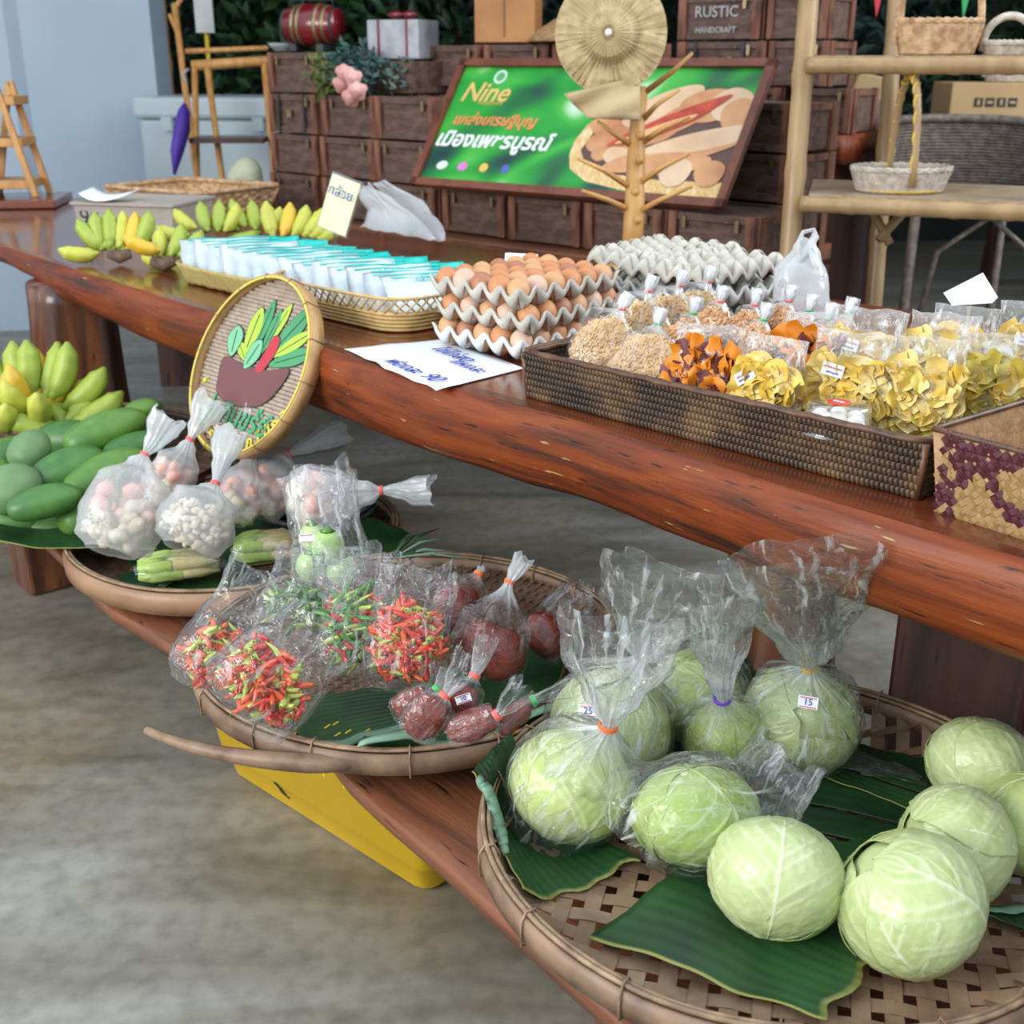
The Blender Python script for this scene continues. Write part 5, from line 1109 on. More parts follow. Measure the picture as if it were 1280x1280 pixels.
def chipbag(label, pos, rz, w_, d_, h_, cols, n, seed, lean=0, stick=None, grp=None, topd=.5, tall=1.0, proto=None):
    if proto:
        c = copy_tree(proto, loc=pos, rz=(proto.rotation_euler.x, 0, rz), label=label, group=grp); return c
    t = thing('bag_of_chips', label, 'snack bag', pos, rz, grp); t.rotation_euler = (lean, 0, rz); r0 = random.Random(seed)
    n = int(n*1.7)
    for k in range(n):
        o = bpy.data.objects.new('chip', chips[cols[int(r0.random()*len(cols))], int(r0.random()*3)]); C.objects.link(o); o.parent = t
        fr = r0.random() < .75
        x, z = ((k*.618) % 1*.78-.39)*w_, h_*(.10+.80*(k/n)); y = (-.36*d_ if fr else r0.uniform(-.3, .3)*d_)
        o.location = (x, y, z); o.rotation_euler = (R_(90)*(1 if fr else 0)+r0.uniform(-.5, .5)*(.7 if fr else 3), r0.uniform(-pi, pi), r0.uniform(-.5, .5)) if not fr else (r0.uniform(1.2, 1.9), r0.uniform(-1.5, 1.5), r0.uniform(-.4, .4))
    # pillow bag: squarish cross-section closing to a flat fin at the top
    rings = []; nr, ns = 26, 48
    for i in range(nr+1):
        v = i/nr; zz = v*h_*1.28*tall; dd = d_/2*interp(v, (0, .05, .2, .7, .86, 1), (.75, .95, 1.05, .95, .35, .03)); ww = w_/2*interp(v, (0, .05, .2, .75, 1), (.94, 1.0, 1.03, 1.0, 1.04)); row = []
        for j in range(ns):
            th = 2*pi*j/ns; cx, cy = cos(th), sin(th); e = .45
            x = abs(cx)**e*(1 if cx > 0 else -1)*ww; y = abs(cy)**e*(1 if cy > 0 else -1)*dd
            p_ = V((x, y-.0*v, zz)); row.append(p_+noise.noise_vector(p_*26+V((seed, 0, 0)))*.006+noise.noise_vector(p_*70+V((seed, 0, 0)))*.0028)
        rings.append(row)
    mb = MB().loft(rings, cap=False); mb.f.append(tuple(reversed(range(ns))))
    mb.att = {'ang': [abs(j/ns*2-1)*12+seed for i in range(nr+1) for j in range(ns)], 'len': [i/nr*5 for i in range(nr+1) for j in range(ns)], 'gather': [max(0, (i/nr-.82))*1.2 for i in range(nr+1) for j in range(ns)]}
    mb.build('film', M['crackle'], t)
    if stick:
        sx_, sz_, a = stick
        s_ = flat([(-.016, -.009), (.016, -.009), (.016, .009), (-.016, .009)], (sx_, -d_*.53-.004, sz_), (cos(a), 0, sin(a)), (-sin(a), 0, cos(a))).build('label_sticker', M['white'], t, smooth=False)
        text('กล้วยเบรกแตก', .0048, M['redink'], s_, (sx_, -d_*.53-.004, sz_+.003), (cos(a), 0, sin(a)), (-sin(a), 0, cos(a)), 'lettering', .0012)
        text('เพชรบูรณ์', .0048, M['ink'], s_, (sx_, -d_*.53-.004, sz_-.004), (cos(a), 0, sin(a)), (-sin(a), 0, cos(a)), 'lettering', .0012)
    return t
chipbag('clear bag of orange and purple root chips at the front of the rattan basket', W(.305, .055, .012), WB+R_(8), .105, .05, .115, [2, 2, 2, 3, 3, 3], 46, 71, lean=R_(-14))
chipbag('smaller bag of orange chips showing behind the front snack bags', W(.40, .20, .03), WB+R_(12), .10, .05, .11, [2, 2, 2, 3], 30, 72, lean=R_(-16))
y1 = chipbag('clear bag of curled yellow banana chips with a tilted sticker, left of the round box', W(.425, .055, .006), WB+R_(6), .098, .045, .118, [0, 0, 1], 50, 73, lean=R_(-10), stick=(-.028, .092, .6))
y2 = chipbag('bag of pale yellow chips with a white sticker behind the round clear box', W(.515, .125, .008), WB+R_(12), .115, .05, .125, [1, 1, 0], 54, 74, lean=R_(-10), stick=(-.018, .105, -.15))
y3 = chipbag('bag of pale chips with strong creases, right of the stickered one', W(.615, .165, .010), WB+R_(20), .10, .05, .125, [1, 0, 1, 4], 50, 75, lean=R_(-8))
chipbag('bag of greenish-yellow chips at the inner right end of the rattan basket', W(.66, .27, .012), WB+R_(30), .10, .05, .120, [4, 1, 0], 46, 76, lean=R_(-8))
chipbag('bag of chips lying back in the second row, left of centre', W(.47, .24, .02), WB+R_(10), .11, .05, .12, 0, 0, 0, proto=y2)
chipbag('bag of chips in the second row behind the creased bag', W(.57, .29, .02), WB+R_(14), .11, .05, .12, 0, 0, 0, proto=y3)
chipbag('bag of chips at the back right by the white card', W(.55, .40, .02), WB+R_(20), .11, .05, .12, 0, 0, 0, proto=y1)
chipbag('bag of chips at the far back right edge of the picture', W(.66, .42, .03), WB+R_(25), .11, .05, .12, 0, 0, 0, proto=y2)
# round clear box of white sweets
t = thing('round_clear_box', 'round clear plastic box of white sweets with a red round label on its lid', 'box', W(.555, .040, .048), WB)
MB().lathe([(.044, .0), (.050, .004), (.051, .010), (.046, .012), (.044, .040), (.041, .044), (.004, .044)], 48).build('clear_shell', M['acrylic'], t)
MB().lathe([(.047, .002), (.0535, .004), (.0535, .008), (.047, .010)], 48).build('ridged_rim', M['acrylic'], t)
for k in range(7):
    a = 2*pi*k/6; r_ = 0 if k == 6 else .027
    MB().ell((r_*cos(a), r_*sin(a), .018), (.0135, .0135, .014), 12, 8).build('white_sweet', solid('white_sweet', (.85, .83, .74)), t)
MB().lathe([(.004, .0450), (.016, .0450), (.016, .0456), (.004, .0458)], 24, cap=True).build('lid_label', M['redink'], t)
text('ขนม', .010, M['white'], t, (0, 0, .0460), (1, 0, 0), (0, 1, 0), 'lettering', .0004)
# basket corner support under the box: a low bag of chips
chipbag('flat bag of chips lying under the round clear box', W(.555, .050, .006), WB, .10, .05, .030, [1, 0], 12, 77)
# white card and shopping bag behind
p = D(1213, 372, 1.98); t = thing('white_card', 'white folded card standing among the chip bags at the back right', 'card', (p.x, p.y, p.z-.05))
pts = [(1179, 366), (1228, 341), (1247, 372), (1240, 379), (1190, 382)]
MB().tube([D(1213, 372, 2.003), D(1213, 372, 2.003)-Z*.16], .003, 6).build('stick', M['bamboo'], t, world=True)
MB().add([D(u, v, 2.0) for u, v in pts]+[D(u, v, 2.0)+N*.002 for u, v in pts], [tuple(range(5)), tuple(reversed(range(5, 10)))]+[(i, 5+i, 5+(i+1) % 5, (i+1) % 5) for i in range(5)]).build('card', M['white'], t, smooth=False, world=True)
p = W(.33, .62, 0); t = thing('carrier_bag', 'white plastic carrier bag with knotted handles standing behind the nut bags', 'bag', D(995, 350, 2.45)-V((0, 0, .12)))
o = t.location.copy()
def DL(u, v, z): return D(u, v, z)-o
bagmesh([DL(1000, 400, 2.45), DL(1000, 375, 2.45), DL(1002, 345, 2.45), DL(1008, 312, 2.45), DL(1012, 300, 2.45)], [.05, .058, .055, .030, .014], [.5, .6, .6, .6, .5], [.03, .04, .05, .1, .2], (0, -1, .3), npl=6, nr=24, ns=36, crk=.005, seed=5).build('body', M['white_bag'], t)
MB().tube([DL(1003, 335, 2.44), DL(997, 305, 2.43), DL(1004, 290, 2.43), DL(1017, 287, 2.43), DL(1019, 296, 2.43), DL(1008, 312, 2.43), DL(990, 332, 2.43), DL(980, 360, 2.43)], [.012, .011, .009, .008, .009, .010, .012, .014], 8, flat=.5).build('handle', M['white_bag'], t)
MB().tube([DL(1012, 312, 2.43), DL(1020, 330, 2.43), DL(1026, 350, 2.44)], [.010, .012, .014], 8, flat=.5).build('handle', M['white_bag'], t)
# purple and tan woven basket cut by the right edge
pc_ = G(1172, 640, TH); m_pt = None
def checker_weave():
    m, n, b = nodes('purple_tan_twill'); tc = n.nodes.new('ShaderNodeAttribute'); tc.attribute_name = 'dye'
    mx = n.nodes.new('ShaderNodeMix'); mx.data_type = 'RGBA'; mx.clamp_factor = True; lk(n, tc.outputs['Fac'], mx.inputs[0]); mx.inputs[6].default_value = (.44, .27, .10, 1); mx.inputs[7].default_value = (.10, .018, .028, 1)
    no = n.nodes.new('ShaderNodeTexNoise'); no.inputs['Scale'].default_value = 90; mm_ = n.nodes.new('ShaderNodeMix'); mm_.data_type = 'RGBA'; mm_.blend_type = 'MULTIPLY'; mm_.inputs[0].default_value = .5
    lk(n, mx.outputs[2], mm_.inputs[6]); lk(n, no.outputs['Color'], mm_.inputs[7]); lk(n, mm_.outputs[2], b.inputs['Base Color']); b.inputs['Roughness'].default_value = .5; return m
m_tw = checker_weave()
t = thing('twill_basket', 'purple and tan twill-woven square basket cut off by the right edge', 'basket', (pc_.x, pc_.y, TH), R_(-52))
def twill(p00, ux, uz, L, Hh, outn, att):
    mb = MB(); sp_ = .0115; n_ = 0
    for d in (1, -1):
        for k in range(-int(Hh/sp_)-2, int(L/sp_)+int(Hh/sp_)+2):
            for q in range(int(Hh/sp_*1.5)+1):
                z = (q+.5)*sp_*.72; x = k*sp_+d*z*1.0
                if (k+q*2) % 4 in ((0, 1) if d > 0 else (2, 3)) and 0 < x < L and z < Hh:
                    e1 = (ux+uz*d).normalized() if d > 0 else (ux-uz).normalized(); e2 = uz-e1*uz.dot(e1); e2.normalize()
                    c = p00+ux*x+uz*z+outn*(.002)
                    a = e1*sp_*.80; b = e2*sp_*.36
                    mb.add([c-a-b-outn*.0012, c+a-b-outn*.0012, c+a+b-outn*.0012, c-a+b-outn*.0012, c-b*.9+outn*.0012, c+b*.9+outn*.0012], [(0, 1, 5, 4)[0:4], (4, 5, 2, 3), (0, 4, 3), (1, 2, 5)])
                    ph = abs(((x/.105)+.5) % 1-.5)*2; band_ = (z/Hh)
                    dye = 1 if (band_ > .80-.12*ph) or (abs(band_-(.15+.62*ph)) < .13) or x < .028 and band_ > .0 and ((k+q) % 3) else 0
                    att += [dye]*6
    return mb
for (p00, ux, L, on) in ((V((0, 0, 0)), V((1, 0, 0)), .36, V((0, -1, 0))), (V((0, .30, 0)), V((0, -1, 0)), .30, V((-1, 0, 0)))):
    at_ = []; mb = twill(p00, ux, V((0, 0, 1))+(on*.12), L, .105, on, at_); mb.att = {'dye': at_}; mb.build('twill_wall', m_tw, t, smooth=False)['kind'] = 'stuff'
m_in = pm('light_brown_palm_lining', (.50, .31, .17), (.36, .2, .1), 60, .6, .5, bs=120)
fl_ = .012
g = [V((0, 0, 0)), V((.36, 0, 0)), V((.36, .30, 0)), V((0, .30, 0))]; g2_ = [V((-fl_, -fl_, .108)), V((.37, -fl_, .108)), V((.37, .31, .108)), V((-fl_, .31, .108))]
MB().loft([g, g2_], cap=False).build('lining', m_in, t, solid=.003, smooth=False); MB().box((.18, .15, .003), (.36, .30, .005)).build('bottom', m_in, t, smooth=False)
MB().tube([(q_.x, q_.y, q_.z) for q_ in [g2_[k].lerp(g2_[(k+1) % 4], i/12) for k in range(4) for i in range(12)]], .004, 6, wrap=True).build('rim', M['rattan_rim'], t)
q0 = G(1285, 600, TH); chipbag('bag of large yellow chips in the purple and tan basket', V((pc_.x, pc_.y, TH+.015))+V((.20, -.02, 0)), R_(-20), .15, .07, .17, [0, 0, 1, 4], 60, 78, lean=R_(-6))
# ---------------------------------------------------------------- painted round sign basket
sc_ = D(320, 460, 2.50); t = thing('painted_sign_basket', 'round basket sign painted with green vegetables and lettering, leaning on the table edge', 'sign', sc_)
nrm = V((-.62, -.60, .46)).normalized(); ex = Z.cross(nrm).normalized(); ey = nrm.cross(ex); ez = nrm; RS = .192
def SB(x, y, z=0): return ex*x+ey*y+ez*z
m_sw = pm('taupe_woven_sign', (.42, .33, .26), (.31, .24, .19), 30, .7, .3, bs=200)
mb = MB(); nst = 44
for k in range(nst):
    y = (k+.5-nst/2)*2*RS/nst; L = sqrt(max(0, RS*RS-y*y)); 
    if L < .01: continue
    rgx = []
    for i in range(25):
        x = -L+2*L*i/24; z = .0012*(1 if (i+k) % 2 else -1); hy = RS/nst*.92
        rgx.append([SB(x, y-hy, z), SB(x, y+hy, z), SB(x, y+hy*.6, z+.0014), SB(x, y-hy*.6, z+.0014)])
    mb.loft(rgx)
mb.build('woven_face', m_sw, t, smooth=False)['kind'] = 'stuff'
def ring(r0_, r1_, z0, z1, nm, mt):
    b = MB(); b.loft([[SB(r_*cos(2*pi*j/80), r_*sin(2*pi*j/80), z_) for j in range(80)] for r_, z_ in ((r0_, z0), (r1_, z0), (r1_, z1), (r0_, z1))], wrap=True, cap=False); b.build(nm, mt, t)
ring(RS, RS+.006, -.010, .022, 'rim_band', pm('orange_bamboo_rim', (.55, .34, .14), (.40, .23, .09), 20, .45, .2)); 
MB().tube([SB((RS-.001)*cos(2*pi*j/80), (RS-.001)*sin(2*pi*j/80), .023) for j in range(80)], .0028, 6, wrap=True).build('yellow_hoop', solid('yellow_cane_hoop', (.72, .60, .10)), t)
for k in range(14):
    a = 2*pi*k/14; b = MB(); b.tube([SB(r_*cos(a), r_*sin(a), z_) for r_, z_ in ((RS+.0075, -.010), (RS+.0075, .024), (RS-.004, .026))], .0012, 5); b.build('binding', M['cane'], t)
pg = {k_: solid('paint_'+k_, c_, .6) for k_, c_ in dict(green=(.06, .30, .12), mint=(.18, .50, .28), lime=(.42, .58, .06), red=(.48, .03, .05), brown=(.16, .055, .06), outline=(.03, .05, .03), yellow=(.70, .60, .03), letter=(.06, .34, .16)).items()}
def blob(pts, col, z, nm):
    pts = [(a*1.12+.012, b*1.12+.008) for a, b in pts]
    # smooth closed outline
    m_ = len(pts); out = []
    for i in range(m_):
        p0_, p1_, p2_, p3_ = [V((*pts[(i+q) % m_], 0)) for q in (-1, 0, 1, 2)]
        for k in range(4):
            a = k/4; out.append(.5*((2*p1_)+(p2_-p0_)*a+(2*p0_-5*p1_+4*p2_-p3_)*a*a+(3*p1_-p0_-3*p2_+p3_)*a**3))
    ctr = sum(out, V((0, 0, 0)))/len(out)
    big = [ctr+(p_-ctr)*1.0+(p_-ctr).normalized()*.0022 for p_ in out]
    flat([(p_.x, p_.y) for p_ in big], SB(0, 0, .0032), ex, ey, z).build('painted_outline', pg['outline'], t, smooth=False)
    flat([(p_.x, p_.y) for p_ in out], SB(0, 0, .0032), ex, ey, z+.0005).build(nm, pg[col], t, smooth=False)
def lf(x0, y0, x1, y1, w_, col, z, nm='painted_leaf'):
    d = V((x1-x0, y1-y0, 0)); n_ = V((-d.y, d.x, 0)).normalized()*w_; a = V((x0, y0, 0))
    P_ = [a, a+d*.3+n_*.8, a+d*.7+n_, a+d, a+d*.7-n_, a+d*.3-n_*.8]; blob([(p_.x, p_.y) for p_ in P_], col, z, nm)
    flat([(p_.x*1.12+.012, p_.y*1.12+.008) for p_ in (a+d*.15+n_*.05, a+d*.85+n_*.05, a+d*.85-n_*.05, a+d*.15-n_*.05)], SB(0, 0, .0032), ex, ey, z+.0012).build('painted_vein', pg['outline'], t, smooth=False)
lf(.02, .02, .10, .125, .020, 'green', .0008); lf(.03, .02, .125, .085, .013, 'lime', .0012); lf(.03, .005, .145, .050, .015, 'green', .0010)
lf(.00, .03, .035, .125, .012, 'lime', .0008); lf(-.03, .02, -.02, .125, .014, 'green', .0012); lf(-.005, .02, .010, .11, .012, 'green', .0010); lf(-.055, .01, -.05, .105, .020, 'lime', .0016); lf(-.045, .0, -.085, .03, .01, 'lime', .0012)
lf(-.095, .0, -.105, .060, .022, 'mint', .0020, 'painted_melon'); lf(-.04, -.015, -.015, .045, .019, 'mint', .0024, 'painted_melon')
blob([(-.005, -.01), (.005, .02), (.015, .055), (.035, .058), (.040, .035), (.03, .01), (.015, -.012)], 'red', .0022, 'painted_chilli')
blob([(-.115, -.005), (-.05, -.008), (.03, -.006), (.095, .008), (.075, -.045), (.035, -.075), (-.04, -.085), (-.095, -.075), (-.11, -.05)], 'brown', .0018, 'painted_basket')
text('รุ่กกินขรั่ย์', .062, pg['letter'], t, SB(-.008, -.112, .004), ex, ey, 'painted_lettering', .001, shear=.15, bold=.0012)
text('หมู่2.', .026, M['black'], t, SB(-.05, -.150, .004), ex, ey, 'painted_lettering', .001)
for k, ch in enumerate('ชุมชนสวนของดี'):
    if ch in 'ุี': continue
for k, ch in enumerate(('ต', '.', 'บ้', 'า', 'น', 'ส', 'ว', 'น', 'ด', 'อ', 'ก', 'ไ', 'ม้', 'ง', 'า')):
    a = R_(-160+k*9.6); rr2 = RS*.87
    text(ch, .036, pg['yellow'], t, SB(rr2*cos(a), rr2*sin(a), .004), ex*-sin(a)+ey*cos(a), -(ex*cos(a)+ey*sin(a)), 'painted_lettering', .001, bold=.0012)
# black bin the sign stands on
p = V((sc_.x+.10, sc_.y+.06, 0)); t = thing('black_bin', 'black plastic tub in the shadow under the table behind the painted sign', 'tub', p)
m_bk = pm('black_plastic', (.012, .012, .014), (.008, .008, .01), 4, .4)
MB().lathe([(.10, 0), (.12, .20), (.125, .38), (.13, .385), (.13, .40), (.12, .40), (.11, .20), (.09, .02), (.002, .02)], 32).build('body', m_bk, t)
# ---------------------------------------------------------------- crate stacks behind the table
Rd = V((.736, -.677, 0)); Nb = V((.677, .736, 0)); CZ = atan2(-.677, .736); CP0 = V((-1.017, 5.12, .74))
bk = thing('crate_bench', 'brown wooden bench carrying the stacked old crates', 'bench', CP0+Rd*1.10+Nb*.33-Z*.74, CZ)
MB().box((-.05, .0, .71), (2.30, .80, .055)).build('plank', M['bench'], bk, smooth=False, bevel=.006)
for x in (-1.1, 0, 1.1): MB().box((x, 0, .34), (.10, .6, .68)).build('leg', M['log_dark'], bk, smooth=False)
def crate_proto(W_, H_, D_, txt=None, dark=False, strap=False, metal=False):
    t = thing('wooden_crate', '', 'crate'); 
    MB().box((0, D_/2, H_/2), (W_*.96, D_*.94, H_*.94)).build('body', M['crate'], t, smooth=False)
    for x in (-W_*.44, W_*.44):
        MB().box((x, .004, H_/2), (W_*.10, .022, H_*.99)).build('batten', M['crate_post'], t, smooth=False, bevel=.002)
    for z in (H_*.09, H_*.91):
        MB().box((0, .006, z), (W_*.78, .016, H_*.15)).build('rail', M['crate'], t, smooth=False, bevel=.002)
    for y in (D_*.12, D_*.88):
        for s_ in (-1, 1): MB().box((s_*W_*.487, y, H_/2), (.018, D_*.14, H_*.99)).build('batten', M['crate_post'], t, smooth=False)
    for s_ in (-1, 1): MB().box((s_*W_*.483, D_/2, H_*.9), (.014, D_*.62, H_*.14)).build('rail', M['crate_post'], t, smooth=False)
    for x in ((-W_*.3, W_*.3) if metal else (W_*.30,)):
        MB().box((x, -.004, H_*.80), (.012, .010, .034)).build('latch', m_brass, t, smooth=False)
    if strap:
        for x in (-W_*.28, W_*.24): MB().box((x, -.004, H_/2), (.012, .006, H_)).build('strap', m_iron, t, smooth=False)
        MB().box((-.02, -.005, H_*.5), (.03, .008, .028)).build('lock', m_brass, t, smooth=False)
    if txt:
        for k, (tx, sz) in enumerate(txt): text(tx, sz, m_sten, t, (-.01, -.0022 if k == 0 else -.0022-.002, H_*(.62-.40*k)), (1, 0, 0), (0, 0, 1), 'stencil', .002, bold=.0006)
    return t
m_brass = pm('tarnished_brass', (.40, .30, .16), (.25, .18, .1), 30, .4, metal=.8); m_iron = pm('dark_iron', (.03, .035, .04), (.02, .02, .022), 9, .5); m_sten = solid('grey_stencil_paint', (.42, .42, .42), .7)
protos = [crate_proto(.315, .150, .28), crate_proto(.315, .150, .28, strap=True), crate_proto(.315, .150, .28, metal=True)]
n0 = 0; used = set()
ordc = ['leftmost', 'second', 'third', 'fourth', 'fifth', 'sixth', 'rightmost']; lv = ['bottom', 'second', 'third', 'top']
def put(pr_, loc, label, grp, rz=0, first=True):
    global n0
    if pr_ not in used: used.add(pr_); o = pr_; o.location = loc; o.rotation_euler.z = CZ+rz; o['label'] = label; o['group'] = grp; return o
    return copy_tree(pr_, loc=loc, rz=CZ+rz, label=label, group=grp)
rc = random.Random(3)
for k, nl_ in enumerate((4, 3, 3, 1, 1, 1, 1)):
    for l in range(nl_):
        p = CP0+Rd*(.16+.335*k+rc.uniform(-.008, .008)+(.01*l if k < 2 else 0))+Nb*(.02+rc.uniform(0, .012))+Z*(.002+.1535*l)
        if k < 3: lab = f'old wooden crate, {lv[l] if l < nl_-1 or k == 0 else "top"} one in the {ordc[k]} column of the crate stack'
        else: lab = f'old wooden crate in the bottom row under the green poster, {["", "", "", "leftmost", "second from left", "third from left", "rightmost"][k]}'
        put(protos[1 if (k == 0 and l == 2) else 2 if (k+l) % 3 == 0 else 0], p, lab, 'stacked old wooden crates', R_(rc.uniform(-2, 2)))
        [o for o in ()]
for k in range(2, 7):
    for l in range(4 if k < 5 else 3):
        p = CP0+Rd*(.05+.335*k)+Nb*(.37+rc.uniform(0, .012))+Z*(.002+.1535*l+(.025 if l == 3 else 0))
        put(protos[(k+l) % 3 if (k+l) % 3 != 1 else 0], p, f'old wooden crate, {lv[l] if l < 3 else "top"} level of the rear row, {("", "", "first", "second", "third", "fourth", "fifth")[k]} column from the left', 'stacked old wooden crates', R_(rc.uniform(-2, 2)))
# live-edge counter on the right with more crates
ca = D(835, 164, 4.50); cb = D(1040, 164, 4.15); cdir = (cb-ca); cdir.z = 0; cl = cdir.length; cdir.normalize(); cn = V((-cdir.y, cdir.x, 0)); cz = atan2(cdir.y, cdir.x)
co = thing('live_edge_counter', 'tall dark counter with a reddish live-edge top right of the poster', 'counter', (ca.x, ca.y, 0), cz)
rgs = [[V((lerp(-.1, cl+.06, i/24), y, z)) for y, z in ((.5, 1.08), (-.05+.012*nz((i, 0, 0), .4), 1.08), (-.065+.015*nz((i, 3, 0), .5), 1.04), (-.03, .985+.01*nz((i, 5, 0), .5)), (.5, .99))] for i in range(25)]
MB().loft(rgs).build('slab_top', M['slab'], co); MB().box((cl*.45, .22, .49), (cl*.9, .42, .98)).build('front_panel', M['log_dark'], co, smooth=False)
MB().box((cl*.95, .22, .49), (.08, .44, .98)).build('post', M['log_dark'], co, smooth=False)
sm = crate_proto(.22, .150, .26); tx1 = crate_proto(.33, .150, .28, txt=(('RUSTIC', .052), ('HANDCRAFT', .027)), metal=False); tx2 = crate_proto(.36, .150, .28, strap=True)
cdat = [(sm, .575, 0, 'reddish crate on the live-edge counter right beside the poster corner'), (protos[0], .27, 0, 'crate on the live-edge counter hidden behind the poster'), (tx2, .18, 1, 'dark strapped crate with a round handle just above the right part of the poster'), (sm, .475, 1, 'reddish panelled crate above the poster beside the tall bamboo post'), (tx1, .165, 2, 'crate stencilled RUSTIC at the top beside the straw hat'), (sm, .46, 2, 'topmost right crate with dark stencil marks beside the bamboo post')]
for pr_, x, l, lab in cdat: put(pr_, ca+cdir*x+cn*.04+Z*(1.082-ca.z+.1545*l), lab, 'stacked old wooden crates', cz-CZ)
MB().tube([(.0, -.012, .10), (.03, -.03, .085), (.05, -.012, .10)], .006, 6).build('handle', m_brass, tx2)
# ---------------------------------------------------------------- poster board
BL, BR = D(515, 232, 4.25), D(905, 265, 3.56); h0 = (BL.z+BR.z)/2; BL.z = BR.z = h0; ux = (BR-BL); PW = ux.length; ux.normalize(); un = V((-ux.y, ux.x, 0))
TLp = BL+un*.30; TLp.z = CH-.004; uy = (TLp-BL); PH = uy.length; uy.normalize()
bd = thing('poster_board', 'large framed green poster with Thai lettering and brown pods leaning on the crates', 'poster', BL+ux*PW/2)
def PB(x, y, z=0): return ux*(x-PW/2)+uy*y+ux.cross(uy)*z
m_fr = pm('red_brown_frame', (.20, .06, .03), (.13, .035, .02), 20, .4)
for a, b, c_, d_ in ((0, 0, PW, .028), (0, PH-.028, PW, .028), (0, 0, .028, PH), (PW-.028, 0, .028, PH)):
    q = [PB(a, b), PB(a+c_, b), PB(a+c_, b+d_), PB(a, b+d_)]; nn = ux.cross(uy)*.022
    MB().add(q+[p_+nn for p_ in q], [(3, 2, 1, 0), (4, 5, 6, 7), (0, 1, 5, 4), (1, 2, 6, 5), (2, 3, 7, 6), (3, 0, 4, 7)]).build('frame_bar', m_fr, bd, smooth=False)
def poster_mat():
    m, n, b = nodes('blurred_green_print'); tc = n.nodes.new('ShaderNodeTexCoord'); mp = n.nodes.new('ShaderNodeMapping'); mp.inputs['Rotation'].default_value = (0, R_(20), R_(40)); mp.inputs['Scale'].default_value = (1.2, 3.5, 3.5)
    lk(n, tc.outputs['Object'], mp.inputs[0]); no = n.nodes.new('ShaderNodeTexNoise'); no.inputs['Scale'].default_value = 1.7; no.inputs['Detail'].default_value = .6; no.inputs['Distortion'].default_value = .6; lk(n, mp.outputs[0], no.inputs['Vector'])
    r = n.nodes.new('ShaderNodeValToRGB'); e = r.color_ramp.elements; e[0].position = .30; e[0].color = (.004, .035, .04, 1); e[1].position = .74; e[1].color = (.55, .75, .55, 1)
    for p_, c_ in ((.42, (.008, .14, .035, 1)), (.52, (.01, .30, .03, 1)), (.62, (.06, .42, .05, 1))): q = e.new(p_); q.color = c_
    lk(n, no.outputs['Fac'], r.inputs[0]); lk(n, r.outputs[0], b.inputs['Base Color']); b.inputs['Roughness'].default_value = .35; return m
MB().add([PB(.02, .02, .008), PB(PW-.02, .02, .008), PB(PW-.02, PH-.02, .008), PB(.02, PH-.02, .008), PB(.02, .02, 0), PB(PW-.02, .02, 0), PB(PW-.02, PH-.02, 0), PB(.02, PH-.02, 0)], [(0, 1, 2, 3), (7, 6, 5, 4), (0, 4, 5, 1), (1, 5, 6, 2), (2, 6, 7, 3), (3, 7, 4, 0)]).build('print', poster_mat(), bd, smooth=False)
m_gold = solid('gold_print', (.75, .50, .16)); m_or = solid('orange_print', (.80, .28, .10)); m_wh = solid('white_print', (.85, .88, .88)); m_lw = solid('pale_logo_print', (.55, .75, .65))
fx = PW/390.0
def sh(x, y): return PB(x*PW, y*PH, .009)
text('Nine', .105, m_gold, bd, sh(.135, .74), ux, uy, 'lettering', .001, shear=.25, bold=.002)
text('restaurant', .026, m_gold, bd, sh(.165, .665), ux, uy, 'lettering', .001, shear=.2)
text('แหล่งเศรษฐีบุญ', .075, m_or, bd, sh(.205, .525), ux, uy, 'lettering', .001, shear=.2, bold=.002, wid=.36)
text('เมืองเพชรบูรณ์', .105, m_wh, bd, sh(.225, .37), ux, uy, 'lettering', .001, shear=.2, bold=.003, wid=.50)
def pe(cx, cy, rx, ry, ang, mt, z, nm, k=28, jag=0):
    a_ = R_(ang); pts = []
    for i in range(k):
        th = 2*pi*i/k; x, y = rx*cos(th)*(1+jag*sin(3*th)), ry*sin(th)
        X, Y = x*cos(a_)-y*sin(a_), x*sin(a_)+y*cos(a_); pts.append((min(max(cx*PW+X-PW/2, -PW/2+.03), PW/2-.03), min(max(cy*PH+Y, .03), PH-.03)))
    flat(pts, ux.cross(uy)*.009, ux, uy, z).build(nm, mt, bd, smooth=False)
pe(.165, .87, .028, .028, 0, m_lw, .0005, 'printed_logo'); pe(.165, .87, .018, .018, 0, solid('green_print', (.10, .40, .12)), .001, 'printed_logo')
for k, c_ in enumerate(((.7, .75, .72), (.70, .20, .55), (.75, .50, .1), (.1, .12, .5))): pe(.085+.075*k, .17, .024-.003*k, .017, 10, solid('icon_print%d' % k, c_), .0006, 'printed_icon')
m_bsk = pm('printed_basket', (.80, .62, .36), (.62, .38, .14), 30, .5, st=(3, 1, 1)); m_pd = pm('printed_pod', (.68, .36, .17), (.46, .19, .08), 7, .5, c3=(.60, .30, .14)); m_pd2 = pm('printed_pale_pod', (.76, .56, .38), (.62, .40, .24), 7, .5); m_rd = pm('printed_red_pulp', (.60, .08, .03), (.28, .03, .03), 16, .5)
def poly_(pts, mt, z, nm): flat([((x-.5)*PW, y*PH) for x, y in pts], ux.cross(uy)*.009, ux, uy, z).build(nm, mt, bd, smooth=False)
poly_([(.50, .30), (.52, .20), (.58, .12), (.70, .075), (.85, .07), (.974, .07), (.974, .16), (.974, .42), (.9, .5), (.7, .6), (.58, .62), (.52, .52), (.50, .40)], m_bsk, .0006, 'printed_basket')
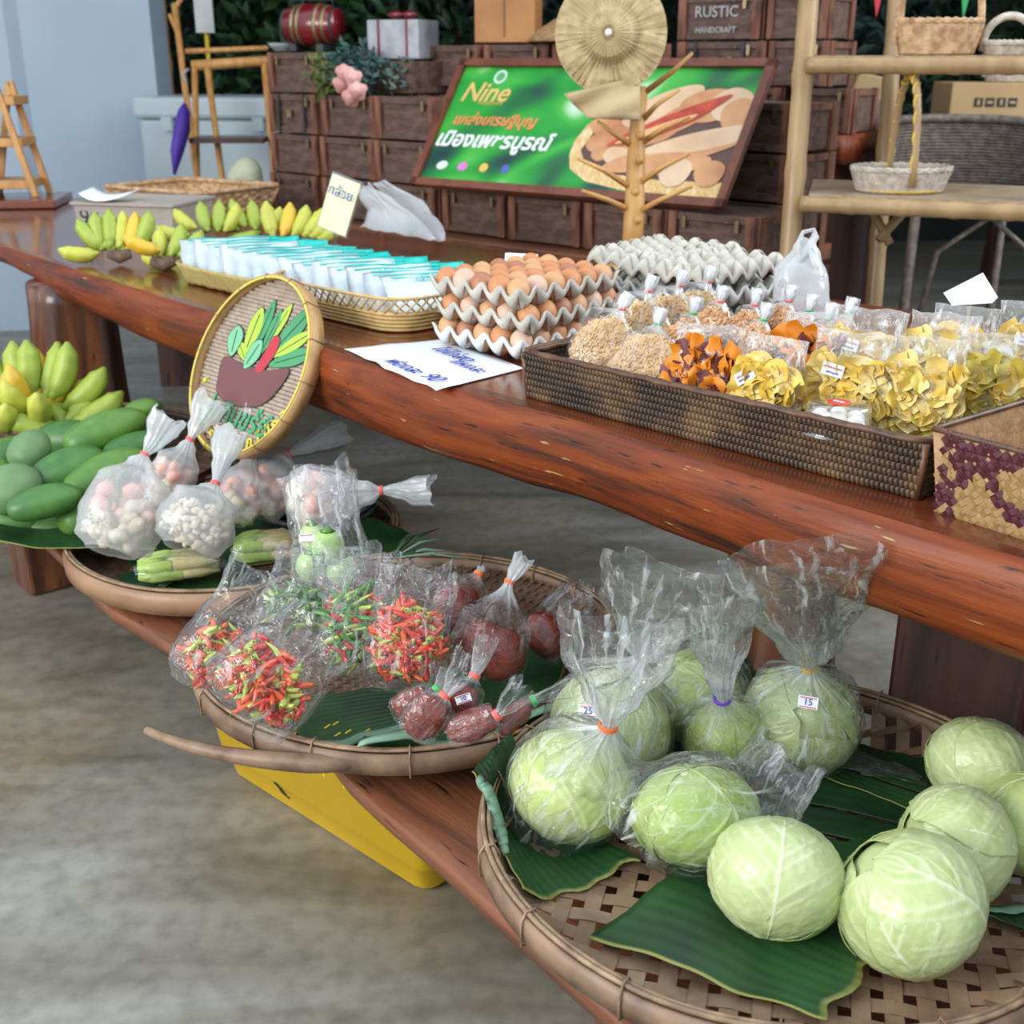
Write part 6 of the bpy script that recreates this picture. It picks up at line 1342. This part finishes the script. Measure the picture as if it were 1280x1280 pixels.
poly_([(.53, .34), (.56, .24), (.66, .18), (.80, .16), (.974, .17), (.974, .5), (.9, .6), (.7, .62), (.60, .58), (.55, .48)], solid('printed_shadow', (.12, .06, .05)), .0010, 'printed_shadow')
for i, (cx, cy, rx, ry, an, mt) in enumerate(((.60, .50, .09, .035, -8, m_pd), (.575, .40, .045, .035, 20, m_pd), (.60, .33, .04, .03, 30, m_pd), (.655, .33, .06, .04, 20, m_pd2), (.70, .47, .13, .045, 12, m_pd), (.73, .66, .14, .055, 28, m_pd2), (.80, .60, .14, .045, 32, m_pd), (.86, .68, .10, .06, 8, m_pd), (.92, .69, .07, .06, 5, m_pd2), (.95, .62, .06, .06, 0, m_pd), (.82, .36, .26, .045, 18, m_pd), (.88, .44, .2, .035, 15, m_pd2), (.80, .27, .15, .04, 6, m_pd), (.835, .215, .055, .05, 10, m_pd2), (.93, .22, .05, .045, 10, m_pd))):
    pe(cx, cy, rx, ry, an, mt, .0014+i*.00025, 'printed_pod', jag=.06)
pe(.765, .55, .20, .030, 27, m_rd, .0062, 'printed_pulp', jag=.15); pe(.735, .50, .14, .012, 24, solid('printed_strand', (.80, .45, .2)), .0066, 'printed_strand')
nr_ = 26
for k in range(nr_):
    a = k/(nr_-1); x = lerp(.515, .965, a); yb = interp(a, (0, .15, .4, 1), (.24, .13, .075, .072)); yt = yb+.09
    poly_([(x, yb+.005), (x+.006, yb+.004), (x+.008, yt-.005), (x+.003, yt-.004)], m_gold, .0012, 'printed_rib')
# ---------------------------------------------------------------- things on the crates
def top_of(k, l, dn_=.15): return CP0+Rd*(.16+.335*k)+Nb*dn_+Z*(.1535*l+.003)
b_ = top_of(0, 4, .12)+Rd*.05; t = thing('wine_barrel', 'small dark red barrel with brass hoops on top of the left crates', 'barrel', b_, CZ+R_(22))
m_bar = pm('dark_red_barrel', (.22, .008, .015), (.12, .004, .008), 6, .25, coat=.5); xs = [(-.115, .058), (-.07, .070), (0, .078), (.07, .070), (.115, .058)]
bc_ = V((0, 0, .095)); MB().loft([[bc_+V((lerp(-.115, .115, i/16), (.058+.02*sin(pi*i/16))*cos(2*pi*j/28), (.058+.02*sin(pi*i/16))*sin(2*pi*j/28))) for j in range(28)] for i in range(17)]).build('staves', m_bar, t)
for x, r_ in ((-.105, .062), (-.055, .0755), (-.03, .0785), (.045, .078), (.075, .072), (.105, .062)):
    MB().loft([[bc_+V((x+dx, r_*cos(2*pi*j/28), r_*sin(2*pi*j/28))) for j in range(28)] for dx in (-.007, .007)], cap=True).build('hoop', m_brass if abs(x) < .08 else m_iron, t)
MB().box((-.06, 0, .012), (.03, .12, .024)).build('cradle', m_iron, t, smooth=False); MB().box((.06, 0, .012), (.03, .12, .024)).build('cradle', m_iron, t, smooth=False)
MB().tube([(-.10, 0, .16), (-.09, 0, .185), (.09, 0, .185), (.10, 0, .16)], .003, 6).build('handle', m_iron, t)
t = thing('gift_box', 'grey-white wrapped gift box with a dark red bow beside the barrel', 'box', top_of(1, 4, .32)+Rd*.02-Z*.03, CZ+R_(20))
m_wrap = pm('silvery_wrap', (.42, .43, .46), (.28, .29, .32), 16, .4, .3, bs=40)
MB().box((0, 0, .07), (.22, .18, .14)).build('box', m_wrap, t, smooth=False, bevel=.004)
for x in (-.06, .06): MB().box((x, 0, .0705), (.010, .185, .144)).build('ribbon', m_bar, t, smooth=False)
for s_ in (-1, 1): MB().ell((s_*.03, 0, .16), (.035, .018, .014), 10, 6).build('bow', m_bar, t)
# a plant pot crate under the gift and flowers
t = thing('crate_riser', 'dark crate supporting the gift box behind the flowers', 'crate', top_of(1, 3, .34)+Rd*.02, CZ); MB().box((0, 0, .058), (.30, .26, .115)).build('body', M['crate'], t, smooth=False, bevel=.003)
fp = top_of(1, 3, .10)-Rd*.02; t = thing('flower_arrangement', 'artificial flower arrangement with pink roses and blue-green leaves on the crates', 'flowers', fp)
m_tl = pm('blue_green_leaf', (.06, .14, .12), (.02, .06, .06), 9, .6); m_yl = pm('yellow_green_leaf', (.16, .20, .05), (.09, .13, .03), 9, .6); m_ro = pm('pink_rose', (.80, .46, .42), (.62, .28, .26), 14, .6); m_gl = pm('grey_green_leaf', (.12, .18, .15), (.07, .11, .09), 9, .6)
def leaves(mb, c, r, n, sz, rr0, up_=0):
    for k in range(n):
        d = V((rr0.gauss(0, 1), rr0.gauss(0, 1), rr0.gauss(0, 1))).normalized()*rr0.random()**.4
        p_ = V(c)+V((d.x*r[0], d.y*r[1], d.z*r[2])); a = V((rr0.gauss(0, 1), rr0.gauss(0, 1), rr0.gauss(0, 1)+up_)).normalized(); b = a.orthogonal().normalized()
        s_ = sz*rr0.uniform(.6, 1.3); mb.add([p_, p_+a*s_*.5+b*s_*.22, p_+a*s_, p_+a*s_*.5-b*s_*.22+a.cross(b)*s_*.08], [(0, 1, 2, 3)])
r0 = random.Random(9)
for nm, mt, c, r_, n_ in (('blue_leaves', m_tl, (0, 0, .09), (.13, .09, .09), 420), ('yellow_leaves', m_yl, (-.12, -.02, .06), (.05, .06, .09), 130), ('grey_leaves', m_gl, (.17, -.02, .06), (.06, .05, .08), 90)):
    mb = MB(); leaves(mb, c, r_, n_, .036, r0); mb.build(nm, mt, t, smooth=False)['kind'] = 'stuff'
for dx, dz in ((-.02, .035), (.045, .06), (.07, .015), (.03, -.01), (.0, .075)):
    c = Rd*dx+V((-.02, -.14, dz+.0)); mb = MB()
    for q in range(11):
        a_ = q*2.4; rr_ = .010+.0017*q; mb.ell(c+V((rr_*cos(a_), -.012+.0016*q, rr_*sin(a_))), (.016, .004, .014), 8, 5, Matrix.Rotation(-a_, 3, 'Y') @ Matrix.Rotation(.6, 3, 'Z'))
    mb.build('rose', m_ro, t, solid=.002)
t = thing('kraft_box', 'tall orange-brown kraft paper bag standing on the crates at the top of the picture', 'bag', CP0+Rd*(.05+.335*2.55)+Nb*.50+Z*(.1535*4+.03), CZ+R_(30))
m_kr = pm('orange_kraft', (.48, .22, .07), (.38, .16, .05), 6, .6); MB().box((0, 0, .19), (.23, .14, .38)).build('body', m_kr, t, smooth=False, bevel=.004)
MB().box((0, -.072, .20), (.004, .004, .36)).build('fold_line', M['crate_post'], t, smooth=False)
t = thing('woven_hat', 'flat brown woven hat lying on the crates left of the straw hat', 'hat', CP0+Rd*(.05+.335*3.65)+Nb*.45+Z*(.1535*4+.03))
MB().lathe([(.17, 0), (.165, .012), (.12, .045), (.07, .075), (.03, .085), (.003, .086)], 36).build('hat_body', pm('brown_woven_palm', (.40, .24, .11), (.24, .13, .06), 60, .7, .6, bs=150), t, solid=.003)
t = thing('silver_bowl', 'small silvery dish at the left end on the top crate', 'dish', top_of(0, 4, .10)-Rd*.12); MB().lathe([(.03, 0), (.05, .015), (.06, .03), (.055, .03), (.03, .008), (.003, .006)], 24).build('dish', m_wrap, t)
# ---------------------------------------------------------------- left background: posts, frame, cooler, umbrella
def bam(mb, a, b, r, nodes_=4, n=14):
    a, b = V(a), V(b); pts, rd = [], []; m_ = nodes_*6
    for i in range(m_+1): pts.append(a.lerp(b, i/m_)); rd.append(r*(1.10 if i % 6 == 0 else (.97 if i % 6 in (1, 5) else 1.0)))
    return mb.tube(pts, rd, n)
def ft(u, v, z, h=0):                              # floor point under a sight line
    p_ = D(u, v, z); return V((p_.x, p_.y, h))
p_ = ft(196, 0, 6.1); t = thing('bamboo_pole', 'brown bamboo pole standing at the right edge of the blue-grey wall', 'pole', p_); q = D(212, 110, 6.1)-p_; q.z = 0
bam(MB(), (0, 0, 0), (0, 0, 2.6), .045, 6).build('culm', M['bamboo'], t)
p_ = ft(290, 190, 5.9); t = thing('white_cooler', 'pale blue-white chest cooler behind the wooden frame', 'cooler', p_, R_(-8)); m_co = pm('pale_blue_white_plastic', (.46, .54, .58), (.42, .50, .54), 3, .4)
MB().box((-.05, .1, .53), (.72, .45, 1.06)).build('body', m_co, t, smooth=False, bevel=.02); MB().box((-.05, .1, 1.11), (.76, .49, .10)).build('lid', m_co, t, smooth=False, bevel=.02)
for x in (-.25, .2): MB().box((x, -.16, 1.04), (.05, .03, .06)).build('latch', m_co, t, smooth=False)
b0 = ft(262, 190, 5.3); t = thing('display_frame', 'honey-coloured wooden display frame with a forked branch post behind the wicker tray', 'frame', b0)
def DF(u, v, z=5.3): return D(u, v, z)-b0
for a, b, r_ in (((218, 5), (248, 240), .014), ((243, 78), (247, 240), .014), ((258, 78), (280, 240), .014), ((330, 78), (345, 240), .014)):
    q0, q1 = DF(*a), DF(*b); q1 = q0+(q1-q0)*((b0.z-D(*a, 5.3).z)/(D(*b, 5.3).z-D(*a, 5.3).z)) if False else q1
    dd = (q1-q0).normalized(); q1 = q0+dd*((-q0.z)/dd.z) if dd.z < -.1 else q1
    MB().tube([q0, q1], r_, 8).build('leg', M['honey'], t)
MB().tube([DF(232, 64), DF(335, 60)], .011, 8).build('rail', M['honey'], t); MB().tube([DF(240, 82), DF(335, 76)], .022, 8).build('rail', M['honey'], t)
MB().tube([DF(220, 38), DF(212, 18)], .009, 7).build('fork', M['honey'], t); MB().tube([DF(218, 12), DF(230, -8)], .011, 7).build('fork', M['honey'], t)
MB().box((DF(248, 176)+DF(330, 172))/2, (.32, .22, .022)).build('shelf', M['log_dark'], t, smooth=False)
b0 = D(226, 218, 5.15); t = thing('folded_umbrella', 'folded purple umbrella hanging from the wooden frame', 'umbrella', b0); m_um = pm('purple_cloth', (.10, .04, .42), (.06, .02, .28), 8, .6, .3, bs=30)
def DU(u, v): return D(u, v, 5.15)-b0
MB().tube([DU(218, 218), DU(221, 190), DU(228, 160), DU(230, 140), DU(231, 130)], [.008, .038, .048, .036, .012], 12, flat=.7).build('canopy', m_um, t); MB().tube([DU(231, 130), DU(233, 100)], .005, 6).build('handle', M['honey'], t); MB().tube([DU(233, 104), DU(228, 92), DU(236, 86)], .006, 6).build('strap', m_wrap, t)
b0 = ft(256, 18, 5.6); t = thing('notice_board', 'pale blank notice board on a thin yellow pole', 'sign', b0); hh = D(256, 18, 5.6).z
MB().tube([(0, 0, 0), (0, 0, hh+.1)], .010, 8).build('pole', solid('yellow_pole', (.6, .4, .03)), t); MB().box((0, -.015, hh), (.085, .012, .16)).build('board', solid('pale_grey_board', (.45, .47, .46)), t, smooth=False)
b0 = D(304, 218, 4.95); t = thing('pale_sack', 'crumpled pale green-white sack leaning by the left crates', 'sack', (b0.x, b0.y, .74)); MB().ell((0, 0, .10), (.075, .06, .115), 14, 9, Matrix.Rotation(.35, 3, 'Y')).build('sack', pm('pale_green_cloth', (.55, .56, .40), (.42, .44, .30), 20, .8, .4, bs=40), t)
t2 = thing('side_ledge', 'low dark ledge carrying the pale sack behind the wicker tray', 'ledge', (b0.x-.1, b0.y+.1, 0)); MB().box((0, 0, .36), (.62, .34, .74)).build('board', M['log_dark'], t2, smooth=False)
# ---------------------------------------------------------------- bamboo shelf on the right with baskets
s0 = ft(1000, 200, 3.3); t = thing('bamboo_shelf', 'tall bamboo shelf stand with two levels at the right behind the table', 'shelf', s0)
def DS(u, v, z): return D(u, v, z)-s0
def post(ut, vt, ub, vb, z0_, z1_, r_, nn_):
    a = DS(ut, vt, z0_); b = DS(ub, vb, z1_); d = (b-a).normalized(); b = a+d*((-a.z)/d.z); bam(MB(), b, a, r_, nn_).build('post', M['bamboo'], t)
post(1013, -30, 988, 300, 3.3, 3.38, .029, 6); post(1124, -40, 1092, 380, 3.72, 3.85, .027, 6)
post(1330, -30, 1318, 300, 3.1, 3.15, .029, 6)
zu = DS(1022, 82, 3.3).z; zl_ = DS(1020, 255, 3.3).z
for zz, (ua, va, ub, vb), nm in ((zu, (1018, 82, 1330, 76), 'upper'), (zl_, (1010, 255, 1330, 275), 'lower')):
    a = DS(ua, va, 3.3); b = DS(ub, vb, 3.08); a.z = b.z = zz; bk_ = V((.12, .46, 0))
    bam(MB(), a-V((.02, 0, 0)), b, .022, 5).build('front_rail', M['bamboo'], t); bam(MB(), a+bk_, b+bk_, .02, 5).build('back_rail', M['bamboo'], t)
    for k in range(9):
        f = (k+.5)/9; q = MB(); o = bk_*f; aa, bb = a+o+Z*.020, b+o+Z*.020
        q.add([aa-bk_*.052, bb-bk_*.052, bb+bk_*.052, aa+bk_*.052, aa-bk_*.052+Z*.006, bb-bk_*.052+Z*.006, bb+bk_*.052+Z*.006, aa+bk_*.052+Z*.006], [(3, 2, 1, 0), (4, 5, 6, 7), (0, 1, 5, 4), (1, 2, 6, 5), (2, 3, 7, 6), (3, 0, 4, 7)]).build('shelf_slat', pm_slat if k else (globals().setdefault('pm_slat', pm('grey_bamboo_slat', (.42, .32, .22), (.26, .19, .12), 14, .5, .3, st=(1, 6, 6)))), t, smooth=False)
for a, b in (((1098, 300), (1132, 262)), ((1090, 262), (1112, 305))): MB().tube([DS(*a, 3.6), DS(*b, 3.6)], .014, 8).build('brace', M['bamboo'], t)
zU, zL = zu+.028, zl_+.028
def oval(label, c, rx, ry, h, mt, mtr, handle, seed, rim2=None, htop=.2, ribs=40, rz=0, hm=None):
    t = thing('handled_basket', label, 'basket', c, rz); mb = MB(); rgs = []
    for i in range(17):
        v = i/16; rgs.append([V(((rx*(.84+.16*v)+.0025*sin(j*pi)*1+.002*abs(sin(pi*v*6)))*cos(2*pi*j/(ribs*2))*(1+.015*(j % 2)), ry*(.84+.16*v)*sin(2*pi*j/(ribs*2))*(1+.015*(j % 2)), h*v)) for j in range(ribs*2)])
    mb.loft(rgs, cap=False); mb.build('woven_side', mt, t, solid=.004)
    MB().lathe([(rx*.83, .003), (.002, .003)], 32, sy=ry/rx).build('bottom', mt, t, solid=.004)
    for q in (0, 1): MB().tube([V((rx*1.0*cos(2*pi*j/60), ry*sin(2*pi*j/60), h+.004*sin(j*1.6+q*pi))) for j in range(60)], .0055, 6, wrap=True).build('braided_rim', mtr, t)
    if rim2:
        MB().tube([V((rx*.85*cos(2*pi*j/60), ry*.85*sin(2*pi*j/60), .006)) for j in range(60)], .005, 6, wrap=True).build('yellow_base_cord', rim2, t)
    if handle == 'x': pts = [V((rx*1.0*cos(a), 0, h*.3+(htop)*max(0, sin(a))**.8)) for a in [pi*i/20 for i in range(21)]]
    else: pts = [V((0, ry*1.0*cos(a), h*.3+(htop)*max(0, sin(a))**.8)) for a in [pi*i/20 for i in range(21)]]
    MB().tube(pts, .008, 8, flat=1.3).build('handle', hm or mtr, t)
    return t, pts
m_ww = pm('white_wicker', (.62, .56, .48), (.40, .34, .28), 60, .6, .3, bs=120); m_gy = solid('gold_tinsel', (.75, .50, .04), .35)
c = D(1132, 238, 3.30); c.z = s0.z+zL
_t, pts = oval('oval off-white basket with gold trim and a tall ribboned handle on the lower bamboo shelf', c+V((0, .06, 0)), .135, .11, .062, m_ww, m_ww, 'y', 1, rim2=m_gy, htop=.29, hm=M['bamboo'])
sp_ = MB(); 
for k in range(60): pass
sp_.tube([pts[int(i/120*20)].lerp(pts[min(20, int(i/120*20)+1)], (i/6) % 1)+V((.011*cos(i*.8), .004*cos(i*.8), .011*sin(i*.8))) for i in range(120)], .003, 5).build('gold_ribbon', m_gy, _t)
MB().ell(pts[10]+V((0, -.02, .01)), (.012, .01, .018), 8, 6).build('white_tag', M['white'], _t)
c = D(1182, 68, 3.22); c.z = s0.z+zU
oval('tan oval basket with a tall arched handle on the upper bamboo shelf', c+V((0, .08, 0)), .115, .09, .085, M['wicker'], M['wicker'], 'x', 2, htop=.26)
c = D(1262, 70, 3.2); c.z = s0.z+zU
oval('small basket with a round loop handle at the right end of the upper bamboo shelf', c+V((.03, .10, 0)), .07, .07, .03, m_ww, m_ww, 'x', 3, htop=.09, ribs=24)
# rattan chair behind the shelf
p_ = ft(1215, 200, 4.2); t = thing('rattan_chair', 'grey-brown rattan armchair with a curved back behind the bamboo shelf', 'chair', p_)
m_rc = pm('grey_brown_rattan', (.20, .16, .135), (.09, .07, .06), 40, .6, .4, bs=100)
zt = D(1215, 152, 4.2).z; zs = D(1215, 245, 4.0).z-.02
mb = MB(); nn_ = 34
def bp(a, z): return V((.30*cos(a)*(1+.10*(z-zs)/.5), .02+.27*sin(a), z))
for k in range(nn_+1):
    a = lerp(R_(-15), R_(195), k/nn_); top = zs+(zt-zs)*(1-.25*abs(k/nn_*2-1)**3)
    mb.tube([bp(a, zs), bp(a, (zs+top)/2), bp(a, top)], .005, 5)
for q in range(22):
    f = q/21; mb.tube([bp(lerp(R_(-15), R_(195), k/40), zs+(zt-zs)*(1-.25*abs(k/40*2-1)**3)*f+(.0)) if False else bp(lerp(R_(-15), R_(195), k/40), lerp(zs, zs+(zt-zs)*(1-.25*abs(k/40*2-1)**3), f))+V((0, 0, .002*(k % 2))) for k in range(41)], .0065, 5)
mb.build('woven_back', m_rc, t)['kind'] = 'stuff'
MB().tube([bp(lerp(R_(-15), R_(195), k/40), zs+(zt-zs)*(1-.25*abs(k/40*2-1)**3)) for k in range(41)], .017, 9).build('top_roll', m_rc, t)
MB().lathe([(.29, zs-.03), (.30, zs), (.27, zs+.02), (.002, zs+.02)], 32).build('seat', m_rc, t)
for sx_, sy_ in ((-.24, -.2), (.24, -.2), (-.22, .22), (.22, .22)):
    MB().tube([(sx_, sy_, zs-.01), (sx_*1.06, sy_*1.05, 0)], .018, 8).build('leg', m_rc, t)
for s_ in (-1, 1): MB().tube([(s_*.25, -.21, .12), (s_*.16, -.22, zs-.17), (0, -.23, zs-.05)], .010, 7).build('arch_brace', m_rc, t)
p_ = ft(1240, 130, 5.0); zc = D(1240, 160, 5.0).z; t = thing('cardboard_carton', 'brown cardboard carton with printed handling symbols behind the rattan chair', 'box', (p_.x, p_.y, zc-.02), R_(-4))
MB().box((0, 0, .10), (.42, .30, .20)).build('carton', M['cardboard'], t, smooth=False, bevel=.003)
for k in range(4):
    x = -.10+.045*k; MB().box((x, -.152, .125), (.034, .002, .034)).build('printed_symbol', m_iron, t, smooth=False); MB().box((x, -.1535, .125), (.022 if k % 2 else .010, .002, .010 if k % 2 else .022)).build('printed_arrow', M['cardboard'], t, smooth=False)
t2 = thing('rear_table', 'dim table carrying the carton behind the rattan chair', 'table', (p_.x, p_.y, 0)); MB().box((0, .0, zc-.045), (1.3, .6, .045)).build('top', M['log_dark'], t2, smooth=False)
for x in (-.6, .6): MB().box((x, 0, (zc-.07)/2), (.06, .5, zc-.07)).build('leg', M['log_dark'], t2, smooth=False)
c = D(1265, 100, 4.9); oval('small pale basket on top of the cardboard carton', V((c.x, p_.y, zc+.182)), .09, .08, .06, m_ww, m_ww, 'x', 5, htop=.06, ribs=24)
p_ = D(1078, 125, 4.9); t = thing('kraft_sack', 'folded brown paper sack behind the bamboo posts', 'bag', (p_.x, p_.y, p_.z-.14)); MB().box((0, 0, .12), (.16, .12, .24), ry=R_(12), tap=.8).build('sack', M['cardboard'], t, smooth=False, bevel=.01)
p_ = D(1088, 150, 4.7); t = thing('grey_wicker_pot', 'grey wicker pot between the bamboo posts', 'pot', (p_.x, p_.y, p_.z-.09)); MB().lathe([(.05, 0), (.07, .08), (.08, .16), (.072, .16), (.06, .07), (.002, .01)], 24).build('pot', m_rc, t, solid=.003)
t2 = thing('side_table', 'dim low table holding the sack and wicker pot behind the bamboo posts', 'table', (p_.x-.02, p_.y+.08, 0)); MB().box((0, 0, p_.z-.115), (.62, .5, .03)).build('top', M['log_dark'], t2, smooth=False); MB().box((0, 0, (p_.z-.13)/2), (.08, .4, p_.z-.13)).build('leg', M['log_dark'], t2, smooth=False)
# bunting
for (u, v), c_, nm in (((1097, 4), (.70, .04, .06), 'red'), ((1206, 6), (.03, .42, .12), 'green')):
    p_ = D(u, v, 5.4); t = thing('pennant', f'small {nm} triangular pennant hanging at the top right', 'flag', p_)
    MB().add([(-.022, 0, .06), (.022, 0, .06), (0, 0, -.06), (-.022, .003, .06), (.022, .003, .06), (0, .003, -.06)], [(0, 2, 1), (3, 4, 5), (0, 1, 4, 3), (1, 2, 5, 4), (2, 0, 3, 5)]).build('cloth', solid(nm+'_cloth', c_), t, smooth=False)
    MB().tube([(0, .0015, .055), (0, .0015, 1.0)], .001, 4).build('string', M['cane'], t)
# shrubs beyond
mg = [pm('dark_shrub_leaf', (.03, .075, .03), (.008, .022, .012), 3, .5), pm('mid_shrub_leaf', (.05, .13, .04), (.012, .04, .018), 3, .5), pm('bluish_shrub_leaf', (.035, .07, .06), (.01, .02, .018), 3, .5)]
for i, (x, y, h_, r_, mi, lab) in enumerate(((-1.35, 7.9, 1.6, .75, 1, 'dark green shrub behind the barrel at the top left'), (-.35, 8.2, 1.7, .8, 0, 'dim shrub behind the gift box and kraft bag'), (.5, 8.0, 1.7, .8, 2, 'bluish-green shrub above the flat woven hat'), (1.9, 7.3, 1.55, .8, 2, 'dark bluish shrub between the bamboo posts'), (2.9, 7.4, 1.5, .9, 0, 'dark shrub seen through the arched basket handle'), (3.6, 6.6, 1.5, .55, 1, 'broad-leaved green plant at the top right corner'))):
    t = thing('shrub', lab, 'shrub', (x, y, 0)); rr0 = random.Random(i); mb = MB(); leaves(mb, (0, 0, h_), (r_, r_*.6, .85), 1500, .13 if i != 5 else .3, rr0, .3); mb.build('foliage', mg[mi], t, smooth=False)['kind'] = 'stuff'
    MB().tube([(0, 0, 0), (.03, .02, .7), (0, 0, h_)], [.04, .03, .02], 8).build('stem', M['log_dark'], t)
mb = MB(); 
t = thing('red_flowering_plant', 'distant plant with red bracts above the flat woven hat', 'plant', (.62, 7.3, 0)); leaves(mb, (0, 0, 1.75), (.3, .2, .2), 60, .08, random.Random(4)); mb.build('red_bracts', solid('red_bract', (.5, .03, .03)), t, smooth=False)['kind'] = 'stuff'
MB().tube([(0, 0, 0), (0, 0, 1.7)], .02, 8).build('stem', M['log_dark'], t)
